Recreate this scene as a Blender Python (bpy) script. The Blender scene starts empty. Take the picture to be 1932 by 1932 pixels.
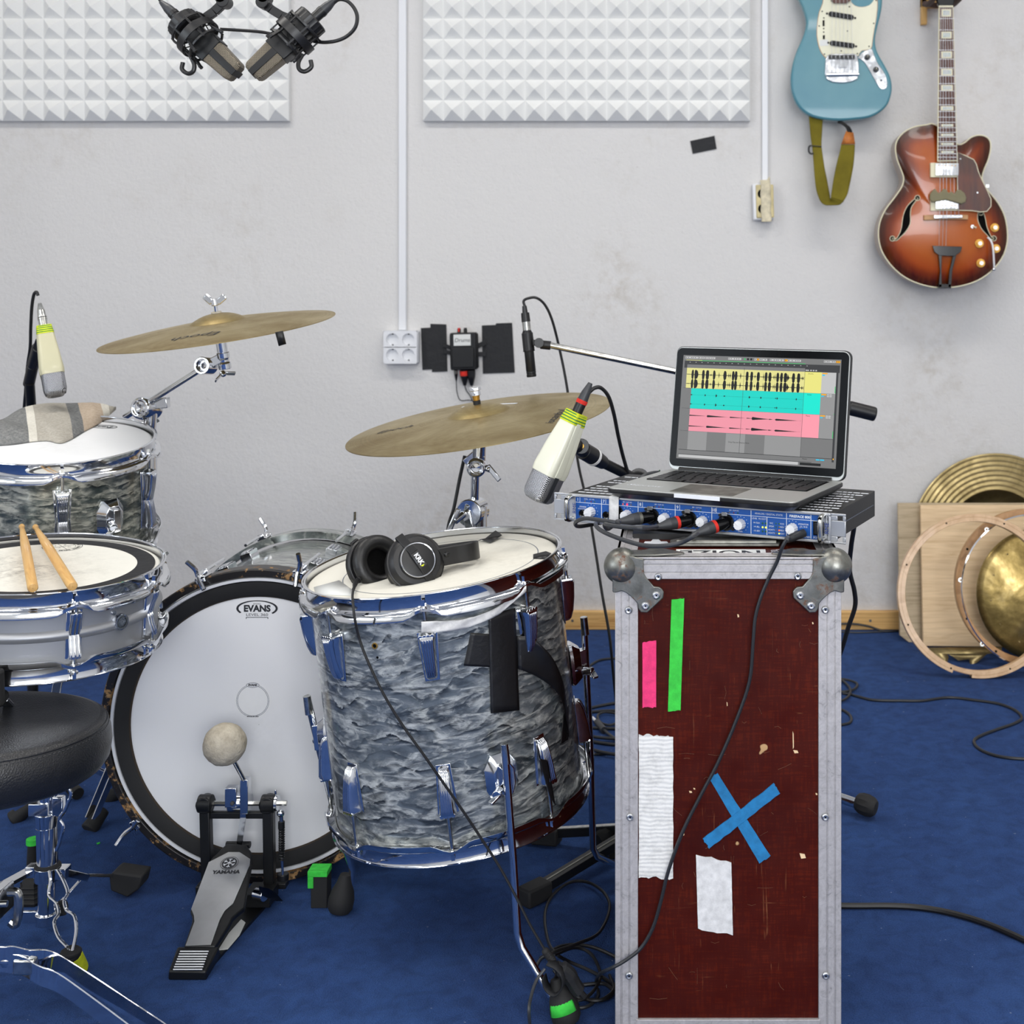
import bpy, bmesh, math, random
from mathutils import Vector, Matrix, noise
PI = math.pi
R = math.radians
rnd = random.Random(7)
scene = bpy.context.scene
COL = scene.collection

# ------------------------------------------------------------------ camera
FPX, CX, CY, CAMH = 2500.0, 1290.0, 515.0, 1.10
cam_d = bpy.data.cameras.new('camera')
cam = bpy.data.objects.new('camera', cam_d)
COL.objects.link(cam)
cam.location = (0, 0, CAMH)
cam.rotation_euler = (PI / 2, 0, 0)
cam_d.sensor_width = 36.0
cam_d.lens = FPX / 1932 * 36.0
cam_d.shift_x = 0.5 - CX / 1932
cam_d.shift_y = CY / 1932 - 0.5
cam_d.dof.use_dof = True
cam_d.dof.focus_distance = 2.05
cam_d.dof.aperture_fstop = 9.0
scene.camera = cam

# ------------------------------------------------------------------ world, lights, exposure
world = bpy.data.worlds.new('world')
scene.world = world
world.use_nodes = True
bg = world.node_tree.nodes['Background']
bg.inputs[0].default_value = (0.75, 0.87, 1.0, 1)
bg.inputs[1].default_value = 1.6
scene.view_settings.view_transform = 'Standard'
scene.view_settings.look = 'None'
scene.view_settings.gamma = 1.0
scene.view_settings.exposure = 0.25
scene.cycles.use_denoising = True
scene.cycles.max_bounces = 8
scene.cycles.diffuse_bounces = 4
scene.cycles.glossy_bounces = 5
scene.cycles.sample_clamp_indirect = 6.0
scene.cycles.caustics_reflective = False
scene.cycles.caustics_refractive = False


def area(name, loc, rot, sx, sy, power, col):
    l = bpy.data.lights.new(name, 'AREA')
    l.shape = 'RECTANGLE'
    l.size, l.size_y, l.energy, l.color = sx, sy, power, col
    o = bpy.data.objects.new(name, l)
    COL.objects.link(o)
    o.location, o.rotation_euler = loc, rot
    return o


# ceiling tube fixtures (tubes run left to right) and daylight through the two side windows
TUBES = [(-1.5, 2.5), (0.8, 2.5), (-1.5, 0.4), (0.8, 0.4), (-1.5, -1.6), (0.8, -1.6)]
for tx, ty in TUBES:
    area('ceiling_tube_light', (tx, ty, 2.895), (0, 0, 0), 1.30, 0.34, 15.0, (1.0, 0.965, 0.915))
area('window_daylight', (-3.13, 0.1, 1.75), (0, R(-90), 0), 1.3, 1.5, 26.0, (0.86, 0.93, 1.0))
area('window_daylight', (0.9, -2.93, 1.75), (R(90), 0, 0), 2.1, 1.4, 92.0, (0.95, 0.97, 1.0))
area('window_daylight', (-3.13, -1.9, 1.75), (0, R(-90), 0), 1.3, 1.5, 16.0, (0.86, 0.93, 1.0))


# ------------------------------------------------------------------ photo helpers (pixel -> point of the place)
def P(px, py, Y):
    return Vector(((px - CX) / FPX * Y, Y, CAMH - (py - CY) / FPX * Y))


def FL(px, py, z=0.0):
    Y = (CAMH - z) * FPX / (py - CY)
    return Vector(((px - CX) / FPX * Y, Y, z))


def hit(mw, px, py, axis=1, val=0.0):
    inv = mw.inverted()
    o = inv @ Vector((0, 0, CAMH))
    d = inv.to_3x3() @ Vector(((px - CX) / FPX, 1, -(py - CY) / FPX))
    t = (val - o[axis]) / d[axis]
    return o + d * t


def frame(o, x, y):
    x = Vector(x).normalized()
    y = Vector(y)
    z = x.cross(y).normalized()
    y = z.cross(x)
    m = Matrix((x, y, z)).transposed().to_4x4()
    m.translation = Vector(o)
    return m


def zframe(o, z, xh=(1, 0, 0)):
    z = Vector(z).normalized()
    xh = Vector(xh)
    if abs(z.dot(xh.normalized())) > .99:
        xh = Vector((0, 1, 0))
    y = z.cross(xh).normalized()
    x = y.cross(z)
    m = Matrix((x, y, z)).transposed().to_4x4()
    m.translation = Vector(o)
    return m


def disc_frame(X, Y, Z, a, b):
    a, b = R(a), R(b)
    Rx = Matrix(((1, 0, 0), (0, math.cos(b), -math.sin(b)), (0, math.sin(b), math.cos(b))))
    Ry = Matrix(((math.cos(a), 0, -math.sin(a)), (0, 1, 0), (math.sin(a), 0, math.cos(a))))
    m = (Ry @ Rx).to_4x4()
    m.translation = Vector((X, Y, Z))
    return m


FRONT = ((1, 0, 0), (0, 0, 1))  # text/plate facing the camera side


def cat(pts, n=6, closed=False):
    pts = [Vector(p) for p in pts]
    out = []
    N = len(pts)
    rng = range(N) if closed else range(N - 1)
    for i in rng:
        if closed:
            p0, p1, p2, p3 = pts[i - 1], pts[i], pts[(i + 1) % N], pts[(i + 2) % N]
        else:
            p1, p2 = pts[i], pts[i + 1]
            p0 = pts[i - 1] if i > 0 else p1 * 2 - p2
            p3 = pts[i + 2] if i + 2 < N else p2 * 2 - p1
        for k in range(n):
            t = k / n
            out.append(0.5 * ((2 * p1) + (p2 - p0) * t + (2 * p0 - 5 * p1 + 4 * p2 - p3) * t * t + (3 * p1 - p0 - 3 * p2 + p3) * t ** 3))
    if not closed:
        out.append(pts[-1])
    return out


# ------------------------------------------------------------------ mesh builder
class M:
    def __init__(s, mat=None):
        s.v, s.f, s.fm, s.mats = [], [], [], []
        s.T = None
        s.cur = 0
        if mat:
            s.use(mat)

    def use(s, mat):
        if mat not in s.mats:
            s.mats.append(mat)
        s.cur = s.mats.index(mat)
        return s

    def add(s, vs, fs, T=None):
        b = len(s.v)
        for v in vs:
            v = Vector(v)
            if T is not None:
                v = T @ v
            if s.T is not None:
                v = s.T @ v
            s.v.append(v)
        for f in fs:
            s.f.append([b + i for i in f])
            s.fm.append(s.cur)
        return s

    def box(s, c, d, T=None):
        x, y, z = c
        a, b, h = d[0] / 2, d[1] / 2, d[2] / 2
        vs = [(x + i * a, y + j * b, z + k * h) for i in (-1, 1) for j in (-1, 1) for k in (-1, 1)]
        return s.add(vs, [(0, 1, 3, 2), (4, 6, 7, 5), (0, 4, 5, 1), (2, 3, 7, 6), (0, 2, 6, 4), (1, 5, 7, 3)], T)

    def bx(s, p, q, T=None):
        return s.box([(a + b) / 2 for a, b in zip(p, q)], [abs(b - a) for a, b in zip(p, q)], T)

    def bar(s, p, q, w, h, up=(0, 0, 1), T=None):
        p, q = Vector(p), Vector(q)
        d = q - p
        m = zframe((p + q) / 2, d, up)
        return s.box((0, 0, 0), (h, w, d.length), m if T is None else T @ m)

    def cyl(s, p, q, r, r2=None, n=16, T=None):
        p, q = Vector(p), Vector(q)
        r2 = r if r2 is None else r2
        m = zframe(p, q - p)
        L = (q - p).length
        vs, fs = [], []
        for k, (rr, z) in enumerate(((r, 0), (r2, L))):
            vs += [(rr * math.cos(2 * PI * i / n), rr * math.sin(2 * PI * i / n), z) for i in range(n)]
        fs = [(i, (i + 1) % n, n + (i + 1) % n, n + i) for i in range(n)]
        fs += [tuple(range(n))[::-1], tuple(range(n, 2 * n))]
        return s.add(vs, fs, m if T is None else T @ m)

    def lathe(s, prof, n=32, T=None, closed=False, sweep=None, ax=None):
        """profile of (r, z) around local z; closed joins the profile ends (solid ring)"""
        vs, fs = [], []
        k = len(prof)
        a0, a1 = (0, 2 * PI) if sweep is None else sweep
        full = sweep is None
        m = n if full else n + 1
        for i in range(m):
            a = a0 + (a1 - a0) * i / n
            for r, z in prof:
                if ax:
                    r, z = ax(r, z, a)
                vs.append((r * math.cos(a), r * math.sin(a), z))
        for i in range(n):
            j = (i + 1) % m
            for q in range(k if closed else k - 1):
                q2 = (q + 1) % k
                fs.append((i * k + q, j * k + q, j * k + q2, i * k + q2))
        if not closed and full:
            if prof[0][0] > 1e-6 and prof[0][0] > 0 and s_cap:
                pass
        return s.add(vs, fs, T)

    def tube(s, pts, r, n=8, sm=0, closed=False, T=None, radii=None):
        pts = [Vector(p) for p in pts]
        if sm:
            pts = cat(pts, sm, closed)
        N = len(pts)
        vs, fs = [], []
        up = None
        for i, p in enumerate(pts):
            if closed:
                t = pts[(i + 1) % N] - pts[i - 1]
            else:
                t = pts[min(i + 1, N - 1)] - pts[max(i - 1, 0)]
            if t.length < 1e-9:
                t = Vector((0, 0, 1))
            t.normalize()
            if up is None:
                up = t.orthogonal().normalized()
            u = up - t * up.dot(t)
            if u.length < 1e-6:
                u = t.orthogonal()
            u.normalize()
            up = u
            w = t.cross(u)
            rr = r if radii is None else radii[min(len(radii) - 1, int(i * (len(radii) - 1) / max(1, N - 1) + .5))] if len(radii) != N else radii[i]
            vs += [p + (u * math.cos(2 * PI * k / n) + w * math.sin(2 * PI * k / n)) * rr for k in range(n)]
        for i in range(N if closed else N - 1):
            j = (i + 1) % N
            fs += [(i * n + k, i * n + (k + 1) % n, j * n + (k + 1) % n, j * n + k) for k in range(n)]
        if not closed:
            fs += [tuple(range(n))[::-1], tuple(range((N - 1) * n, N * n))]
        return s.add(vs, fs, T)

    def sphere(s, c, r, sc=(1, 1, 1), n=20, m=12, T=None):
        vs = [(c[0], c[1], c[2] - r * sc[2])]
        for j in range(1, m):
            a = -PI / 2 + PI * j / m
            vs += [(c[0] + r * sc[0] * math.cos(a) * math.cos(2 * PI * i / n), c[1] + r * sc[1] * math.cos(a) * math.sin(2 * PI * i / n), c[2] + r * sc[2] * math.sin(a)) for i in range(n)]
        vs.append((c[0], c[1], c[2] + r * sc[2]))
        fs = [(0, 1 + (i + 1) % n, 1 + i) for i in range(n)]
        for j in range(m - 2):
            b = 1 + j * n
            fs += [(b + i, b + (i + 1) % n, b + n + (i + 1) % n, b + n + i) for i in range(n)]
        b = 1 + (m - 2) * n
        fs += [(b + i, b + (i + 1) % n, len(vs) - 1) for i in range(n)]
        return s.add(vs, fs, T)

    def plate(s, poly, y0, y1, T=None):
        """polygon given as (x, z), solid between y0 (camera side) and y1"""
        n = len(poly)
        vs = [(p[0], y0, p[1]) for p in poly] + [(p[0], y1, p[1]) for p in poly]
        fs = [tuple(range(n)), tuple(range(n, 2 * n))[::-1]] + [(i, i + n, (i + 1) % n + n, (i + 1) % n) for i in range(n)]
        return s.add(vs, fs, T)

    def slab(s, poly, z0, z1, T=None):
        n = len(poly)
        vs = [(p[0], p[1], z0) for p in poly] + [(p[0], p[1], z1) for p in poly]
        fs = [tuple(range(n))[::-1], tuple(range(n, 2 * n))] + [(i, (i + 1) % n, (i + 1) % n + n, i + n) for i in range(n)]
        return s.add(vs, fs, T)

    def grid(s, fn, nu, nv, T=None):
        vs = [fn(i / nu, j / nv) for j in range(nv + 1) for i in range(nu + 1)]
        w = nu + 1
        return s.add(vs, [(j * w + i, j * w + i + 1, (j + 1) * w + i + 1, (j + 1) * w + i) for j in range(nv) for i in range(nu)], T)

    def text(s, txt, T, size, align='CENTER', bold=0.0, depth=0.0, sx=1.0, shear=0.0, track=1.0, valign='CENTER'):
        c = bpy.data.curves.new('t', 'FONT')
        c.body, c.size, c.align_x, c.align_y = txt, size, align, valign
        c.offset, c.shear, c.space_character = bold, shear, track
        c.extrude = depth
        c.resolution_u = 3
        o = bpy.data.objects.new('t', c)
        COL.objects.link(o)
        dg = bpy.context.evaluated_depsgraph_get()
        me = bpy.data.meshes.new_from_object(o.evaluated_get(dg))
        s.add([(v.co.x * sx, v.co.y, v.co.z) for v in me.vertices], [tuple(p.vertices) for p in me.polygons], T)
        bpy.data.objects.remove(o)
        bpy.data.curves.remove(c)
        bpy.data.meshes.remove(me)
        return s

    def build(s, name, parent=None, bevel=0, seg=2, sharp=35, solid=0, subsurf=0, label=None, recalc=True, attr=None):
        me = bpy.data.meshes.new(name)
        me.from_pydata([tuple(v) for v in s.v], [], s.f)
        for m in s.mats:
            me.materials.append(MATS[m])
        me.polygons.foreach_set('material_index', s.fm)
        if recalc:
            b = bmesh.new()
            b.from_mesh(me)
            bmesh.ops.recalc_face_normals(b, faces=b.faces)
            b.to_mesh(me)
            b.free()
        if attr:
            a = me.attributes.new('burst', 'FLOAT', 'POINT')
            a.data.foreach_set('value', attr)
        me.polygons.foreach_set('use_smooth', [True] * len(me.polygons))
        me.set_sharp_from_angle(angle=R(sharp))
        me.update()
        o = bpy.data.objects.new(name, me)
        COL.objects.link(o)
        if parent is not None:
            o.parent = parent
        if bevel:
            md = o.modifiers.new('bevel', 'BEVEL')
            md.width, md.segments, md.limit_method, md.angle_limit = bevel, seg, 'ANGLE', R(40)
            md.harden_normals = False
        if solid:
            md = o.modifiers.new('solid', 'SOLIDIFY')
            md.thickness, md.offset = solid, 0
        if subsurf:
            md = o.modifiers.new('sub', 'SUBSURF')
            md.levels = md.render_levels = subsurf
        if label:
            o['label'] = label
        return o

    def top(s, name, label, cat_, group=None, **kw):
        """a thing that is one mesh: origin moved to the base of its bounding box"""
        lo = [min(v[i] for v in s.v) for i in range(3)]
        hi = [max(v[i] for v in s.v) for i in range(3)]
        c = Vector(((lo[0] + hi[0]) / 2, (lo[1] + hi[1]) / 2, lo[2]))
        s.v = [v - c for v in s.v]
        o = s.build(name, None, **kw)
        o.location = c
        o['label'], o['category'] = label, cat_
        if group:
            o['group'] = group
        return o

    def struct(s, name, parent=None, **kw):
        o = s.build(name, parent, **kw)
        if parent is None:
            o['kind'] = 'structure'
        return o


s_cap = False


def thing(name, label, cat_, mw=None, group=None):
    o = bpy.data.objects.new(name, None)
    COL.objects.link(o)
    o.empty_display_size = .05
    if mw is not None:
        if isinstance(mw, Matrix):
            o.matrix_world = mw
        else:
            o.location = mw
    o['label'], o['category'] = label, cat_
    if group:
        o['group'] = group
    o['_'] = 0
    del o['_']
    return o


def copy_part(src, parent, ml=None, name=None):
    c = src.copy()
    COL.objects.link(c)
    c.parent = parent
    if ml is not None:
        c.matrix_local = ml
    return c


# ------------------------------------------------------------------ materials
MATS = {}


def srgb(c):
    return tuple(((x / 255) / 12.92 if x / 255 <= .04045 else ((x / 255 + .055) / 1.055) ** 2.4) for x in c) + (1,)


class NT:
    def __init__(s, name):
        m = bpy.data.materials.new(name)
        m.use_nodes = True
        s.nt = m.node_tree
        s.b = s.nt.nodes['Principled BSDF']
        s.m = m
        MATS[name] = m

    def n(s, t, **kw):
        nd = s.nt.nodes.new(t)
        for k, v in kw.items():
            if k.startswith('i_'):
                nd.inputs[int(k[2:]) if k[2:].isdigit() else k[2:].replace('_', ' ')].default_value = v
            else:
                setattr(nd, k, v)
        return nd

    def l(s, a, b):
        s.nt.links.new(a, b)

    def coord(s, which='Object', scale=(1, 1, 1), rot=(0, 0, 0)):
        tc = s.n('ShaderNodeTexCoord')
        mp = s.n('ShaderNodeMapping')
        mp.inputs['Scale'].default_value = scale
        mp.inputs['Rotation'].default_value = rot
        s.l(tc.outputs[which], mp.inputs[0])
        return mp.outputs[0]

    def noise(s, vec, scale, detail=4, rough=.5, dist=0):
        nd = s.n('ShaderNodeTexNoise')
        nd.inputs['Scale'].default_value = scale
        nd.inputs['Detail'].default_value = detail
        nd.inputs['Roughness'].default_value = rough
        nd.inputs['Distortion'].default_value = dist
        s.l(vec, nd.inputs['Vector'])
        return nd.outputs['Fac']

    def ramp(s, fac, stops, interp='LINEAR'):
        nd = s.n('ShaderNodeValToRGB')
        nd.color_ramp.interpolation = interp
        e = nd.color_ramp.elements
        while len(e) < len(stops):
            e.new(.5)
        for el, (p, c) in zip(e, stops):
            el.position = p
            el.color = (c, c, c, 1) if isinstance(c, (int, float)) else (srgb(c) if len(c) == 3 else c)
        s.l(fac, nd.inputs[0])
        return nd.outputs[0]

    def mix(s, fac, a, b, mode='MIX'):
        nd = s.n('ShaderNodeMix', data_type='RGBA', blend_type=mode)
        for i, x in ((0, fac), (6, a), (7, b)):
            if hasattr(x, 'is_linked') or hasattr(x, 'links'):
                s.l(x, nd.inputs[i])
            else:
                nd.inputs[i].default_value = (srgb(x) if isinstance(x, tuple) and len(x) == 3 else x)
        return nd.outputs[2]

    def math(s, op, a, b=0.0, c=None):
        nd = s.n('ShaderNodeMath', operation=op)
        for i, x in enumerate((a, b) if c is None else (a, b, c)):
            if hasattr(x, 'links'):
                s.l(x, nd.inputs[i])
            else:
                nd.inputs[i].default_value = x
        return nd.outputs[0]

    def bump(s, h, strength=.3, dist=.01, to=True):
        nd = s.n('ShaderNodeBump')
        nd.inputs['Strength'].default_value = strength
        nd.inputs['Distance'].default_value = dist
        s.l(h, nd.inputs['Height'])
        s.l(nd.outputs[0], s.b.inputs['Normal'])
        return nd

    def base(s, c=None, rough=None, metal=None, coat=None, spec=None):
        for k, x in (('Base Color', c), ('Roughness', rough), ('Metallic', metal), ('Coat Weight', coat), ('Specular IOR Level', spec)):
            if x is None:
                continue
            if hasattr(x, 'links'):
                s.l(x, s.b.inputs[k])
            else:
                s.b.inputs[k].default_value = srgb(x) if isinstance(x, tuple) and len(x) == 3 else x
        return s


def simple(name, c, rough=.5, metal=0, coat=0, spec=.5, bump=None, var=None):
    t = NT(name).base(c, rough, metal, coat, spec)
    if var:
        sc, amt = var
        f = t.noise(t.coord(), sc, 5, .6)
        d = tuple(max(0, int(x * (1 - amt))) for x in c)
        u = tuple(min(255, int(x * (1 + amt * .6))) for x in c)
        t.base(t.ramp(f, [(.3, d), (.7, u)]))
    if bump:
        sc, st, di = bump
        t.bump(t.noise(t.coord(), sc, 3, .6), st, di)
    return t


def emit(name, c, strength):
    t = NT(name).base((0, 0, 0), .5)
    t.b.inputs['Emission Color'].default_value = srgb(c)
    t.b.inputs['Emission Strength'].default_value = strength
    return t


# plaster wall: rough paint, faint brownish smudges
t = NT('plaster')
v = t.coord('Object')
sm = t.ramp(t.noise(v, 1.7, 6, .62, .6), [(.52, 0.0), (.70, 1.0)])
fine = t.ramp(t.noise(v, 26, 5, .7), [(.42, 0.0), (.66, 1.0)])
f = t.math('MULTIPLY', sm, fine)
f = t.math('MULTIPLY', f, .42)
c = t.mix(f, (216, 215, 214), (172, 162, 146))
spk = t.ramp(t.noise(v, 60, 2, .5), [(.73, 0.0), (.78, 1.0)])
c = t.mix(t.math('MULTIPLY', spk, .25), c, (150, 145, 138))
t.base(c, .85, spec=.25)
h = t.math('ADD', t.noise(v, 95, 4, .65), t.math('MULTIPLY', t.noise(v, 22, 3, .5), .8))
t.bump(h, .5, .004)
simple('plaster_plain', (216, 215, 212), .9, spec=.2)
simple('foam', (232, 233, 232), .95, spec=.1, bump=(160, .25, .002))
simple('pvc_white', (226, 228, 232), .4)
simple('pvc_beige', (205, 190, 140), .45, var=(30, .1))
simple('masking_tape', (214, 205, 178), .8, var=(60, .12), bump=(50, .4, .002))
# blue carpet
t = NT('carpet')
v = t.coord('Object')
big = t.noise(v, 1.6, 5, .62, 1.2)
fine = t.noise(v, 420, 2, .7)
mid = t.noise(v, 26, 5, .65, .5)
c = t.ramp(big, [(.3, (32, 58, 110)), (.7, (44, 76, 132))])
c = t.mix(t.ramp(fine, [(.35, .0), (.75, .5)]), c, (74, 104, 160))
c = t.mix(t.math('MULTIPLY', t.ramp(mid, [(.35, 1.0), (.6, .0)]), .35), c, (14, 26, 60))
lint = t.ramp(t.noise(t.coord('Object', (1, 1.4, 1)), 110, 1, .3), [(.795, 0.0), (.815, 1.0)])
c = t.mix(t.math('MULTIPLY', lint, .7), c, (140, 150, 170))
t.base(c, 1.0, spec=.08)
t.b.inputs['Sheen Weight'].default_value = .03
t.bump(t.math('ADD', fine, mid), .8, .004)
# pine with grain along local x
def wood(name, a, b, scale=(3, 40, 40), rough=.55, coat=0, knots=True):
    t = NT(name)
    v = t.coord('Object', scale)
    g = t.noise(v, 1.6, 6, .6, 1.4)
    c = t.ramp(g, [(.28, b), (.5, a), (.72, tuple(min(255, x + 14) for x in a))])
    if knots:
        k = t.n('ShaderNodeTexVoronoi')
        k.inputs['Scale'].default_value = 7.5
        t.l(t.coord('Object', (1, 1, 1)), k.inputs['Vector'])
        c = t.mix(t.ramp(k.outputs['Distance'], [(.035, .8), (.075, 0.0)]), c, (120, 78, 44))
    t.base(c, rough, coat=coat)
    t.bump(g, .15, .002)
wood('pine_board', (232, 202, 160), (216, 182, 136))
wood('pine_gray', (186, 168, 138), (160, 142, 112), knots=False)
wood('baseboard_pine', (222, 178, 112), (178, 122, 62), (2.2, 60, 60), .4)
wood('maple', (214, 178, 138), (192, 150, 108), (14, 14, 30), .45, .2, False)
wood('beech_dark', (180, 134, 84), (150, 106, 60), (14, 14, 30), .45, .2, False)
wood('hickory', (214, 170, 102), (188, 138, 72), (30, 30, 4), .4, .3, False)
wood('rosewood', (84, 48, 38), (52, 28, 22), (60, 60, 5), .5, 0, False)
# metals
t = NT('chrome').base((222, 224, 228), .07, 1.0)
t.base(rough=t.ramp(t.noise(t.coord(), 40, 4, .7), [(.4, .05), (.8, .20)]))
simple('chrome_worn', (196, 196, 192), .22, 1.0, var=(90, .18))
simple('brushed_alu', (196, 198, 200), .38, 1.0, var=(20, .05))
simple('shell_alu', (172, 174, 178), .5, .75)
simple('face_alu', (190, 192, 196), .35, .75)
simple('gold', (196, 152, 74), .42, .9)
simple('steel_gray', (128, 128, 122), .45, .85, var=(40, .25), bump=(60, .2, .001))
t = NT('corner_steel')
v = t.coord()
n1 = t.ramp(t.noise(v, 45, 6, .75), [(.56, 0.0), (.66, 1.0)])
t.base(t.mix(n1, t.ramp(t.noise(v, 60, 4, .6), [(.3, (104, 104, 98)), (.7, (142, 142, 136))]), (104, 66, 46)), t.ramp(n1, [(0, .38), (1, .85)]), t.ramp(n1, [(0, .85), (1, .1)]))
t.bump(t.noise(v, 90, 4, .6), .25, .001)
t = NT('case_alu')
v = t.coord()
scr = t.noise(t.coord('Object', (60, 60, 60), (0, 0, 0)), 1.0, 8, .8, 1.6)
sm = t.noise(v, 35, 6, .7)
c = t.ramp(scr, [(.30, (122, 120, 122)), (.42, (178, 175, 176)), (.7, (202, 199, 200))])
c = t.mix(t.ramp(sm, [(.55, .0), (.75, .4)]), c, (112, 106, 104))
t.base(c, .5, .4)
t.bump(scr, .10, .0006)
# phenolic ply of the case: dark red brown, scratches, chips
t = NT('phenolic')
v = t.coord()
weave = t.noise(t.coord('Object', (260, 1, 26)), 1.0, 3, .6)
weave2 = t.noise(t.coord('Object', (26, 1, 300)), 1.0, 3, .6)
big = t.noise(v, 5, 4, .6)
c = t.ramp(big, [(.3, (62, 16, 8)), (.7, (90, 28, 12))])
c = t.mix(t.ramp(t.math('ADD', weave, weave2), [(.85, .0), (1.2, .5)]), c, (48, 11, 10))
s1 = t.noise(t.coord('Object', (120, 1, 7), (0, R(22), 0)), 1.0, 2, .9, 1.2)
s2 = t.noise(t.coord('Object', (8, 1, 130), (0, R(12), 0)), 1.0, 2, .9, 1.0)
sc = t.math('MAXIMUM', t.ramp(s1, [(.64, 0.0), (.71, .5)]), t.ramp(s2, [(.65, 0.0), (.72, .4)]))
msk = t.ramp(t.noise(v, 11, 4, .7), [(.5, 0.0), (.62, 1.0)])
c = t.mix(t.math('MULTIPLY', sc, msk), c, (150, 96, 64))
ch = t.ramp(t.noise(v, 30, 2, .5), [(.745, 0.0), (.76, .9)])
c = t.mix(ch, c, (196, 160, 116))
t.base(c, t.ramp(t.noise(v, 20, 4, .6), [(.3, .32), (.7, .55)]), spec=.14)
t.bump(t.math('ADD', weave, weave2), .12, .0006)
# tapes
for nm, cc in (('tape_green', (62, 200, 70)), ('tape_pink', (238, 62, 122)), ('tape_blue', (38, 122, 178)), ('tape_yellow', (206, 216, 44)), ('tape_red', (214, 50, 40)), ('tape_white', (222, 222, 222)), ('tape_orange', (236, 84, 40))):
    simple(nm, cc, .75, spec=.3, var=(90, .10), bump=(120, .4, .001))
simple('gaffer', (20, 20, 22), .42, spec=.5, bump=(40, .35, .003))
simple('gaffer_matte', (34, 35, 38), .7, spec=.4, bump=(22, .7, .006))
t = NT('tape_ribbed')
w = t.n('ShaderNodeTexWave', wave_type='BANDS', bands_direction='Z')
w.inputs['Scale'].default_value = 52
w.inputs['Distortion'].default_value = 3.5
t.l(t.coord(), w.inputs['Vector'])
t.base(t.ramp(t.noise(t.coord(), 40, 5, .7), [(.3, (198, 198, 196)), (.55, (228, 228, 226))]), .8)
t.bump(w.outputs['Fac'], .35, .0012)
# plastics and rubber
simple('black_plastic', (20, 20, 22), .4)
simple('black_gloss', (10, 11, 13), .12)
simple('black_metal', (24, 25, 27), .42, .3, bump=(200, .15, .0006))
simple('rubber', (26, 26, 27), .75, bump=(80, .2, .001))
simple('cable_black', (22, 22, 24), .5)
simple('cable_gray', (52, 54, 58), .45)
simple('cable_dark', (34, 36, 40), .45)
simple('white_plastic', (226, 228, 232), .35)
simple('paper', (222, 224, 222), .8, bump=(30, .3, .001))
simple('ink', (34, 36, 42), .6)
simple('ink_gray', (120, 126, 138), .6)
simple('ink_blue', (40, 70, 150), .6)
simple('dark_hole', (8, 8, 8), .9, spec=.1)
simple('cream', (228, 222, 190), .45)
simple('cream_guard', (226, 224, 200), .4, var=(8, .04))
simple('beige_strap', (116, 106, 34), .9, spec=.2, bump=(300, .6, .001), var=(12, .12))
simple('tan_leather', (184, 110, 48), .6, var=(60, .2))
simple('mic_cream', (226, 226, 208), .35, coat=.2)
simple('mic_yellow', (196, 192, 160), .4, coat=.2)
simple('lining', (60, 50, 40), .9)
simple('handle_bronze', (128, 92, 66), .4, .3)
simple('hanger_foam', (70, 45, 35), .7)
# leather of the throne
t = NT('leather')
v = t.coord()
vo = t.n('ShaderNodeTexVoronoi')
vo.inputs['Scale'].default_value = 420
t.l(v, vo.inputs['Vector'])
t.base(t.ramp(t.noise(v, 14, 4, .6), [(.3, (24, 25, 27)), (.7, (36, 37, 40))]), .36, spec=.5)
t.bump(t.math('ADD', vo.outputs['Distance'], t.math('MULTIPLY', t.noise(v, 90, 3, .6), .6)), .35, .0012)
simple('ear_leather', (17, 17, 18), .42, bump=(60, .35, .003))
# grille meshes
def grille(name, c1, c2, sc, metal=.9, rough=.3, axis='Z'):
    t = NT(name)
    v = t.coord('Object', (1, 1, 1))
    a = t.n('ShaderNodeTexWave', bands_direction='DIAGONAL')
    a.inputs['Scale'].default_value = sc
    t.l(v, a.inputs['Vector'])
    b = t.n('ShaderNodeTexWave', bands_direction='DIAGONAL')
    b.inputs['Scale'].default_value = sc
    t.l(t.coord('Object', (-1, -1, 1)), b.inputs['Vector'])
    h = t.math('MAXIMUM', a.outputs['Fac'], b.outputs['Fac'])
    t.base(t.ramp(h, [(.45, c2), (.8, c1)]), rough, metal)
    t.bump(h, .8, .001)
grille('grille_silver', (196, 198, 204), (44, 45, 48), 200)
grille('grille_bronze', (150, 140, 122), (40, 36, 32), 230, .5, .4)
# cymbals: lathe lines by radius, cloudy patina
def bronze(name, a, b, rough, lines=260, cloud=7, metal=.92):
    t = NT(name)
    v = t.coord()
    s2 = t.n('ShaderNodeSeparateXYZ')
    t.l(v, s2.inputs[0])
    r2 = t.math('SQRT', t.math('ADD', t.math('MULTIPLY', s2.outputs[0], s2.outputs[0]), t.math('MULTIPLY', s2.outputs[1], s2.outputs[1])))
    cb = t.n('ShaderNodeCombineXYZ')
    t.l(r2, cb.inputs[0])
    ln = t.noise(cb.outputs[0], lines, 3, .7)
    cl = t.noise(v, cloud, 6, .65, .8)
    c = t.ramp(cl, [(.28, b), (.68, a)])
    c = t.mix(t.math('MULTIPLY', t.ramp(ln, [(.35, 1.0), (.62, 0.0)]), .22), c, tuple(int(x * .55) for x in b))
    t.base(c, t.ramp(cl, [(.3, rough + .14), (.7, rough)]), metal)
    t.bump(ln, .35, .0007)
bronze('cymbal_bronze', (190, 172, 124), (140, 120, 76), .36)
bronze('cymbal_dull', (188, 170, 124), (134, 114, 72), .38)
bronze('cymbal_gold', (184, 164, 116), (96, 82, 50), .3, 120)
t = NT('cymbal_hammered')
v = t.coord()
cl = t.noise(v, 9, 6, .75, .5)
t.base(t.ramp(cl, [(.3, (92, 78, 44)), (.5, (140, 120, 72)), (.75, (190, 168, 116))]), t.ramp(cl, [(.3, .5), (.7, .24)]), .95)
t.bump(t.noise(v, 16, 2, .4), .7, .006)
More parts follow.
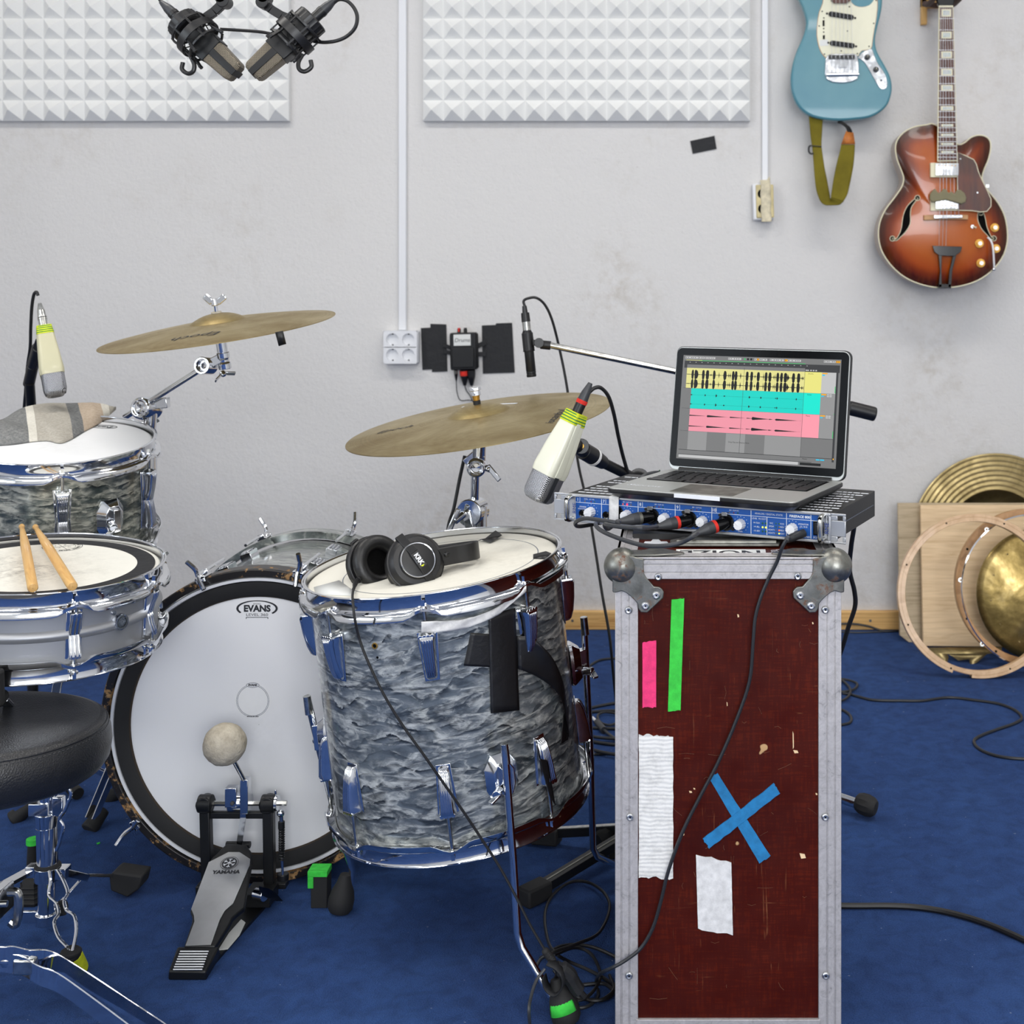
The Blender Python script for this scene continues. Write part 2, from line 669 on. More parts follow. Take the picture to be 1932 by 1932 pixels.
# drum heads
def head(name, c, cx_, cy_, rad, dirt, amt=.6):
    t = NT(name)
    v = t.coord()
    mp = t.n('ShaderNodeMapping')
    mp.inputs['Location'].default_value = (-cx_, -cy_, 0)
    t.l(v, mp.inputs[0])
    ln = t.n('ShaderNodeVectorMath', operation='LENGTH')
    t.l(mp.outputs[0], ln.inputs[0])
    m1 = t.ramp(ln.outputs['Value'], [(0.0, 1.0), (rad, 0.0)])
    n1 = t.ramp(t.noise(v, 60, 6, .75), [(.40, 0.0), (.68, 1.0)])
    n2 = t.ramp(t.noise(v, 9, 4, .6), [(.35, .1), (.65, .9)])
    f = t.math('MULTIPLY', t.math('MULTIPLY', m1, n1), n2)
    cc = t.mix(t.math('MULTIPLY', f, amt), c, dirt)
    t.base(cc, .55, spec=.35)
    t.bump(t.noise(v, 500, 2, .5), .15, .0004)
head('head_snare', (232, 231, 222), -.01, -.01, .15, (70, 68, 64), .95)
head('head_tom', (240, 241, 242), .0, .0, .1, (190, 185, 175), .3)
head('head_floor', (233, 230, 218), .04, .0, .17, (130, 122, 104), .55)
head('head_bass', (238, 239, 241), 0, 0, .1, (196, 196, 192), .2)
# worn black hoop of the bass drum
t = NT('hoop_worn')
v = t.coord('Object')
n1 = t.ramp(t.noise(v, 16, 7, .78), [(.535, 0.0), (.565, 1.0)])
t.base(t.mix(n1, (26, 24, 24), t.ramp(t.noise(v, 60, 4, .6), [(.3, (128, 92, 54)), (.7, (186, 148, 98))])), t.ramp(n1, [(0, .35), (1, .8)]))
t.bump(n1, -.3, .001)
# oyster pearl wrap
def pearl(name, base, mid, hi, seed=0.0, warm=None):
    t = NT(name)
    tc = t.n('ShaderNodeTexCoord')
    mp = t.n('ShaderNodeMapping')
    mp.inputs['Scale'].default_value = (.62, .62, 2.3)
    mp.inputs['Location'].default_value = (seed, seed * .7, seed * .3)
    t.l(tc.outputs['Object'], mp.inputs[0])
    v = mp.outputs[0]
    # warp
    wn = t.n('ShaderNodeTexNoise')
    wn.inputs['Scale'].default_value = 5
    wn.inputs['Detail'].default_value = 4
    t.l(v, wn.inputs['Vector'])
    ad = t.n('ShaderNodeVectorMath', operation='MULTIPLY_ADD')
    ad.inputs[1].default_value = (.30, .30, .30)
    t.l(wn.outputs['Color'], ad.inputs[0])
    t.l(v, ad.inputs[2])
    w = ad.outputs[0]
    n1 = t.noise(w, 7, 8, .6, .8)
    c = t.ramp(n1, [(.30, base), (.46, mid), (.54, base), (.66, mid)])
    sx_ = t.n('ShaderNodeSeparateXYZ')
    t.l(tc.outputs['Object'], sx_.inputs[0])
    big = t.noise(t.coord('Object', (1, 1, .8)), 5.5, 3, .5)
    wob = t.noise(t.coord('Object', (1, 1, 1.5)), 24, 4, .6)
    ph = t.math('ADD', t.math('MULTIPLY', sx_.outputs[2], 44.0), t.math('ADD', t.math('MULTIPLY', big, 6.5), t.math('MULTIPLY', wob, .9)))
    saw = t.math('FRACT', ph)
    hair = t.ramp(t.noise(t.coord('Object', (.5, .5, 1), (0, R(35), R(20))), 120, 4, .7, .6), [(.40, .0), (.62, 1.0)])
    amt = t.ramp(t.noise(t.coord('Object', (1, 1, 1.6)), 15, 4, .65, .6), [(.42, .06), (.62, 1.1)])
    glow = t.math('MULTIPLY', t.math('MULTIPLY', t.ramp(saw, [(0.0, 0.0), (.05, .9), (.30, .55), (.75, 0.0), (1.0, 0.0)]), amt), t.math('ADD', t.math('MULTIPLY', hair, .75), .25))
    c = t.mix(glow, c, hi)
    crs = t.math('MULTIPLY', t.ramp(saw, [(0.0, .75), (.035, .0), (.80, .0), (.97, 1.0), (1.0, .9)]), t.math('ADD', t.math('MULTIPLY', amt, .65), .2))
    c = t.mix(crs, c, tuple(int(x * .42) for x in base))
    # thin folded ridges, light and dark
    n2 = t.noise(w, 5.5, 5, .55, 1.6)
    rid = t.math('ABSOLUTE', t.math('SUBTRACT', n2, .5))
    br = t.ramp(rid, [(0.0, 1.0), (.010, .8), (.040, 0.0)])
    strk = t.ramp(t.noise(t.coord('Object', (1, 1, 2.2)), 30, 5, .7, .8), [(.42, .0), (.60, 1.0)])
    c = t.mix(t.math('MULTIPLY', t.math('MULTIPLY', br, strk), .7), c, hi)
    vo = t.n('ShaderNodeTexVoronoi', feature='DISTANCE_TO_EDGE')
    vo.inputs['Scale'].default_value = 9
    t.l(w, vo.inputs['Vector'])
    dk = t.ramp(vo.outputs['Distance'], [(0.0, 1.0), (.02, .6), (.07, 0.0)])
    dm = t.ramp(t.noise(v, 14, 3, .5), [(.42, 0.0), (.58, 1.0)])
    c = t.mix(t.math('MULTIPLY', t.math('MULTIPLY', dk, dm), .6), c, tuple(int(x * .45) for x in base))
    lt = t.math('MULTIPLY', t.ramp(vo.outputs['Distance'], [(.05, 0.0), (.09, .7), (.16, 0.0)]), strk)
    c = t.mix(lt, c, hi)
    t.base(c, .28, .35, coat=.75)
    t.b.inputs['Coat Roughness'].default_value = .10
    t.bump(n1, .04, .002)
pearl('pearl_floor', (56, 64, 71), (112, 121, 128), (226, 229, 224), 0)
pearl('pearl_tom', (52, 62, 62), (100, 108, 102), (212, 210, 194), 3.1)
pearl('pearl_bass', (108, 118, 116), (152, 158, 154), (214, 216, 208), 5.2)
# guitars
t = NT('sonic_blue')
v = t.coord()
t.base(t.ramp(t.noise(v, 5, 3, .5), [(.3, (70, 128, 146)), (.7, (94, 146, 156))]), .3, coat=.3, spec=.3)
simple('blue_edge', (34, 96, 120), .3)
t = NT('sunburst')
at = t.n('ShaderNodeAttribute', attribute_name='burst')
g = t.noise(t.coord('Object', (60, 60, 6)), 1.0, 5, .6, .5)
c = t.ramp(at.outputs['Fac'], [(0.0, (172, 84, 16)), (.4, (156, 66, 12)), (.62, (108, 36, 8)), (.82, (58, 14, 6)), (1.0, (24, 8, 6))])
c = t.mix(t.math('MULTIPLY', t.ramp(g, [(.3, 0.0), (.7, 1.0)]), .12), c, (190, 104, 30))
t.base(c, .2, coat=.25, spec=.3)
simple('burst_side', (150, 132, 118), .35, coat=.2, var=(6, .1))
t = NT('pearl_inlay')
t.base(t.ramp(t.noise(t.coord(), 260, 3, .7, 1), [(.3, (90, 150, 150)), (.5, (210, 215, 205)), (.7, (150, 140, 180))]), .2)
# felt beater
t = NT('felt')
v = t.coord()
t.base(t.ramp(t.noise(v, 60, 5, .7), [(.3, (176, 166, 148)), (.7, (214, 206, 188))]), 1.0, spec=.05)
t.bump(t.noise(v, 120, 4, .7), .8, .004)
# cloth stripes across local x
t = NT('towel')
s2 = t.n('ShaderNodeSeparateXYZ')
t.l(t.coord('Object'), s2.inputs[0])
fx = t.math('DIVIDE', t.math('ADD', t.math('ADD', s2.outputs[0], t.math('MULTIPLY', s2.outputs[1], .54)), .13), .28)
W_, G_, B_, K_ = (224, 220, 208), (172, 166, 154), (196, 174, 150), (92, 96, 100)
c = t.ramp(fx, [(0.0, K_), (.27, W_), (.33, G_), (.58, K_), (.67, B_), (.84, W_), (.90, G_)], 'CONSTANT')
c = t.mix(.25, c, t.ramp(t.noise(t.coord(), 200, 3, .7), [(.3, (120, 118, 112)), (.7, (225, 222, 214))]))
t.base(c, .95, spec=.1)
t.bump(t.noise(t.coord(), 300, 3, .6), .5, .0015)
# interface
simple('rme_blue', (24, 82, 160), .4)
simple('rme_black', (16, 17, 19), .45)
simple('print_white', (226, 230, 236), .5)
simple('screen_off', (5, 6, 8), .12, spec=.07)
for nm, cc, st in (('led_red', (255, 40, 60), 3), ('led_yellow', (236, 246, 90), 1.3), ('led_orange', (255, 96, 30), 1.2)):
    emit(nm, cc, st)
simple('led_dgreen', (16, 84, 40), .4)
simple('led_dred', (120, 24, 34), .4)
simple('led_damber', (122, 98, 30), .4)
SCR = dict(s_gray=(150, 150, 150), s_mid=(122, 122, 122), s_dark=(58, 58, 60), s_yel=(238, 232, 130), s_yel2=(232, 226, 146), s_cyan=(0, 236, 214), s_cyan2=(4, 216, 202), s_pink=(255, 158, 174), s_pink2=(244, 152, 168), s_lite=(196, 196, 196), s_orange=(250, 176, 20), s_sky=(40, 200, 240), s_green=(40, 200, 100), s_black=(12, 12, 12))
for k, cc in SCR.items():
    t = NT(k).base((10, 10, 10), .3, spec=.12)
    t.b.inputs['Emission Color'].default_value = srgb(cc)
    t.b.inputs['Emission Strength'].default_value = .82
simple('mac_alu', (178, 180, 178), .42, .7, bump=(400, .06, .0003))
simple('key_black', (16, 17, 20), .4)
emit('tube_glow', (255, 246, 236), 2.2)
t = NT('glass')
t.b.inputs['Transmission Weight'].default_value = 1.0
t.base((255, 255, 255), .02)
simple('window_white', (230, 230, 228), .4)
simple('ceiling_paint', (228, 227, 223), .95, spec=.1)

# ================================================================== THE ROOM
WY = 4.10
XL, XR, YB, ZC = -3.2, 2.3, -3.0, 3.0
M('carpet').bx((XL, YB, -.08), (XR, WY, 0)).struct('floor')
M('plaster').bx((XL - .12, WY, -.08), (XR + .12, WY + .12, ZC)).struct('wall_back')
M('plaster_plain').bx((XR, YB, -.08), (XR + .12, WY, ZC)).struct('wall_right')
M('ceiling_paint').bx((XL - .12, YB - .12, ZC), (XR + .12, WY + .12, ZC + .1)).struct('ceiling')
w = M('plaster_plain')
w.bx((XL - .12, YB - .12, -.08), (XR + .12, YB, 1.0)).bx((XL - .12, YB - .12, 2.5), (XR + .12, YB, ZC))
w.bx((XL - .12, YB - .12, 1.0), (-.2, YB, 2.5)).bx((2.0, YB - .12, 1.0), (XR + .12, YB, 2.5))
w.struct('wall_front')
m = M('window_white')
for q in (-.2, .50, 1.24, 1.96):
    m.bx((q, YB - .09, 1.0), (q + .04, YB - .04, 2.5))
for q in (1.0, 2.45):
    m.bx((-.2, YB - .0895, q), (2.0, YB - .0405, q + .05))
fr = m.struct('window_3', bevel=.004)
M('glass').bx((-.18, YB - .068, 1.02), (1.98, YB - .062, 2.48)).build('window_pane', fr)
# left wall with two window openings
w = M('plaster_plain')
wins = [(-.65, .85), (-2.65, -1.15)]
z0, z1 = 1.0, 2.5
w.bx((XL - .12, YB, -.08), (XL, WY, z0)).bx((XL - .12, YB, z1), (XL, WY, ZC))
w.bx((XL - .12, YB, z0), (XL, -2.65, z1)).bx((XL - .12, -1.15, z0), (XL, -.65, z1)).bx((XL - .12, .85, z0), (XL, WY, z1))
w.struct('wall_left')
for i, (a, b) in enumerate(wins):
    m = M('window_white')
    for q in (a, (a + b) / 2 - .02, b - .04):
        m.bx((XL - .09, q, z0), (XL - .04, q + .04, z1))
    for q in (z0, z1 - .05):
        m.bx((XL - .0895, a, q), (XL - .0405, b, q + .05))
    fr = m.struct('window_%d' % (i + 1), bevel=.004)
    M('glass').bx((XL - .068, a + .02, z0 + .02), (XL - .062, b - .02, z1 - .02)).build('window_pane', fr)
# baseboard
m = M('baseboard_pine')
m.plate([(XL, 0), (-.02, 0), (-.02, .058), (XL, .058)], WY - .018, WY)
m.plate([(-.017, 0), (XR, 0), (XR, .058), (-.017, .058)], WY - .018, WY)
bb = m.struct('baseboard_back', bevel=.003)
m = M('steel_gray')
for px, py in ((1642, 1171), (1080, 1171), (560, 1168)):
    q = P(px, py, WY - .018)
    m.cyl(q, q + Vector((0, -.0015, 0)), .004, n=10)
m.build('screw', bb)
# light fixtures
for tx, ty in TUBES:
    t_ = thing('ceiling_light', 'white surface mounted tube light on the ceiling above the room', 'ceiling light', (tx, ty, 2.92), 'tube lights on the ceiling')
    M('window_white').bx((-.68, -.19, .0), (.68, .19, .078)).build('housing', t_, bevel=.01)
    M('tube_glow').bx((-.64, -.16, -.012), (.64, .16, 0)).build('diffuser', t_)


# ================================================================== THINGS ON THE WALL
def foam_panel(xr, label):
    t_ = thing('acoustic_foam_panel', label, 'acoustic panel', (xr, WY - .0008, P(0, 228, 4.075).z), 'white pyramid foam panels on the wall')
    c, nx, nz, d0, d1 = .0629, 16, 8, .022, .052
    m = M('foam')
    W_, H_ = -c * nx, c * nz
    m.bx((W_, -d0, 0), (0, 0, H_))
    m.build('foam_backing', t_)
    m = M('foam')
    for i in range(nx):
        for j in range(nz):
            x0, z_ = W_ + i * c, j * c
            e = .0015
            m.add([(x0, -d0, z_), (x0 + c, -d0, z_), (x0 + c, -d0, z_ + c), (x0, -d0, z_ + c),
                   (x0 + c / 2 - e, -d1, z_ + c / 2 - e), (x0 + c / 2 + e, -d1, z_ + c / 2 - e), (x0 + c / 2 + e, -d1, z_ + c / 2 + e), (x0 + c / 2 - e, -d1, z_ + c / 2 + e)],
                  [(0, 1, 5, 4), (1, 2, 6, 5), (2, 3, 7, 6), (3, 0, 4, 7), (4, 5, 6, 7)])
    m.build('foam_pyramids', t_, recalc=False, sharp=8)


foam_panel(P(545, 0, 4.078).x, 'white pyramid foam panel at the top left behind the hanging microphones')
foam_panel(P(1415, 0, 4.078).x, 'white pyramid foam panel in the middle of the wall left of the blue guitar')

# cable ducts
for px0, px1, py, lab in ((753, 768, 623, 'white cable duct running down to the four way socket'), (1437, 1449, 345, 'slim white cable duct running down to the taped socket')):
    a, b, z = P(px0, 0, WY).x, P(px1, 0, WY).x, P(0, py, WY).z
    M('pvc_white').bx((a, WY - .013, z), (b, WY, 2.75)).top('cable_duct', lab, 'cable duct', bevel=.0025)


def well(m, cx_, cz, r, hs, y, dep, n=28):
    """square plate piece with a round recess"""
    sq = []
    for i in range(n):
        a = 2 * PI * (i + .5) / n
        k = 1 / max(abs(math.cos(a)), abs(math.sin(a)))
        sq.append((cx_ + math.cos(a) * k * hs, y, cz + math.sin(a) * k * hs))
    c0 = [(cx_ + r * math.cos(2 * PI * (i + .5) / n), y, cz + r * math.sin(2 * PI * (i + .5) / n)) for i in range(n)]
    c1 = [(x * 1, y + dep, z) for x, _, z in c0]
    m.add(sq + c0 + c1, [(i, (i + 1) % n, n + (i + 1) % n, n + i) for i in range(n)] + [(n + i, n + (i + 1) % n, 2 * n + (i + 1) % n, 2 * n + i) for i in range(n)] + [tuple(range(2 * n, 3 * n))])


# four way socket
q = P(755, 686, WY - .04)
t_ = thing('power_socket', 'pale grey square four way power socket at the end of the wide cable duct', 'power socket', (q.x, WY, q.z))
m = M('pvc_white').bx((-.0535, -.030, 0), (.0535, 0, .100))
m.build('housing', t_, bevel=.004)
m = M('pvc_white')
for i in (-1, 1):
    for j in (0, 1):
        well(m, i * .0245, .0265 + j * .047, .0188, .0245 if i else 0, -.040, .016)
m.bx((-.0515, -.040, -.0), (-.049, -.03, .1)).bx((.049, -.040, 0), (.0515, -.03, .1)).bx((-.0515, -.04, .098), (.0515, -.03, .1005)).bx((-.0515, -.04, -.0005), (.0515, -.03, .002))
m.build('face_plate', t_)
for i in (-1, 1):
    for j in (0, 1):
        m = M('dark_hole')
        cx_, cz = i * .0245, .0265 + j * .047
        for k in (-1, 1):
            m.cyl((cx_ + k * .0095, -.0245, cz), (cx_ + k * .0095, -.0262, cz), .0025, n=10)
        for k in (-1, 1):
            m.bx((cx_ - .002, -.033, cz + k * .0165 - .0015), (cx_ + .002, -.0255, cz + k * .0165 + .0015))
        m.build('socket_contact', t_)

# small taped socket
q = P(1442, 415, WY - .03)
t_ = thing('power_socket', 'small beige socket half covered with masking tape below the slim duct', 'power socket', Matrix.Translation((q.x, WY, q.z)) @ Matrix.Rotation(R(-1.5), 4, 'Y'))
M('pvc_white').bx((-.034, -.034, 0), (.030, 0, .112)).build('housing', t_, bevel=.004)
m = M('pvc_beige')
m.bx((-.024, -.040, .006), (.030, -.034, .108))
m.build('face_plate', t_, bevel=.003)
m = M('dark_hole')
for z in (.034, .080):
    m.cyl((-.004, -.0406, z), (-.004, -.040, z), .015, n=20)
m.build('socket_hole', t_)
m = M('masking_tape')
m.grid(lambda u, v: (-.010 + u * .031 + .001 * math.sin(v * 17), -.0425 - .0012 * math.sin(v * 9 + u * 3) - .004 * (v < .04), -.006 + v * .128), 4, 24)
m.add([(.008, -.03, .118), (.021, -.03, .118), (.020, -.033, .135)], [(0, 1, 2)])
m.build('tape_strip', t_, solid=.0008)

# headphone amplifier held by gaffer tape
q = P(874, 698, WY - .04)
t_ = thing('headphone_amplifier', 'small black box with handwritten label taped to the wall beside the white socket', 'headphone amplifier', Matrix.Translation((q.x, WY, q.z)) @ Matrix.Rotation(R(-1.5), 4, 'Y'))
px = 1 / 616
m = M('black_metal')
m.bx((-24 * px, -.036, 0), (25 * px, -.004, 70 * px)).bx((-21 * px, -.043, 4 * px), (21 * px, -.034, 42 * px)).bx((-26 * px, -.024, 2 * px), (27 * px, -.006, 68 * px))
m.build('housing', t_, bevel=.003)
m = M('paper').bx((-17 * px, -.0375, 46 * px), (15 * px, -.0365, 67 * px))
m.use('ink').text('Drums', frame((-1 * px, -.0378, 56 * px), *FRONT), .017, shear=.2)
m.build('paper_label', t_, label='white paper label with handwriting')
m = M('black_plastic')
for x, mt in ((-8, 'tape_red'), (4, 'black_plastic')):
    m.use('black_plastic').cyl((x * px, -.02, 69 * px), (x * px, -.02, 77 * px), .0055, n=12).use(mt).cyl((x * px, -.02, 76 * px), (x * px, -.02, 79 * px), .0045, n=12)
    m.bx((x * px - .002, -.027, 72 * px), (x * px + .002, -.025, 79 * px))
m.build('knob', t_)
strap = M('gaffer_matte')
for a, b in (((-40, 47), (-22, 40)), ((-40, 36), (-22, 30))):
    strap.bar((a[0] * px, -.008, a[1] * px), (b[0] * px, -.014, b[1] * px), .003, .012, (0, 0, 1))
for a, b in (((23, 42), (40, 50)), ((23, 28), (40, 28))):
    strap.bar((a[0] * px, -.014, a[1] * px), (b[0] * px, -.008, b[1] * px), .003, .014, (0, 0, 1))
strap.build('strap', t_)


def wall_px(px_, py_, off=.0):
    p_ = P(px_, py_, WY - off)
    return p_


for lab, pts in (('wrinkled black gaffer tape patch between the white socket and the black box', [(794, 619), (812, 618), (812, 611), (842, 612), (844, 701), (815, 702), (815, 697), (797, 698)]),
                 ('wrinkled black gaffer tape patch right of the black box', [(909, 614), (935, 613), (936, 610), (966, 609), (971, 703), (911, 705)]),
                 ('short black tape piece stuck on the wall below the foam panel', [(1302, 266), (1348, 256), (1352, 281), (1307, 290)])):
    m = M('gaffer_matte')
    big = len(pts) > 4
    pp = [wall_px(x, y, .003) for x, y in pts]
    cx_ = sum(p_.x for p_ in pp) / len(pp)
    cz = sum(p_.z for p_ in pp) / len(pp)
    m.plate([(p_.x, p_.z) for p_ in pp], WY - .003, WY - .0005)
    m.top('gaffer_tape', lab, 'tape', 'gaffer tape on the wall')

# plugs and wires below the amplifier
for lab, x0, col, w_, pts in (('thin grey cable with slim jack plug below the black box', 860, 'steel_gray', 3.2, [(861, 720), (862, 738), (866, 752), (872, 756), (884, 755), (893, 757), (897, 765)]),
                              ('cable with red ringed plug below the black box', 875, 'tape_red', 7, [(877, 727), (880, 737), (886, 745), (892, 757), (898, 768)]),
                              ('cable with plain black plug below the black box', 889, 'black_plastic', 7, [(890, 727), (891, 735), (886, 733), (893, 752), (903, 770)])):
    m = M('black_plastic')
    a = P(x0, 698, WY - .022)
    d = P(pts[0][0], 727 if w_ > 4 else 718, WY - .016)
    mid = a.lerp(d, .45)
    m.cyl(a, mid, w_ * .0017, n=12).cyl(mid, d, w_ * .0017, w_ * .0007, n=12)
    m.use(col).cyl(a.lerp(d, .05), a.lerp(d, .35), w_ * .00182, n=12)
    m.use('cable_dark').tube([d] + [P(x, y, WY - .012) for x, y in pts], .0016, 6, 5)
    m.top('wall_cable', lab, 'cable')


# ------------------------------------------------------------------ guitars
def gp(x, y, Y, sc=3.449, ox=1440, oy=0):
    return P(ox + x / sc, oy + y / sc, Y)


GY = 3.99
g0 = P(1590, 226, GY)
t_ = thing('electric_guitar', 'pale blue solid body electric guitar with cream pickguard hanging at the top right', 'guitar', (g0.x, GY, g0.z))


def gl(x, y, Y=GY):
    p_ = gp(x, y, GY) - g0
    return (p_.x, p_.z)


out = [(215, -60), (235, 0), (262, 60), (280, 130), (275, 190), (250, 260), (215, 340), (190, 430), (180, 520), (188, 600), (215, 670), (260, 725), (320, 760), (400, 778), (500, 785), (600, 778), (690, 765), (760, 730), (810, 680), (835, 610), (838, 550), (825, 490), (790, 420), (755, 360), (735, 310), (730, 250), (745, 170), (765, 90), (775, 20), (772, -50), (740, -110), (700, -110), (675, -60), (640, -38), (590, -50), (562, -90), (430, -95), (400, -170), (340, -260), (280, -270), (230, -200)]
poly = [(p_.x, p_.y) for p_ in cat([(x, y, 0) for x, y in out], 3, True)]
m = M('sonic_blue')
m.plate([gl(x, y) for x, y in poly], 0, .04)
m.build('guitar_body', t_, bevel=.007, seg=4)
pg = [(400, -90), (385, 20), (362, 80), (350, 160), (347, 230), (358, 295), (375, 340), (400, 372), (425, 378), (600, 372), (625, 352), (645, 330), (700, 322), (712, 270), (722, 200), (738, 110), (745, 20), (735, -20), (715, 10), (690, 34), (645, 46), (600, 38), (570, 10), (560, -30), (520, -60), (440, -60), (415, -100)]
pgs = [(p_.x, p_.y) for p_ in cat([(x, y, 0) for x, y in pg], 2, True)]
m = M('beech_dark').plate([gl(x, y) for x, y in pgs], -.0012, .001)
c_ = Vector((540, 170))
m.use('cream_guard').plate([gl(c_.x + (x - c_.x) * .982, c_.y + (y - c_.y) * .985) for x, y in pgs], -.0022, .001)
m.build('pickguard', t_)
m = M('dark_hole')
for x, y in ((383, 75), (363, 170), (718, 153), (688, 303), (398, 353), (612, 350), (548, 203), (507, 332), (733, 3), (560, 45), (393, 187), (393, 210), (394, 118)):
    a = gl(x, y)
    M('dark_hole').cyl((a[0], -.0022, a[1]), (a[0], -.0032, a[1]), .0022, n=8).build('pickguard_screw', t_)
for x, y, h_ in ((392, 152, 38), (394, 243, 26)):
    a, b = gl(x - 6, y - h_ / 2), gl(x + 6, y + h_ / 2)
    M('dark_hole').bx((a[0], -.004, a[1]), (b[0], -.002, b[1])).build('slide_switch', t_)
for x0, y0, x1, y1 in ((440, 93, 572, 114), (448, 282, 578, 299)):
    m = M('gaffer_matte')
    a, b = Vector(gl(x0, y0)), Vector(gl(x1, y1))
    d = (b - a).normalized()
    nrm = Vector((-d.y, d.x))
    pts = []
    for k in range(9):
        an = PI / 2 + PI * k / 8
        pts.append(a + d * math.cos(an) * .0075 + nrm * math.sin(an) * .0075)
    for k in range(9):
        an = -PI / 2 + PI * k / 8
        pts.append(b + d * math.cos(an) * .0075 + nrm * math.sin(an) * .0075)
    m.plate([tuple(p_) for p_ in pts], -.0085, -.001)
    for e in (a - d * .012, b + d * .012):
        m.cyl((e.x, -.001, e.y), (e.x, -.004, e.y), .0035, n=10)
    m.build('pickup', t_, bevel=.0015)
M('paper').plate([gl(365, 262), gl(420, 258), gl(424, 298), (gl(368, 300))], -.0030, -.0022).build('label', t_)
tp = [(403, 400), (412, 365), (440, 352), (590, 350), (612, 362), (620, 410), (622, 470), (612, 515), (570, 534), (510, 541), (450, 536), (412, 518), (400, 480)]
m = M('chrome').plate([gl(x, y) for x, y in tp], -.005, 0)
m.use('ink_gray').text('Fender', frame((gl(512, 440)[0], -.0056, gl(512, 440)[1]), *FRONT), .010, shear=.3)
m.build('tailpiece_plate', t_, bevel=.0015)
a, b = gl(408, 489), gl(618, 486)
m = M('chrome').cyl((a[0], -.012, a[1]), (b[0], -.012, b[1]), .005, n=16)
m.bx((a[0] + .004, -.012, a[1] - .003), (a[0] + .008, -.004, a[1] + .003)).bx((b[0] - .008, -.012, b[1] - .003), (b[0] - .004, -.004, b[1] + .003))
m.build('string_bar', t_)
a, b = gl(425, 388), gl(592, 362)
M('black_metal').bx((a[0], -.014, a[1]), (b[0], -.005, b[1])).build('bridge', t_, bevel=.001)
m = M('chrome')
for k in range(6):
    a = gl(440 + k * 27, 375)
    m.cyl((a[0], -.0155, a[1] - .003), (a[0], -.0155, a[1] + .003), .0018, n=8)
m.build('bridge_saddle', t_)
cp = [(618, 378), (640, 345), (672, 328), (705, 320), (716, 345), (740, 405), (775, 455), (798, 500), (806, 545), (800, 572), (778, 582), (752, 568), (725, 520), (696, 470), (664, 415), (636, 388)]
m = M('chrome').plate([gl(p_.x, p_.y) for p_ in cat([(x, y, 0) for x, y in cp], 2, True)], -.003, .001)
m.build('control_plate', t_, bevel=.0008)
for x, y in ((675, 375), (732, 455)):
    a = gl(x, y)
    m = M('black_plastic').cyl((a[0], -.003, a[1]), (a[0], -.008, a[1]), .0085, n=20).cyl((a[0], -.008, a[1]), (a[0], -.017, a[1]), .0068, .0055, n=20)
    m.use('cream').bx((a[0] - .0005, -.0175, a[1]), (a[0] + .0005, -.017, a[1] + .005))
    m.build('knob', t_)
a = gl(766, 525)
M('dark_hole').cyl((a[0], -.0035, a[1]), (a[0], -.005, a[1]), .003, n=12).use('chrome').lathe([(.003, 0), (.006, 0), (.006, .003), (.003, .003)], 16, frame((a[0], -.003, a[1]), *FRONT), True).build('jack_socket', t_)
m = M('rosewood')
nk = [(440, 8), (445, -800), (560, -800), (565, 8), (540, 24), (460, 24)]
m.plate([gl(x, y) for x, y in nk], -.010, -.0015)
m.use('maple').plate([gl(442, 0), gl(447, -800), gl(558, -800), gl(563, 0)], 0, .018)
nk = m.build('neck', t_)
m = M('maple').plate([gl(x, y) for x, y in [(446, -800), (558, -800), (600, -880), (610, -1000), (560, -1120), (470, -1110), (430, -1000), (425, -880)]], 0, .014)
m.build('headstock', t_, bevel=.003)
m = M('brushed_alu')
for k in range(6):
    a, b = gl(452 + k * 19, -795), gl(442 + k * 27, 375)
    m.cyl((a[0], -.0125, a[1]), (b[0], -.0165, b[1]), .0005, n=5)
    c2 = gl(444 + k * 27, 480)
    m.cyl((b[0], -.0165, b[1]), (c2[0], -.010, c2[1]), .0005, n=5)
m.build('string', t_)

# strap of the blue guitar
t2 = thing('guitar_strap', 'olive green woven guitar strap dangling below the blue guitar', 'strap', (g0.x, GY + .02, P(0, 388, GY).z))
s0 = Vector((g0.x, 0, t2.location.z))


def sl(x, y, dy=0.0):
    p_ = gp(x, y, GY)
    return (p_.x - s0.x, dy, p_.z - s0.z)


L1 = [(300, 745, 0), (312, 880, 0), (322, 960, -.004), (330, 1060, -.008), (335, 1140, -.012), (343, 1220, -.016), (358, 1280, -.02), (378, 1318, -.024), (402, 1335, -.03), (440, 1338, -.036), (488, 1336, -.044), (512, 1318, -.05)]
R1 = [(394, 745, 0), (388, 850, 0), (383, 940, -.004), (392, 1020, -.006), (402, 1090, -.008), (414, 1150, -.01), (426, 1220, -.012), (434, 1268, -.014), (436, 1290, -.02), (434, 1300, -.03), (432, 1296, -.04), (433, 1290, -.046)]
m = M('beige_strap')
a_, b_ = cat(L1, 4), cat(R1, 4)
m.grid(lambda u, v: Vector(sl(*(a_[round(v * (len(a_) - 1))].lerp(b_[round(v * (len(a_) - 1))], u)))), 6, len(a_) - 1)
L2 = [(433, 1290, -.046), (440, 1240, -.044), (452, 1170, -.04), (465, 1110, -.034), (480, 1050, -.026), (497, 990, -.02), (508, 940, -.016)]
R2 = [(512, 1318, -.05), (540, 1270, -.047), (556, 1210, -.042), (572, 1140, -.036), (586, 1070, -.026), (594, 1000, -.02), (598, 940, -.016)]
c_, d_ = cat(L2, 4), cat(R2, 4)
m.grid(lambda u, v: Vector(sl(*(c_[round(v * (len(c_) - 1))].lerp(d_[round(v * (len(c_) - 1))], u)))), 6, len(c_) - 1)
m.build('webbing', t2, solid=.0022)
m = M('tan_leather').add([sl(508, 938, -.018), sl(598, 938, -.018), sl(588, 862, -.014), (sl(540, 852, -.014))], [(0, 1, 2, 3)])
m.build('leather_end', t2, solid=.004)
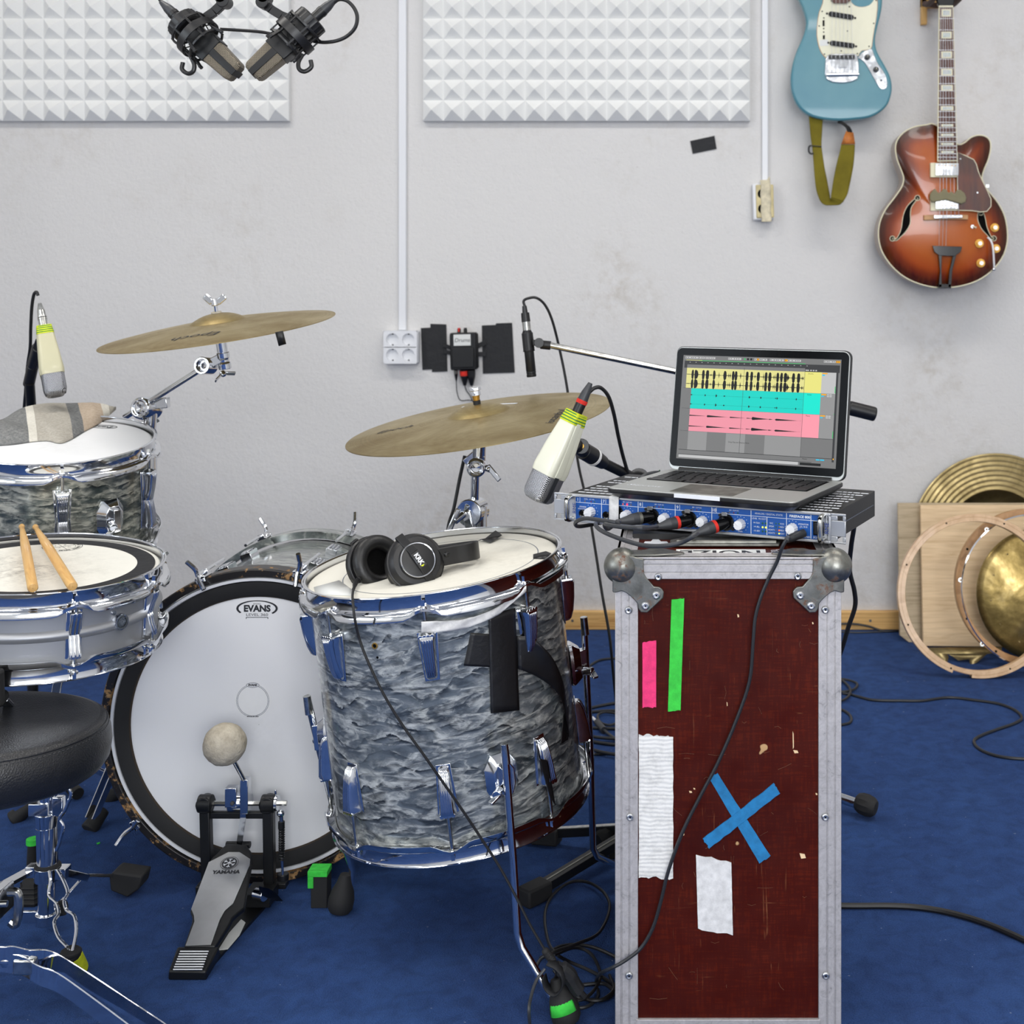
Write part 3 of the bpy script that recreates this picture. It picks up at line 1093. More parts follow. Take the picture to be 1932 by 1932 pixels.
m = M('rubber').tube([sl(560, 858, -.014), sl(548, 825, -.012), sl(520, 800, -.01), sl(495, 788, 0)], .005, 8, 4).tube([sl(575, 858, -.016), sl(560, 830, -.02), sl(540, 812, -.012)], .003, 8, 4)
m.build('lace', t2)
m = M('black_plastic').tube([sl(312, 945, -.008), sl(300, 955, -.008), sl(300, 985, -.008), sl(314, 998, -.008), sl(330, 995, -.008)], .0028, 8, 3).tube([sl(312, 945, -.008), sl(383, 952, -.008)], .0016, 8)
m.build('slide_buckle', t2)

# hollow body guitar
HY = 3.945
h0 = gp(1170, 1872, HY)
hb = thing('hollow_body_guitar', 'sunburst hollow body electric guitar with f holes and single cutaway on the right wall', 'guitar', (h0.x, HY, h0.z))


def hl(x, y):
    p_ = gp(x, y, HY) - h0
    return (p_.x, p_.z)


ho = [(1120, 812), (1060, 813), (980, 827), (915, 862), (872, 912), (860, 970), (872, 1040), (897, 1105), (914, 1160), (902, 1215), (855, 1285), (795, 1365), (758, 1450), (750, 1540), (770, 1630), (820, 1712), (890, 1782), (975, 1832), (1080, 1864), (1175, 1872), (1280, 1862), (1390, 1828), (1480, 1768), (1550, 1685), (1584, 1595), (1588, 1500), (1570, 1405), (1530, 1325), (1480, 1262), (1437, 1205), (1424, 1150), (1440, 1095), (1465, 1035), (1479, 970), (1476, 920), (1450, 890), (1405, 880), (1355, 893), (1315, 925), (1282, 941), (1252, 932), (1244, 915)]
ring = [Vector(hl(p_.x, p_.y)) for p_ in cat([(x, y, 0) for x, y in ho], 3, True)]
hc = Vector(hl(1170, 1450))
NS = len(ring)
ts = [1, .985, .95, .9, .85, .8, .74, .66, .56, .44, .3, .15]


def bulge(t):
    return -.020 * (1 - t ** 2.4) if t < .95 else -.020 * (1 - .95 ** 2.4) * (1 - (t - .95) / .05) * .9


vs, at = [], []
for t in ts:
    for p_ in ring:
        # distance to the neck area keeps the upper part a little lighter near the centre line
        q = hc + (p_ - hc) * t
        vs.append((q.x, bulge(t), q.y))
        at.append(t)
vs.append((hc.x, -.020, hc.y))
at.append(0)
fs = []
for k in range(len(ts) - 1):
    fs += [(k * NS + i, k * NS + (i + 1) % NS, (k + 1) * NS + (i + 1) % NS, (k + 1) * NS + i) for i in range(NS)]
fs += [((len(ts) - 1) * NS + i, (len(ts) - 1) * NS + (i + 1) % NS, len(vs) - 1) for i in range(NS)]
# burst follows the true distance from the rim
at2 = []
for v_ in vs:
    d = min((Vector((v_[0], v_[2])) - p_).length for p_ in ring)
    at2.append(max(0, 1 - d / .090))
m = M('sunburst').add(vs, fs)
m.build('guitar_top', hb, attr=at2, sharp=60)
m = M('burst_side')
vs = [(p_.x, 0, p_.y) for p_ in ring] + [(p_.x, .088, p_.y) for p_ in ring]
m.add(vs, [(i, (i + 1) % NS, NS + (i + 1) % NS, NS + i) for i in range(NS)] + [tuple(range(NS, 2 * NS))])
m.build('guitar_side', hb, sharp=60)
m = M('cream').tube([(p_.x, -.0005, p_.y) for p_ in ring], .0019, 6, closed=True)
m.build('binding', hb)


def surf(x, z):
    d = Vector((x, z)) - hc
    best = None
    for i in range(NS):
        a, b = ring[i] - hc, ring[(i + 1) % NS] - hc
        den = d.x * (b.y - a.y) - d.y * (b.x - a.x)
        if abs(den) < 1e-12:
            continue
        s_ = (a.x * (b.y - a.y) - a.y * (b.x - a.x)) / den
        w_ = (a.x * d.y - a.y * d.x) / den if False else None
        if s_ > 0:
            q = d * s_
            e = b - a
            u = (q - a).dot(e) / e.dot(e)
            if -.01 <= u <= 1.01 and (best is None or s_ < best):
                best = s_
    return bulge(1 / best) if best else -.02


def fhole(pts, name):
    pp = cat([(x, y, w_) for x, y, w_ in pts], 3)
    L_, R_ = [], []
    for i, p_ in enumerate(pp):
        t = (pp[min(i + 1, len(pp) - 1)] - pp[max(i - 1, 0)])
        n_ = Vector((-t.y, t.x)).normalized()
        L_.append((p_.x + n_.x * p_.z, p_.y + n_.y * p_.z))
        R_.append((p_.x - n_.x * p_.z, p_.y - n_.y * p_.z))
    ol = L_ + R_[::-1]
    v3 = []
    for x, y in ol:
        a = hl(x, y)
        v3.append(Vector((a[0], surf(*a) - .0008, a[1])))
    n_ = len(L_)
    m = M('dark_hole').add(v3, [(i, i + 1, 2 * n_ - 2 - i, 2 * n_ - 1 - i) for i in range(n_ - 1)])
    m.use('cream').tube(v3, .0010, 5, closed=True)
    for x, y, w_ in (pts[0], pts[-1]):
        a = hl(x, y)
        r_ = 15 / 3.449 / 633
        m.use('dark_hole').cyl((a[0], surf(*a), a[1]), (a[0], surf(*a) - .0012, a[1]), r_, n=16)
        m.use('cream').tube([(a[0] + (r_ + .0008) * math.cos(k * PI / 8), surf(*a) - .001, a[1] + (r_ + .0008) * math.sin(k * PI / 8)) for k in range(16)], .001, 5, closed=True)
    m.build('f_hole', hb)


fhole([(998, 1290, 6), (975, 1312, 9), (945, 1350, 14), (930, 1400, 22), (925, 1450, 26), (910, 1495, 18), (885, 1535, 9), (860, 1562, 5), (838, 1553, 6)], 'f')
fhole([(1408, 1385, 20), (1414, 1430, 26), (1430, 1480, 20), (1455, 1520, 11), (1478, 1550, 6), (1495, 1552, 6)], 'f')
pk = [(1250, 998), (1300, 1018), (1355, 1045), (1372, 1075), (1384, 1120), (1410, 1180), (1440, 1240), (1466, 1300), (1466, 1345), (1440, 1378), (1400, 1382), (1340, 1374), (1262, 1372), (1250, 1372), (1250, 1160)]
pkl = [hl(x, y) for x, y in pk]
m = M('sunburst').plate(pkl, -.032, -.0295)
m.use('cream').tube([(x, -.031, z) for x, z in pkl], .0014, 5, closed=True)
n_ = len(m.v)
cc = Vector(hl(1310, 1250))
atp = [max(0, min(1, .55 + (Vector((v_.x, v_.z)) - cc).length * 4.2)) for v_ in m.v]
m.build('pickguard', hb, attr=atp)
m = M('chrome')
for x, y in ((1268, 1040), (1378, 1258)):
    a = hl(x, y)
    M('chrome').cyl((a[0], -.032, a[1]), (a[0], -.0335, a[1]), .0025, n=10).build('pickguard_screw', hb)
m.bx((hl(1432, 0)[0], -.03, hl(0, 1225)[1]), (hl(1455, 0)[0], -.0, hl(0, 1205)[1]))
m.build('pickguard_bracket', hb)
for y0, y1, yy in ((1065, 1158, 0), (1292, 1374, 1)):
    m = M('cream').plate([hl(1077, y0), hl(1262, y0), hl(1262, y1), hl(1077, y1)], -.030, -.012)
    m.use('chrome').plate([hl(1108, y0 + 5), hl(1254, y0 + 5), hl(1254, y1 - 12), hl(1108, y1 - 12)], -.037, -.028)
    m.use('gold')
    for k in range(6):
        a = hl(1124 + k * 22, y0 + 20 if not yy else y0 + 48)
        m.cyl((a[0], -.037, a[1]), (a[0], -.0378, a[1]), .0019, n=8)
    m.build('pickup', hb, bevel=.0015)
m = M('beech_dark').plate([hl(1034, 1402), hl(1320, 1400), hl(1320, 1432), hl(1034, 1436)], -.030, -.016)
m.use('chrome').plate([hl(1095, 1404), hl(1280, 1400), hl(1280, 1422), hl(1095, 1428)], -.038, -.028)
m.build('bridge', hb, bevel=.0015)
m = M('black_gloss').plate([hl(1088, 1600), hl(1280, 1606), hl(1272, 1640), hl(1232, 1668), hl(1132, 1664), hl(1100, 1640)], -.032, -.026)
m.plate([hl(1128, 1660), hl(1150, 1664), hl(1148, 1760), hl(1150, 1868), hl(1128, 1870), hl(1138, 1760)], -.03, -.018)
m.plate([hl(1222, 1664), hl(1246, 1650), hl(1218, 1760), hl(1210, 1870), hl(1190, 1868), hl(1200, 1760)], -.03, -.018)
m.plate([hl(1130, 1848), hl(1210, 1848), hl(1210, 1876), hl(1130, 1876)], -.03, .01)
m.build('tailpiece', hb, bevel=.001)
for x, y in ((1500, 1482), (1398, 1585), (1510, 1618), (1410, 1712)):
    a = hl(x, y)
    s_ = surf(*a)
    m = M('gold').cyl((a[0], s_, a[1]), (a[0], s_ - .005, a[1]), .0135, .0125, n=28).cyl((a[0], s_ - .005, a[1]), (a[0], s_ - .014, a[1]), .0095, .009, n=24)
    m.use('chrome').cyl((a[0], s_ - .014, a[1]), (a[0], s_ - .0145, a[1]), .006, n=16)
    m.build('knob', hb, bevel=.0008)
a = hl(1352, 1476)
s_ = surf(*a)
M('chrome').cyl((a[0], s_, a[1]), (a[0], s_ - .004, a[1]), .0055, n=14).use('cream').cyl((a[0], s_ - .003, a[1]), (a[0] + .008, s_ - .014, a[1] - .003), .0015, .0028, n=10).build('toggle_switch', hb)
m = M('hanger_foam')
for k, x in enumerate((1090, 1128, 1162, 1200, 1245, 1275)):
    pass
gj = 'pine_gray'
simple('foam_olive', (128, 122, 96), .95, bump=(40, .6, .004))
m = M('foam_olive')
top_ = [(1065, 1300), (1068, 1265), (1085, 1245), (1100, 1232), (1118, 1258), (1132, 1262), (1150, 1240), (1165, 1232), (1188, 1262), (1205, 1250), (1225, 1268), (1240, 1242), (1262, 1240), (1290, 1262), (1302, 1290), (1298, 1320), (1270, 1334), (1230, 1322), (1170, 1306), (1110, 1318), (1078, 1322)]
m.plate([hl(x, y) for x, y in top_], -.046, -.038)
m.build('foam_damper', hb, bevel=.003, label='grey green foam strip stuffed under the strings')
# neck, frets, inlays
m = M('cream').plate([hl(1128, 55), hl(1220, 52), hl(1248, 1055), hl(1118, 1058)], -.036, -.030)
m.use('rosewood').plate([hl(1133, 62), hl(1216, 60), hl(1243, 1048), hl(1124, 1050)], -.0375, -.032)
nb = m.build('fingerboard', hb)
m = M('sunburst').plate([hl(1135, 40), hl(1213, 40), hl(1225, 860), hl(1140, 860)], -.030, -.012)
m.build('neck', hb, bevel=.004)
m = M('brushed_alu')
fy = [137, 210, 277, 340, 398, 455, 507, 556, 603, 650, 693, 735, 772, 805, 840, 870, 900, 930, 958, 982, 1008, 1030]
for y in fy:
    f_ = (y - 55) / 1000
    a, b = hl(1129 - 9 * f_, y), hl(1221 + 26 * f_, y)
    M('brushed_alu').cyl((a[0], -.0375, a[1]), (b[0], -.0375, b[1]), .0008, n=5).build('fret', nb)
for y, w_, h_ in ((100, 30, 24), (243, 32, 22), (370, 34, 22), (482, 36, 22), (583, 37, 18), (715, 40, 14), (825, 38, 8), (887, 40, 8), (945, 40, 7), (997, 40, 7)):
    x = 1175 + (y - 55) * .009
    m = M('cream').plate([hl(x - w_, y - h_), hl(x + w_, y - h_), hl(x + w_, y + h_), hl(x - w_, y + h_)], -.0378, -.037)
    m.use('pearl_inlay').plate([hl(x - w_ * .75, y - h_ * .65), hl(x + w_ * .75, y - h_ * .65), hl(x + w_ * .75, y + h_ * .65), hl(x - w_ * .75, y + h_ * .65)], -.0381, -.0375)
    m.build('inlay', nb)
m = M('black_gloss').plate([hl(x, y) for x, y in [(1126, 52), (1220, 52), (1240, -20), (1270, -110), (1262, -300), (1215, -420), (1130, -420), (1085, -300), (1078, -110), (1108, -20)]], -.033, -.018)
m.use('cream').plate([hl(1126, 52), hl(1220, 52), hl(1220, 66), hl(1127, 66)], -.039, -.03)
m.build('headstock', hb, bevel=.002)
m = M('brushed_alu')
for k in range(6):
    a, b = hl(1140 + k * 13.5, 52), hl(1130 + k * 25 if k > 2 else 1133 + k * 22, 1412)
    m.cyl((a[0], -.0395, a[1]), (b[0], -.040, b[1]), .0005 if k > 2 else .0007, n=5)
    if k < 3:
        c2 = hl(1130 + k * 22, 1600)
        m.cyl((b[0], -.040, b[1]), (c2[0], -.033, c2[1]), .0006, n=5)
m.build('string', hb)
wc = hb
m = M('white_plastic').tube([(hl(x, y)[0], -.030 + dy, hl(x, y)[1]) for x, y, dy in [(1452, 1548, .012), (1462, 1560, .004), (1474, 1590, -.002), (1480, 1640, -.004), (1484, 1700, -.003), (1488, 1740, 0)]], .0028, 8, 5)
m.build('cord', wc)
m = M('chrome').sphere((hl(1488, 1752)[0], -.026, hl(1488, 1752)[1]), .006).cyl((hl(1488, 1752)[0], -.022, hl(1488, 1752)[1]), (hl(1494, 1770)[0], -.0, hl(1494, 1770)[1]), .0035, n=10)
m.build('jack_plug', wc)
# hanger
q = gp(1175, 40, HY)
t_ = thing('guitar_hanger', 'padded wall hanger on a yellow wood block holding the sunburst guitar', 'hanger', (q.x, WY, q.z))


def wl(x, y, Y):
    p_ = gp(x, y, HY)
    return (p_.x - q.x, Y - WY, p_.z - q.z)


M('hickory').bx(wl(1080, 105, WY - .02), wl(1122, -120, WY)).bx(wl(1080, -10, WY - .02), wl(1270, -120, WY)).build('wood_block', t_, bevel=.003)
m = M('hanger_foam')
for x in (1092, 1258):
    m.tube([wl(1175, -20, WY - .03), wl(x, -18, WY - .06), wl(x, 8, WY - .11), wl(x, 10, WY - .20), wl(x, 0, WY - .22)], .0085, 10, 4)
m.build('padded_arm', t_)
# hook for the blue guitar, above the picture
q = gp(505, -830, GY)
t_ = thing('guitar_hanger', 'padded wall hanger holding the blue guitar by its headstock', 'hanger', (q.x, WY, q.z))
m = M('hanger_foam')
for x in (-.024, .024):
    m.tube([(0, -.0, .02), (x, -.04, .0), (x, -.09, -.006), (x, -.14, -.002)], .007, 10, 4)
m.build('padded_arm', t_)

# ================================================================== CYMBALS, BOARDS AND HOOPS LEANING AT THE WALL
def lean_disc(pxc, pyc, rpx, Yc, tilt):
    """frame whose local z looks at the camera side, leaning back by tilt degrees; centre from the photo"""
    c = P(pxc, pyc, Yc)
    zt = Vector((0, -math.cos(R(tilt)), math.sin(R(tilt))))
    return frame(c, (1, 0, 0), zt.cross(Vector((1, 0, 0)))), rpx / FPX * Yc


def cym_prof(r, bell=.22, h=.03, bellh=.018, th=.0012, n=14):
    pr = []
    for i in range(n + 1):
        t = i / n
        x = r * (1 - t)
        if x > r * bell:
            z = -h * ((x / r) ** 1.8 - bell ** 1.8)
        else:
            z = bellh * (1 - (x / (r * bell)) ** 2) ** .75
        pr.append((max(x, .006), z))
    ex = [(r * bell * .9, bellh * (1 - .81) ** .75), (r * bell * .75, bellh * (1 - .5625) ** .75)]
    pr = sorted(set(pr + ex), key=lambda q: -q[0])
    bot = [(x, z - th) for x, z in pr[::-1]]
    return pr + bot


T, r_ = lean_disc(1880, 1017, 161, 4.057, 3)
t_ = thing('cymbal', 'largest gold grooved cymbal leaning on the wall behind the boards', 'cymbal', T)
pr = []
for i in range(23):
    x = r_ * (1 - .42 * i / 22)
    pr.append((x, .0016 * math.sin(i * 2.1) + .0016 * i / 6))
pr += [(r_ * .57, .006), (r_ * .52, -.004), (r_ * .42, -.012), (r_ * .3, -.014), (r_ * .2, -.014), (r_ * .19, .0), (r_ * .1, .01), (.006, .012)]
M('cymbal_gold').lathe(pr + [(x, z - .0015) for x, z in pr[::-1]], 72, None, True).build('cymbal_disc', t_, sharp=50)


def board(pts, Yb, Yt, th, mat, name, label, holes=()):
    """leaning board: photo corners on a plane that leans from Yb at the floor to Yt at .42 m"""
    y_ax = Vector((0, Yt - Yb, .42)).normalized()
    T = frame((0, Yb, 0), (1, 0, 0), y_ax)
    loc = []
    for x, y in pts:
        q = hit(T, x, y, 2, 0.0)
        loc.append((q.x, q.y))
    cx_ = sum(a for a, _ in loc) / len(loc)
    by = min(b for _, b in loc)
    T2 = T @ Matrix.Translation((cx_, by, 0))
    m = M(mat).slab([(a - cx_, b - by) for a, b in loc], -th, 0)
    o = m.build(name, None, bevel=.0015)
    o.matrix_world = T2
    o['label'], o['category'] = label, 'board'
    o['group'] = 'wooden boards leaning on the wall'
    return o


board([(1694, 949), (1960, 949), (1960, 1212), (1715, 1212), (1698, 1199)], 3.945, 4.00, .016, 'pine_gray', 'wooden_board', 'greyish plywood board, rearmost, leaning on the baseboard at the right')
board([(1737, 953), (2010, 953), (2010, 1222), (1742, 1219)], 3.89, 3.95, .018, 'pine_board', 'wooden_board', 'pale pine board with knots standing in front of the greyish board')

# broken cymbal at the foot
t_ = thing('cymbal', 'broken cymbal with torn jagged edge on the carpet under the pine board', 'cymbal', frame((0, 0, 0), (1, 0, 0), (0, 1, 0)))
pts = [(1752, 1222), (1757, 1232), (1768, 1242), (1778, 1249), (1787, 1250), (1790, 1240), (1788, 1234), (1796, 1238), (1808, 1246), (1829, 1244), (1830, 1254), (1842, 1251), (1853, 1242), (1862, 1234), (1890, 1230), (1890, 1221)]
c0 = FL(1810, 1235)
t_.matrix_world = Matrix.Translation((c0.x, c0.y, 0.0))
m = M('cymbal_gold')
y_ax = Vector((0, .45, .30)).normalized()
T = frame((0, 3.735, .004), (1, 0, 0), y_ax)
vs = []
for x, y in pts:
    q = T @ hit(T, x, y, 2, 0)
    vs.append(q - Vector((c0.x, c0.y, 0)))
m.add(vs, [tuple(range(len(vs)))])
m.build('cymbal_disc', t_, solid=.0014)

# hammered cymbal, hoops
T, r_ = lean_disc(1966, 1122, 123, 3.79, 9)
t_ = thing('cymbal', 'dark hammered gong like cymbal leaning at the right edge inside the hoops', 'cymbal', T)
pr = [(r_ * x, z) for x, z in ((1, -.006), (.97, .0), (.9, .003), (.75, .009), (.6, .015), (.45, .02), (.3, .024), (.15, .026), (.02, .027))]
m = M('cymbal_hammered')
m.lathe(pr + [(x, z - .0015) for x, z in pr[::-1]], 64, None, True)
dm = M('cymbal_gold')
for k in range(26):
    a = 2 * PI * k / 26 + .1
    rr = r_ * (.80 if k % 2 else .70)
    dm.sphere((rr * math.cos(a), rr * math.sin(a), .0075 + (0 if k % 2 else .002)), .0028, (1, 1, .5), 10, 6)
m.build('cymbal_disc', t_)
dm.build('hammer_dimple', t_)
T, r_ = lean_disc(1948, 1107, 145, 3.72, 10)
t_ = thing('drum_hoop', 'brown wooden drum hoop leaning in front of the pine board', 'drum hoop', T, 'loose drum hoops leaning at the wall')
w_ = .018
M('beech_dark').lathe([(r_, 0), (r_ - w_, 0), (r_ - w_, -.028), (r_, -.028)], 96, None, True).build('hoop_ring', t_, bevel=.001)
m = M('dark_hole')
for a in (118, 150, 205, 238, 62, 20, 290, 330):
    q = ((r_ - w_ / 2) * math.cos(R(a)), (r_ - w_ / 2) * math.sin(R(a)))
    m.cyl((q[0], q[1], .0), (q[0], q[1], .0006), .0035, n=12)
m.build('bolt_hole', t_)
T, r_ = lean_disc(1956, 1115, 143, 3.675, 12)
t_ = thing('drum_hoop', 'thin chrome metal drum hoop with ears in front of the brown wooden hoop', 'drum hoop', T, 'loose drum hoops leaning at the wall')
M('chrome').lathe([(r_, 0), (r_ - .0035, .001), (r_ - .005, -.014), (r_ - .0025, -.014)], 96, None, True).build('hoop_ring', t_)
for a in (172, 222, 128, 72, 25, 275, 320):
    m = M('chrome_worn').lathe([(.0028, 0), (.0062, 0), (.0062, -.002), (.0028, -.002)], 16, Matrix.Translation(((r_ + .002) * math.cos(R(a)), (r_ + .002) * math.sin(R(a)), 0)), True)
    m.build('hoop_ear', t_)
c0 = P(1845, 1127, 3.645)
T, r_ = lean_disc(1845, 1123, 151, 3.632, 12)
t_ = thing('drum_hoop', 'light maple drum hoop with a notch, frontmost, standing on the blue carpet', 'drum hoop', T, 'loose drum hoops leaning at the wall')
m = M('maple')
wi = .0205
an0, an1 = R(-97), R(-111)
sw = 2 * PI - (an0 - an1)
m.lathe([(r_, 0), (r_ - wi, 0), (r_ - wi, -.026), (r_, -.026)], 110, None, True, sweep=(an0, an0 + sw))
m.lathe([(r_ - .009, 0), (r_ - wi, 0), (r_ - wi, -.026), (r_ - .009, -.026)], 8, None, True, sweep=(an1, an0))
m.build('hoop_ring', t_, bevel=.0008)
m = M('beech_dark').lathe([(r_ - .0078, .0003), (r_ - .0088, .0003)], 100, None)
m.build('ply_seam', t_)
m = M('dark_hole')
for k in range(8):
    a = R(112 - 45 * k)
    q = ((r_ - wi / 2) * math.cos(a), (r_ - wi / 2) * math.sin(a))
    m.cyl((q[0], q[1], .0), (q[0], q[1], .0006), .0026, n=12)
m.build('bolt_hole', t_)


# ================================================================== THE FLIGHT CASE
CY0 = 1.88
CXC = (1374 - CX) / FPX * CY0
fc = thing('flight_case', 'dark red flight case with worn aluminium edges and coloured tape strips', 'flight case', (CXC, CY0, 0))
FT = Matrix.Translation((CXC, CY0, 0))


def cp_(px, py, y=0.0):
    q = hit(FT, px, py, 1, y)
    return (q.x, q.z)


hw = (1587 - 1160) / 2 / FPX * CY0
ztop = .697
dp = .445
strip_z = cp_(0, 1101)[1]
M('phenolic').bx((-hw + .004, .004, .015), (hw - .004, dp - .004, ztop - .002)).build('case_body', fc)
for sx in (-1, 1):
    for yy in (0, 1):
        m = M('case_alu')
        y0 = 0 if yy == 0 else dp
        dy = 1 if yy == 0 else -1
        x_out = sx * hw
        w_ = .0325
        m.bx((x_out, y0 + dy * .0045, .012), (x_out - sx * w_, y0 + dy * .0012, ztop - .03))
        m.bx((x_out, y0 + dy * w_, .012), (x_out - sx * .0045, y0 + dy * .0021, ztop - .03))
        for ka, kb in ((0, .0085), (.0097, .0196), (.0208, w_)):
            m.bx((x_out - sx * ka, y0, .012), (x_out - sx * kb, y0 + dy * .002, ztop - .03))
        m.build('edge_profile', fc, bevel=.0012)
for zz in (ztop, .010):
    for yy in (0, dp):
        dy = 1 if yy == 0 else -1
        sz = -1 if zz > .5 else 1
        m = M('case_alu')
        m.bx((-hw + .03, yy + dy * .0045, zz), (hw - .03, yy, zz + sz * .031))
        m.bx((-hw + .03, yy + dy * .030, zz), (hw - .03, yy, zz + sz * .0045))
        for ka, kb in ((0, .0032), (.0042, .0098), (.0110, .0212), (.0224, .031)):
            m.bx((-hw + .03, yy - dy * .0014, zz + sz * ka), (hw - .03, yy + dy * .001, zz + sz * kb))
        for k in (.010, .02):
            m.bx((-hw + .03, yy + dy * (k - .001), zz - sz * .0012), (hw - .03, yy + dy * (k + .001), zz))
        m.build('edge_profile', fc, bevel=.001)
for sx in (-1, 1):
    m = M('case_alu')
    m.bx((sx * hw, .03, ztop), (sx * (hw - .03), dp - .03, ztop - .0045)).bx((sx * hw, .03, ztop), (sx * (hw - .0045), dp - .03, ztop - .030))
    for k in (.009, .02):
        m.bx((sx * (hw - k + .001), .03, ztop + .0012), (sx * (hw - k - .001), dp - .03, ztop))
    m.build('edge_profile', fc, bevel=.001)
# ball corners
cz = [(185, 885), (185, 1045), (225, 1052), (310, 1030), (360, 1048), (420, 1092), (490, 1160), (522, 1200), (530, 1262), (570, 1318), (655, 1322), (870, 1120), (878, 1040), (850, 1000), (815, 975), (745, 970), (700, 915), (650, 865), (612, 800), (605, 700), (605, 600), (540, 585), (440, 560), (300, 540), (215, 560)]
cl = [cp_(1130 + x / 7.155, 970 + y / 7.155) for x, y in cz]
for sx in (-1, 1):
    for yy in (0, dp):
        m = M('corner_steel')
        dy = 1 if yy == 0 else -1
        poly = [((x if sx < 0 else -x), min(z, ztop + .002)) for x, z in cl]
        m.plate(poly, yy - dy * .0045, yy + dy * .0005)
        bz = cp_(0, 1071)[1]
        bx_ = sx * (hw - .009)
        m.sphere((bx_, yy + dy * .012, bz), .0258, (1, 1, 1), 32, 20)
        # top and side wings
        tw = [(sx * hw, .0), (sx * hw, .03), (sx * (hw - .04), .034), (sx * (hw - .05), .046), (sx * (hw - .066), .046), (sx * (hw - .098), .018), (sx * (hw - .098), .010), (sx * (hw - .058), .0)]
        m.slab([(x, yy + dy * y) for x, y in tw], ztop + .0005, ztop + .0035)
        o = m.build('ball_corner', fc, bevel=.0012)
        if yy == 0:
            rv = M('brushed_alu')
            for x, y in ((776, 1087), (630, 1228)):
                a = cp_(1130 + x / 7.155, 970 + y / 7.155)
                x2 = a[0] if sx < 0 else -a[0]
                rv.lathe([(.0012, -.0), (.0012, -.002), (.0035, -.0022), (.0055, -.0008), (.006, .0)], 18, Matrix.Translation((x2, -.0045, a[1])) @ Matrix.Rotation(R(-90), 4, 'X') @ Matrix.Scale(1, 4))
                rv.use('dark_hole').cyl((x2, -.0048, a[1]), (x2, -.0051, a[1]), .0013, n=8).use('brushed_alu')
            rv.build('rivet', o)
for x, y in ((1186, 1151), (1557, 1150), (1189, 1541), (1557, 1541), (1242, 1088), (1505, 1087), (1187, 1840), (1558, 1840)):
    a = cp_(x, y)
    m = M('brushed_alu').lathe([(.0012, -.0018), (.0035, -.0022), (.0052, -.001), (.0056, .0)], 18, Matrix.Translation((a[0], -.0014, a[1])) @ Matrix.Rotation(R(-90), 4, 'X'))
    m.use('dark_hole').cyl((a[0], -.0014, a[1]), (a[0], -.0034, a[1]), .0013, n=8)
    m.build('rivet', fc)
for sx in (-1, 1):
    for yy in (.06, dp - .06):
        M('rubber').cyl((sx * (hw - .06), yy, 0), (sx * (hw - .06), yy, .016), .02, n=20).build('rubber_foot', fc)


def cpoly(pts, mat, nm, y0=-.0006, lab=None, th=.0008, jag=0):
    pp = [cp_(x, y) for x, y in pts]
    m = M(mat).plate(pp, y0 + .004 - th, y0 + .0045)
    return m.build(nm, fc, label=lab)


def jagl(a, b, n, amp):
    out_ = []
    for i in range(n + 1):
        t = i / n
        out_.append((a[0] + (b[0] - a[0]) * t + rnd.uniform(-amp, amp) * (0 < i < n), a[1] + (b[1] - a[1]) * t + rnd.uniform(-amp, amp)))
    return out_


def jstrip(tl, tr, br, bl, amp, amps=.4, n=7):
    return jagl(tl, tr, n, amp) + jagl(tr, br, 14, amps)[1:-1] + jagl(br, bl, n, amp) + jagl(bl, tl, 14, amps)[1:-1]


cpoly(jstrip((1267, 1133), (1291, 1130), (1284, 1341), (1260, 1344), .8, .15), 'tape_green', 'tape_strip', lab='green tape strip')
cpoly(jstrip((1212, 1213), (1238, 1210), (1238, 1336), (1212, 1336), 1.2, .2), 'tape_pink', 'tape_strip', lab='pink tape strip')
cpoly(jstrip((1205, 1387), (1270, 1390), (1270, 1659), (1205, 1656), 3.0, .7, 12), 'tape_ribbed', 'tape_strip', th=.0014, lab='long wrinkled white tape strip')
cpoly(jstrip((1313, 1614), (1380, 1628), (1383, 1766), (1317, 1754), 2.0, .2), 'tape_white', 'tape_strip', lab='short white tape strip')
cpoly(jstrip((1338, 1470), (1354, 1461), (1454, 1617), (1433, 1630), 1.4, .35), 'tape_blue', 'tape_strip', th=.0007, lab='blue tape strip of the cross falling to the right')
cpoly(jstrip((1460, 1480), (1472, 1498), (1338, 1602), (1326, 1584), 1.4, .8), 'tape_blue', 'tape_strip', th=.0016, lab='blue tape strip of the cross rising to the right')
rs_c = random.Random(11)
m = M('pine_board')
for x, y, w_, h_ in ((1497, 1398, 1.2, 17), (1502, 1420, 5, 3), (1515, 1617, 6, 5), (1303, 1496, 3, 2), (1534, 1177, 1.5, 2), (1541, 1500, 2, 2), (1393, 1163, 2, 3), (1372, 1330, 1, 4), (1290, 1570, 1, 9), (1310, 1490, 2, 1.5)):
    m.plate([cp_(x - w_, y - h_), cp_(x + w_ * .6, y - h_ * .7), cp_(x + w_, y + h_ * .8), cp_(x - w_ * .5, y + h_)], .0034, .0041)
m.build('paint_chip', fc)
m = M('handle_bronze')
for k in range(46):
    x, y = rs_c.uniform(1212, 1535), rs_c.uniform(1115, 1900)
    L_, an = rs_c.uniform(4, 34), R(rs_c.choice((0, 0, 90, 90, rs_c.uniform(0, 180), rs_c.uniform(50, 75))))
    w_ = rs_c.uniform(.12, .38)
    dx, dy2 = math.cos(an), math.sin(an)
    b_ = rs_c.uniform(-3, 3)
    pts_ = [(x, y), (x + dx * L_ * .5 - dy2 * b_, y + dy2 * L_ * .5 + dx * b_), (x + dx * L_, y + dy2 * L_)]
    pl_ = [cp_(a - dy2 * w_, c2_ + dx * w_) for a, c2_ in pts_] + [cp_(a + dy2 * w_ * .3, c2_ - dx * w_ * .3) for a, c2_ in pts_[::-1]]
    m.plate(pl_, .0037, .0041)
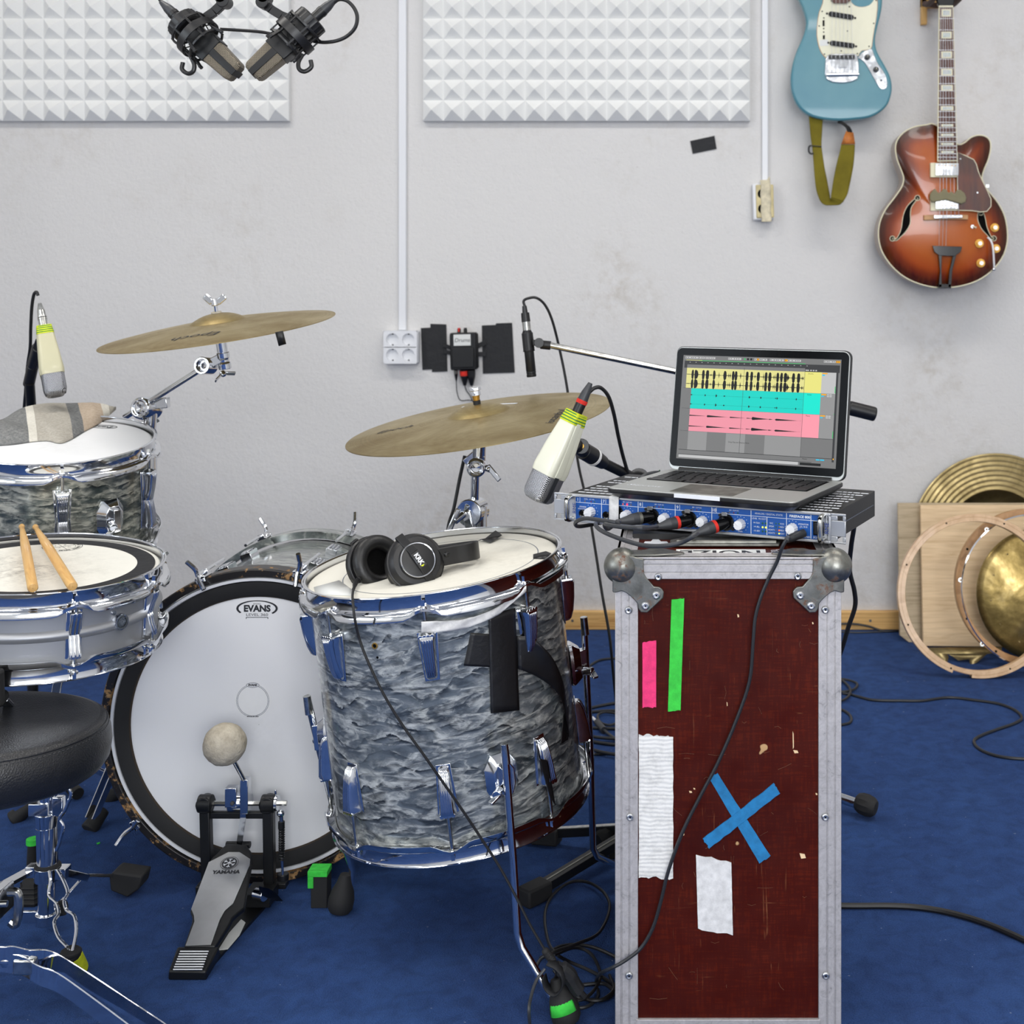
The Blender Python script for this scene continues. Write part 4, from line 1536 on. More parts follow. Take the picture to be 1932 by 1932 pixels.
m.build('scratch_marks', fc)
# top: recessed lid plate, handle plate, stickers


def tp_(px, py, z=ztop - .002):
    q = hit(FT, px, py, 2, z)
    return (q.x, q.y)


m = M('steel_gray')
m.slab([tp_(1270, 1034), tp_(1470, 1034), tp_(1473, 1026), (tp_(1440, 1020)), tp_(1290, 1020), tp_(1264, 1026)], ztop, ztop + .004)
m.cyl((tp_(1276, 1031)[0], tp_(1276, 1031)[1], ztop + .004), (tp_(1465, 1031)[0], tp_(1465, 1031)[1], ztop + .004), .004, n=12)
m.build('handle_dish', fc, bevel=.001)
m = M('paper')
a, b, c_, d = tp_(1276, 1037), tp_(1444, 1037), tp_(1446, 1050), tp_(1274, 1050)
m.slab([d, c_, b, a], ztop - .002, ztop - .0014)
ce = ((a[0] + c_[0]) / 2, (a[1] + c_[1]) / 2)
m.use('ink').text('NOIZE', frame((ce[0], ce[1], ztop - .0012), (-1, 0, 0), (0, -1, 0)), abs(a[1] - d[1]) * .95, sx=1.15 * (b[0] - a[0]) / (abs(a[1] - d[1]) * 3.6), bold=.001)
m.build('sticker', fc, label='white sticker with black letters')
m = M('print_white')
ce = tp_(1236, 1020)
m.slab([tp_(1214, 1026), tp_(1262, 1026), tp_(1258, 1022), tp_(1217, 1022)], ztop - .002, ztop - .0015).slab([tp_(1228, 1022), tp_(1247, 1022), tp_(1240, 1015), tp_(1234, 1015)], ztop - .002, ztop - .0015)
ce = tp_(1474, 1041)
for k in range(7):
    a = 2 * PI * k / 7
    m.lathe([(.0042, 0), (.0052, .0003)], 14, Matrix.Translation((ce[0] + .011 * math.cos(a), ce[1] + .009 * math.sin(a), ztop - .0016)))
m.build('sticker', fc, label='small torn sticker')
M('black_plastic').bx((tp_(1195, 1010)[0], tp_(0, 1018)[1], ztop - .002), (.14, .36, ztop + .0068)).build('pad', fc, label='black pad under the audio interface')

# ================================================================== AUDIO INTERFACE
IL = P(1045, 983.5, 2.115)
IR = P(1598.6, 1028.6, 1.92)
izb = .7062
dirx = Vector((IR.x - IL.x, IR.y - IL.y, 0)).normalized()
IT = frame((IL.x, IL.y, izb), dirx, Vector((-dirx.y, dirx.x, 0)))
ai = thing('audio_interface', 'blue and silver rack audio interface with cables under the open laptop', 'audio interface', IT)
LW = .4826
H_ = .0438


def ip(px, py, y=0.0):
    q = hit(IT, px, py, 1, y)
    return (q.x, q.z)


def ib(p, q, y0, y1, m):
    a, b = ip(*p), ip(*q)
    m.bx((a[0], y0, a[1]), (b[0], y1, b[1]))
    return m


M('rme_black').bx((.020, .004, .001), (LW - .020, .23, H_ - .0015)).build('housing', ai, bevel=.001)
# face panel with ears and slots
m = M('face_alu')
for sx in (0, 1):
    x0 = 0 if sx == 0 else LW - .028
    x1 = .028 if sx == 0 else LW
    ex = .0085 if sx == 0 else LW - .0085
    # ear with two slots (built as strips around the slots)
    n_ = 20
    for zc_ in (.0065, .0375):
        pass
    m.bx((x0, 0, 0), (x1, .003, .0030)).bx((x0, 0, .0105), (x1, .003, .0335)).bx((x0, 0, .0405), (x1, .003, H_))
    for z0_, z1_ in ((.0030, .0105), (.0335, .0405)):
        if sx == 0:
            m.bx((0, 0, z0_), (.0045, .003, z1_)).bx((.0125, 0, z0_), (x1, .003, z1_))
        else:
            m.bx((x0, 0, z0_), (LW - .0125, .003, z1_)).bx((LW - .0045, 0, z0_), (LW, .003, z1_))
m.bx((.028, 0, 0), (LW - .028, .004, H_))
m.bx((.022, -.0035, H_ - .0038), (LW - .022, 0, H_)).bx((.022, -.0035, 0), (LW - .022, 0, .0038)).bx((.022, -.0035, .0038), (.026, 0, H_ - .0038)).bx((LW - .026, -.0035, .0038), (LW - .022, 0, H_ - .0038))
m.build('front_panel', ai, bevel=.0008)
bl, br_ = ip(1089, 940)[0], ip(1560, 1010)[0]
bl, br_ = .040, LW - .036
M('rme_blue').bx((bl, -.0008, .0042), (br_, .001, H_ - .0042)).build('blue_panel', ai)


def X(f):
    return bl + (br_ - bl) * f


# separator lines and lettering
def fx(px, py):
    return ip(px, py, -.0008)


m = M('print_white')


def vline(x, z0_=.0045, z1_=H_ - .0045, w_=.0009):
    m.bx((x - w_ / 2, -.00105, z0_), (x + w_ / 2, -.0007, z1_))


def hline(x0, x1, z, w_=.0007):
    m.bx((x0, -.00105, z - w_ / 2), (x1, -.0007, z + w_ / 2))


S = [fx(1088 + 0, 0)[0], fx(1135, 970)[0], fx(1204, 970)[0], fx(1274, 970)[0], fx(1343, 980)[0], fx(1417, 990)[0], fx(1447, 1000)[0], fx(1484, 1000)[0], fx(1530, 1000)[0]]
for i, x in enumerate(S[1:]):
    if i == 5:
        vline(x, z1_=H_ - .0042 - .0085)
    else:
        vline(x)
zl = H_ - .0042 - .0085
hline(bl, S[6 - 1] - 0, zl)
hline(S[5], S[7], zl)
hline(S[7], br_, zl)
for i, n_ in enumerate(('1', '7', '8', '9', '10')):
    x0 = S[i] if i else bl
    vline(x0 + .0075, zl, H_ - .0045, .0006)
    m.text(n_, frame((x0 + .0038, -.0011, zl + .0042), *FRONT), .0068, bold=.0001)


def tx(s_, x, z, size, **kw):
    m.text(s_, frame((x, -.0011, z), *FRONT), size, **kw)


tx('ANALOG / DIGITAL STATE', (S[5] + S[7]) / 2, zl + .0042, .0037, sx=1.0)
tx('FIREFACE 800', S[7] + .0205, zl + .0042, .0050, bold=.00018, sx=1.08)
tx('LEVEL  IN OUT', (S[5] + S[6]) / 2, zl - .0035, .0034)
for s_, z in (('Hi Gain', .0215), ('+4 dBu', .0155), ('-10 dBV', .0095)):
    tx(s_, S[5] + .009, z, .0033)
for s_, z in (('WC', .0225), ('SPDIF', .0178), ('ADAT1', .0128), ('ADAT2', .0080)):
    tx(s_, S[6] + .0072, z, .0033)
for s_, z in (('TCO', .0225), ('MIDI', .0178), ('MIDI', .0128), ('HOST', .0080)):
    tx(s_, S[7] - .0072, z, .0033)
tx('MONITOR', S[7] + .0265, .0245, .0033)
tx('Ch. 9/10', S[7] + .0265, .0208, .0033)
tx('POWER', S[8] + .011, .0065, .0042)
tx('PHONES', S[7] + .030, .0065, .0033)
tx('SPEAKER', bl + .0125, .0245, .003)
tx('EMULATION', bl + .0125, .0212, .003)
tx('CHNL   LIM  SIG', bl + .024, zl + .006, .0026)
for i in range(1, 5):
    tx('48V  CLIP SIG', S[i] + .036 if i > 1 else S[i] + .045, zl + .006, .0027)
    tx('GAIN', S[i] + .046, .0065, .0030)
    tx('LINE' if i == 1 else 'MIC', S[i] + (.009 if i == 1 else .024), .0060, .0030)
tx('LINE', bl + .012, .0060, .003)
tx('GAIN', bl + .030, .0065, .003)
kn = [bl + .0275, S[1] + .045, S[2] + .046, S[3] + .046, S[4] + .047, S[7] + .0095]
kz = [.0185, .0185, .0185, .0185, .0185, .0185]
for x in kn:
    for k in range(11):
        a = R(225 - 27 * k)
        m.cyl((x + .0115 * math.cos(a), -.0011, .0175 + .0115 * math.sin(a)), (x + .0115 * math.cos(a), -.0007, .0175 + .0115 * math.sin(a)), .0005, n=6)
m.build('panel_print', ai)
for x, an in zip(kn, (195, 210, 195, 225, 140, 225)):
    z = .0175
    m = M('white_plastic')
    pr = []
    vs = []
    nn = 36
    ridged = []
    for k in range(nn):
        rr = .0082 - (.0007 if k % 3 == 0 else 0)
        ridged.append((rr * math.cos(2 * PI * k / nn), rr * math.sin(2 * PI * k / nn)))
    TT = Matrix.Translation((x, -.001, z))
    m.add([(a, 0, b) for a, b in ridged] + [(a * .86, -.0125, b * .86) for a, b in ridged], [(k, (k + 1) % nn, nn + (k + 1) % nn, nn + k) for k in range(nn)] + [tuple(range(nn, 2 * nn))], TT)
    a = R(an)
    m.bar((x, -.0137, z), (x + .007 * math.cos(a), -.0137, z + .007 * math.sin(a)), .0007, .0013, (0, 1, 0))
    m.build('gain_knob', ai)
# leds


def led(x, z, mat, nm='led', r=.0011):
    M(mat).sphere((x, -.001, z), r, (1, .6, 1), 10, 6).build(nm, ai)


zz = zl + .0025
led(bl + .0165, zz, 'led_damber')
led(bl + .0275, zz, 'led_dred')
led(bl + .0335, zz, 'led_dgreen')
led(bl + .0215, .0232, 'led_dgreen')
for i in range(1, 5):
    x = S[i] + (.0375 if i == 1 else .0285)
    led(x, zz, 'led_orange' if i == 1 else 'led_damber')
    led(x + .0072, zz, 'led_red' if i == 1 else 'led_dred', r=.0016 if i == 1 else .0011)
    led(x + .0138, zz, 'led_damber' if i == 1 else 'led_dgreen')
for k, z in enumerate((.0215, .0155, .0095)):
    for dx in (.0185, .0235):
        led(S[5] + dx, z, 'led_yellow' if k == 1 else 'led_dgreen', r=.0015)
for k, z in enumerate((.0225, .0178, .0128, .0080)):
    led(S[6] + .0145, z, ('led_dgreen', 'led_dgreen', 'led_damber', 'led_damber')[k])
    led(S[6] + .0192, z, ('led_dgreen', 'led_damber', 'led_orange', 'led_yellow')[k], r=.0013)
# jacks and xlr sockets
for x in (bl + .012, S[1] + .008):
    m = M('black_gloss').lathe([(.0035, 0), (.0062, .0006), (.0062, -.0016), (.0035, -.0016)], 20, frame((x, -.001, .014), *FRONT), True)
    m.use('dark_hole').cyl((x, -.001, .014), (x, -.0012, .014), .0038, n=16)
    m.build('jack_socket', ai)
xl = [S[1] + .026, S[2] + .0235, S[3] + .0235, S[4] + .0235]
for i, x in enumerate(xl):
    m = M('black_gloss').lathe([(.0095, 0), (.0128, 0), (.0128, .002), (.0095, .002)], 28, frame((x, -.001, .0185), *FRONT), True)
    m.use('dark_hole').cyl((x, -.001, .0185), (x, -.0013, .0185), .0096, n=24)
    m.use('black_metal').cyl((x - .0095, -.001, .029), (x - .0095, -.004, .029), .0023, n=10).cyl((x + .0115, -.001, .009), (x + .0115, -.004, .009), .0023, n=10)
    if i:
        m.use('handle_bronze').use('chrome_worn').box((x - .001, -.004, .0315), (.009, .005, .0055))
    m.build('microphone_socket', ai, bevel=.0006)
# power switch, handles
m = M('black_gloss').bx((S[8] + .004, -.003, .0105), (S[8] + .020, .0, .0305))
m.use('black_plastic').bx((S[8] + .006, -.0045, .0125), (S[8] + .018, -.002, .0285))
m.use('print_white').text('O', frame((S[8] + .0125, -.0048, .0235), *FRONT), .005).text('I', frame((S[8] + .0125, -.0048, .0165), *FRONT), .005)
m.build('power_switch', ai, bevel=.0004)
for x in (.033, LW - .033):
    m = M('chrome_worn')
    s_ = 1 if x < .2 else 1
    m.tube([(x, -.001, .0045), (x, -.010, .0045), (x, -.0165, .0075), (x, -.018, .013), (x, -.018, .031), (x, -.0165, .0365), (x, -.010, .0395), (x, -.001, .0395)], .0040, 12, 3)
    m.use('dark_hole').cyl((x - .0, -.0186, .0062), (x, -.0206, .0062), .0026, n=12).cyl((x, -.0186, .0378), (x, -.0206, .0378), .0026, n=12)
    m.use('ink_blue').text('RME', frame((x + .006 if x > .2 else x + .0065, -.0038, .022), (0, 0, 1), (-1, 0, 0)), .009)
    m.build('handle', ai)
# white tape over the socket of channel 7
m = M('tape_white')
x0 = xl[0] - .0105
m.grid(lambda u, v: (x0 + u * .0165 + .001 * math.sin(v * 3), -.0052 - .002 * math.sin(v * PI), .001 + v * .044), 3, 12)
m.grid(lambda u, v: (x0 + u * .0165, -.0052 + v * .012, .045), 3, 2)
m.build('tape_strip', ai, solid=.0006, label='white tape strip')
# printed text rows on top, side vents
m = M('print_white')
for r0 in range(9):
    for blk in range(3):
        if rnd.random() < .8:
            x0 = .03 + blk * .15
            x = x0
            while x < x0 + .12:
                w_ = rnd.uniform(.003, .012)
                m.bx((x, .025 + r0 * .021, H_ - .0014), (x + w_, .030 + r0 * .021, H_ - .0011))
                x += w_ + .002
m.build('top_print', ai)
m = M('ink_gray')
for k in range(26):
    m.bx((LW - .0199, .02 + k * .0078, .020), (LW - .0196, .0235 + k * .0078, .0215))
m.build('side_vent', ai)


# cables with plugs from the interface
def iw(x, y, z):
    return IT @ Vector((x, y, z))


def xlr(x, z, col, dirv, nm, lab, pts, r=.0032):
    p0 = iw(x, -.002, z)
    d = (IT.to_3x3() @ Vector(dirv)).normalized()
    t_ = thing(nm, lab, 'cable', p0)
    m = M('black_gloss').cyl((0, 0, 0), d * .020, .0092, n=24)
    m.use(col).cyl(d * .0185, d * .0235, .0098, n=24)
    m.use('cable_gray').cyl(d * .0235, d * .034, .0095, .0088, n=24).cyl(d * .034, d * .052, .0088, .0042, n=24)
    m.cyl(d * .052, d * .060, .0042, .0036, n=12)
    m.build('cable_plug', t_)
    m = M('cable_gray').tube([d * .055] + [Vector(p_) - p0 for p_ in pts], r, 10, 6)
    m.build('cord', t_)


xlr(xl[1], .0185, 'steel_gray', (-.62, -.78, -.06), 'microphone_cable', 'grey cable with plain plug in the leftmost microphone input of the interface',
    [P(1165, 986, 1.93), P(1130, 981, 1.96), P(1105, 978, 2.0), P(1089, 983, 2.03), P(1086, 990, 2.06), P(1096, 993, 2.12), P(1135, 986, 2.22), P(1180, 975, 2.34), P(1198, 1050, 2.39), P(1202, 1300, 2.40), P(1206, 1600, 2.42), FL(1240, 1645, .006)])
xlr(xl[2], .0175, 'tape_red', (-.62, -.78, -.10), 'microphone_cable', 'grey cable with red ring plug in the middle microphone input of the interface',
    [P(1215, 996, 1.86), P(1180, 995, 1.88), P(1150, 991, 1.91), P(1142, 989, 1.935), P(1141, 993, 1.975), P(1147, 998, 2.03), P(1160, 990, 2.15), P(1185, 975, 2.345), P(1206, 1050, 2.385), P(1212, 1300, 2.39), P(1215, 1600, 2.41), FL(1260, 1648, .006)])
xlr(xl[3], .0185, 'tape_red', (-.58, -.78, -.22), 'microphone_cable', 'grey cable with red ring plug in the right microphone input drooping over the case top',
    [P(1313, 1008, 1.80), P(1285, 1024, 1.80), P(1250, 1030, 1.815), P(1215, 1029, 1.84), P(1180, 1020, 1.87), P(1148, 1008, 1.905), P(1130, 998, 1.95), P(1124, 990, 2.0), P(1128, 985, 2.08), P(1150, 978, 2.2), P(1188, 970, 2.35), P(1214, 1050, 2.375), P(1220, 1300, 2.38), P(1225, 1600, 2.40), FL(1280, 1650, .006)])
# phones jack and cord running down in front of the case
p0 = iw(S[7] + .028, -.003, .0125)
hp_cable = thing('headphone_extension_cable', 'thin grey cable from the interface running down over the case front to the floor', 'cable', p0)
d = (IT.to_3x3() @ Vector((-.55, -.8, -.2))).normalized()
m = M('cable_dark').cyl((0, 0, 0), d * .022, .0062, n=18).cyl(d * .022, d * .030, .0062, .0052, n=18)
tip = P(1484, 1018, 1.862) - p0
m.cyl(d * .030, tip, .0052, .003, n=14)
m.build('cable_plug', hp_cable)
m = M('cable_dark')
pts = [(1484, 1018, 1.862), (1476, 1032, 1.862), (1466, 1060, 1.868), (1450, 1092, 1.872), (1436, 1125, 1.872), (1425, 1165, 1.872), (1421, 1210, 1.871), (1414, 1285, 1.871), (1388, 1362, 1.871), (1354, 1440, 1.871), (1325, 1495, 1.871), (1290, 1565, 1.871), (1262, 1640, 1.871), (1247, 1700, 1.871), (1232, 1750, 1.871), (1210, 1788, 1.871), (1180, 1812, 1.869), (1155, 1826, 1.87), (1134, 1836, 1.90)]
path = [P(*q) - p0 for q in pts]
endf = [FL(1125, 1850, .003), FL(1128, 1880, .003), FL(1105, 1900, .003), FL(1075, 1898, .003), FL(1060, 1880, .003)]
m.tube(path + [q - p0 for q in endf], .0026, 8, 5)
m.build('cord', hp_cable)
# mains cable hanging behind
p0 = iw(LW - .06, .235, .02)
m = M('cable_black').tube([p0, P(1612, 985, 2.25), P(1606, 1030, 2.3), P(1603, 1075, 2.34), P(1612, 1115, 2.36), P(1613, 1145, 2.37), P(1600, 1185, 2.38), P(1587, 1228, 2.40), P(1560, 1300, 2.44), P(1545, 1400, 2.5), FL(1540, 1560, .006), FL(1500, 1600, .006)], .0042, 8, 6)
m.top('mains_cable', 'thick black mains cable hanging down behind the right side of the case', 'cable')

# ================================================================== LAPTOP
lz0 = izb + H_
LF = Vector((-.120, 2.060, 0))
LR = Vector((.160, 1.925, 0))
lx = (LR - LF).normalized()
LT = frame((LF.x, LF.y, lz0 + .0006), lx, Vector((-lx.y, lx.x, 0)))
lp = thing('laptop', 'open silver laptop in a black shell showing an audio editing screen', 'laptop', LT)
W_, D_ = .312, .219


def rr_poly(x0, y0, x1, y1, r, n=5):
    o_ = []
    for cx_, cy_, a0 in ((x1 - r, y1 - r, 0), (x0 + r, y1 - r, 90), (x0 + r, y0 + r, 180), (x1 - r, y0 + r, 270)):
        for k in range(n + 1):
            a = R(a0 + 90 * k / n)
            o_.append((cx_ + r * math.cos(a), cy_ + r * math.sin(a)))
    return o_


m = M('black_plastic')
po = rr_poly(-.002, -.002, W_ + .002, D_ + .001, .014)
n_ = len(po)
cxm, cym = W_ / 2, D_ / 2
vs = [(cxm + (x - cxm) * .93, cym + (y - cym) * .90, 0) for x, y in po] + [(x, y, .009) for x, y in po] + [(x, y, .0145) for x, y in po]
m.add(vs, [tuple(range(n_))[::-1]] + [(i, (i + 1) % n_, n_ + (i + 1) % n_, n_ + i) for i in range(n_)] + [(n_ + i, n_ + (i + 1) % n_, 2 * n_ + (i + 1) % n_, 2 * n_ + i) for i in range(n_)] + [tuple(range(2 * n_, 3 * n_))])
m.build('bottom_shell', lp, bevel=.001)
m = M('mac_alu').slab(rr_poly(0, 0, W_, D_, .012), .009, .0158)
base = m.build('laptop_base', lp, bevel=.0008)
M('print_white').slab([(.118, -.0026), (.194, -.0026), (.190, .003), (.122, .003)], .0095, .0154).build('lid_notch', lp, label='bright notch in the front edge')
# keyboard
kx0, kx1, ky0, ky1 = .018, W_ - .018, .098, .204
M('dark_hole').slab(rr_poly(kx0, ky0, kx1, ky1, .003), .0156, .0160).build('keyboard_well', base)
def key(x0, y0_, x1, y1_):
    M('key_black').bx((x0, y0_, .0158), (x1, y1_, .0172)).build('key', base, bevel=.0004)


kh = (ky1 - ky0) / 5.6
y = ky1 - .003
for ri, cnt in enumerate((14, 14, 14, 13, 12)):
    h_ = kh * (.5 if ri == 0 else .86)
    kw = (kx1 - kx0 - .004) / cnt
    for k in range(cnt):
        key(kx0 + .002 + k * kw + .0014, y - h_, kx0 + .002 + (k + 1) * kw - .0014, y)
    y -= h_ + kh * .14
for a, b in ((0, .065), (.067, .09), (.092, .115), (.117, .205), (.207, .23), (.232, .276)):
    key(kx0 + a, ky0 + .003, kx0 + b - .003, y)
m = M('steel_gray').slab(rr_poly(.103, .010, .209, .088, .004), .0157, .01595)
m.build('trackpad', base)
m = M('print_white')
q = LT.inverted() @ Vector((0, 0, 0))
q = hit(LT, 1215, 916, 2, .0160)
m.text('Suprow', frame((q.x + .0, q.y, .0161), (1, 0, 0), (0, 1, 0)), .016, shear=.4, sx=1.2)
m.build('sticker', base, label='white script lettering')
# lid
tl = R(9.5)
HT = LT @ Matrix.Translation((0, D_ - .003, .016)) @ Matrix.Rotation(R(90) - tl, 4, 'X')
# lid local: x right, y up the lid, z towards the viewer
LH = .2085
liT = Matrix.Translation((0, D_ - .003, .016)) @ Matrix.Rotation(R(90) - tl, 4, 'X')
m = M('black_plastic').slab(rr_poly(-.002, 0, W_ + .002, LH + .002, .012), -.010, -.004, liT)
m.use('mac_alu').slab(rr_poly(-.0005, .0, W_ + .0005, LH + .0005, .012), -.0045, -.0012, liT)
lid = m.build('laptop_lid', lp, bevel=.0006)
M('screen_off').slab(rr_poly(.001, .006, W_ - .001, LH - .001, .010), -.002, .0, liT).build('screen_bezel', lid)
M('black_metal').cyl((.02, D_ - .001, .0155), (W_ - .02, D_ - .001, .0155), .0052, n=16).build('hinge', lid)


def sp(px, py):
    q = hit(LT @ liT, px, py, 2, .0004)
    return (q.x, q.y)


# display area corners in the photo (from the crop, scale 2.972 offset 1030,640)
def sc(x, y):
    return sp(1030 + x / 2.972, 640 + y / 2.972)


A, B, C_, D2 = sc(765, 120), sc(1662, 138), sc(1620, 765), sc(720, 700)
sx0, sx1 = .0135, W_ - .0135
sy0, sy1 = .019, LH - .0135
# bilinear inverse mapping from the pixel corners to the true display rectangle
PXQ = [(1030 + x / 2.972, 640 + y / 2.972) for x, y in ((765, 120), (1662, 138), (1616, 765), (717, 706))]


def homog(src, dst):
    import numpy as np
    A_, b_ = [], []
    for (x, y), (u, v) in zip(src, dst):
        A_ += [[x, y, 1, 0, 0, 0, -u * x, -u * y], [0, 0, 0, x, y, 1, -v * x, -v * y]]
        b_ += [u, v]
    h = list(np.linalg.solve(np.array(A_, float), np.array(b_, float))) + [1]
    return lambda x, y: ((h[0] * x + h[1] * y + h[2]) / (h[6] * x + h[7] * y + h[8]), (h[3] * x + h[4] * y + h[5]) / (h[6] * x + h[7] * y + h[8]))


hm = homog([(765, 120), (1662, 138), (1616, 765), (717, 706)], [(0, 1), (1, 1), (1, 0), (0, 0)])


def U(x, y):
    u, v = hm(x, y)
    return (sx0 + u * (sx1 - sx0), sy0 + v * (sy1 - sy0))


def U3(x, y):  # coordinates of the tighter screen crop (scale 5.855, offset 1270,660)
    return U((1270 + x / 5.855 - 1030) * 2.972, (660 + y / 5.855 - 640) * 2.972)


m = M('s_mid')
lay = [.0003]


def rect(mat, p, q, lv):
    m.use(mat).slab([(min(p[0], q[0]), min(p[1], q[1])), (max(p[0], q[0]), min(p[1], q[1])), (max(p[0], q[0]), max(p[1], q[1])), (min(p[0], q[0]), max(p[1], q[1]))], .0002, .0003 + lv * .00006, liT)


rect('s_mid', (sx0, sy0), (sx1, sy1), 0)
x_l = U3(130, 380)[0]
x_m = U3(1446, 400)[0]
x_h = U3(1636, 420)[0]
x_g = U3(1800, 420)[0]
yA = U3(140, 262)[1]
y1_ = U3(120, 487)[1]
y2_ = U3(165, 717)[1]
y3_ = U3(145, 968)[1]
yB = U((745), 655)[1]
x_c = U3(175, 600)[0]
rect('s_dark', (sx0 + .003, sy1 - .0095), (sx1 - .002, yA), 1)
rect('s_mid', (x_l, yA + .0058), (x_m, yA), 2)
rect('s_yel2', (x_l, yA), (x_m, y1_), 2)
rect('s_yel', (x_m + .0004, yA - .0), (x_h, y1_), 2)
rect('s_cyan2', (x_c, y1_ - .0004), (x_m, y2_), 2)
rect('s_cyan', (x_m + .0004, y1_ - .0004), (x_h, y2_), 2)
rect('s_pink2', (x_c, y2_ - .0004), (x_m, y3_), 2)
rect('s_pink', (x_m + .0004, y2_ - .0004), (x_h, y3_), 2)
rect('s_lite', (x_h, yA), (x_g, y1_), 1)
rect('s_gray', (x_h, y1_ - .0004), (x_g, y2_), 1)
rect('s_gray', (x_h, y2_ - .0004), (x_g, y3_), 1)
rect('s_dark', (x_g, yA + .003), (x_g + .0035, sy0 + .010), 2)
rect('s_gray', (x_c, y3_ - .0005), (x_m, yB), 1)
rect('s_mid', (x_c + .035, y3_ - .0005), (x_c + .07, yB), 2)
rect('s_mid', (x_c + .105, y3_ - .0005), (x_c + .14, yB), 2)
rect('s_dark', (x_m + .0005, y3_ - .0005), (x_g, y3_ - .001), 2)
rect('s_black', (sx0 + .003, yB), (sx1 - .003, yB - .0007), 2)
rect('s_dark', (sx0 + .003, sy0 + .008), (x_m + .02, sy0 + .0072), 2)
rect('s_black', (x_m, sy0 + .0065), (x_m + .036, sy0 + .0025), 2)
rect('s_lite', (sx0 + .004, sy0 + .007), (x_m - .003, sy0 + .0025), 1)
for y_ in (y1_, y2_, y3_):
    rect('s_dark', (sx0 + .004, y_ + .0002), (x_c, y_ - .0002), 3)
    rect('s_green', (x_g - .0012, y_ + .001), (x_g - .0002, y_ + (.012 if y_ != y2_ else .002)), 3)
for k, y_ in enumerate((yA, y1_, y2_)):
    rect('s_orange', (x_h + .001, y_ - .0008), (x_h + .0098, y_ - .0028), 3)
    rect('s_sky', (x_h + .001, y_ - .0036), (x_h + .0055, y_ - .0056), 3)
    for j in range(2):
        rect('s_lite', (x_h + .0108 + j * .0045, y_ - .0008), (x_h + .0145 + j * .0045, y_ - .0028), 3)
        rect('s_lite', (x_h + .0108 + j * .0045, y_ - .0036), (x_h + .0145 + j * .0045, y_ - .0056), 3)
# toolbar
ty_ = sy1 - .0022
for a, b, mt in ((.004, .028, 's_lite'), (.029, .040, 's_lite'), (.041, .060, 's_lite'), (.084, .108, 's_lite'), (.132, .136, 's_lite'), (.1365, .1405, 's_orange'), (.141, .155, 's_lite'), (.160, .185, 's_lite'), (.1865, .1915, 's_orange'), (.192, .215, 's_lite'), (.255, .275, 's_lite'), (.276, .283, 's_orange')):
    rect(mt, (sx0 + a, ty_), (sx0 + b, ty_ - .0034), 2)
    x = a + .001
    while x < b - .002:
        rect('s_black', (sx0 + x, ty_ - .001), (sx0 + x + .0013, ty_ - .0024), 3)
        x += rnd.choice((.003, .004, .006))
m.use('s_green').add([(sx0 + .1135, ty_, .0006), (sx0 + .1135, ty_ - .0034, .0006), (sx0 + .1172, ty_ - .0017, .0006)], [(0, 1, 2)], liT)
rect('s_black', (sx0 + .1185, ty_), (sx0 + .122, ty_ - .0034), 2)
rect('s_black', (sx0 + .1245, ty_), (sx0 + .128, ty_ - .0034), 2)
oy_ = sy1 - .0085
rect('s_yel', (sx0 + .006, oy_ + .0006), (sx0 + .036, oy_), 3)
rect('s_green', (sx0 + .030, oy_ + .0002), (x_m, oy_ - .0006), 3)
for k in range(20):
    rect('s_lite', (x_l + .004 + k * .0112, oy_ - .003), (x_l + .006 + k * .0112, oy_ - .0038), 2)
for a in (.001, .004, .009, .0135, .018):
    rect('s_lite', (x_m + a, yA + .0035), (x_m + a + .0028, yA + .0015), 3)
rect('s_sky', (x_h - .002, yB - .0022), (x_h + .004, yB - .0042), 3)
rect('s_sky', (x_h + .005, yB - .0022), (x_h + .012, yB - .0042), 3)
rect('s_orange', (sx1 - .006, sy0 + .016), (sx1 - .004, sy0 + .014), 3)


def stx(s_, x, y, size, mat='s_black'):
    m.use(mat).text(s_, liT @ frame((x, y, .00062), (1, 0, 0), (0, 1, 0)), size, align='LEFT')


stx('Drums', x_m + .006, yA - .003, .0032)
stx('Guitar', x_m + .006, y1_ - .003, .0032)
stx('Piano', x_m + .006, y2_ - .003, .0032)
stx('Drop Files and Devices Here', x_c + .075, (y3_ + yB) / 2 + .001, .0032)
stx('Master', x_m + .004, yB - .003, .003)


# waveforms
def wave(cx_list, yc, amp, base_, x0, x1, seed):
    rg = random.Random(seed)
    N = 420
    tops = []
    for i in range(N + 1):
        x = x0 + (x1 - x0) * i / N
        a = base_ * rg.uniform(.3, 1.1)
        for c0_, w0, w1, h_, sq in cx_list:
            d_ = x - c0_
            if d_ < 0:
                e = max(0, 1 + d_ / w0) if w0 else 0
            else:
                e = max(0, 1 - d_ / w1)
            e = e ** sq
            a = max(a, amp * h_ * e * rg.uniform(.93, 1.0))
        tops.append((x, a))
    vs = [(x, yc + a, .0006) for x, a in tops] + [(x, yc - a, .0006) for x, a in tops]
    m.use('s_black').add(vs, [(i, i + 1, N + 2 + i, N + 1 + i) for i in range(N)], liT)


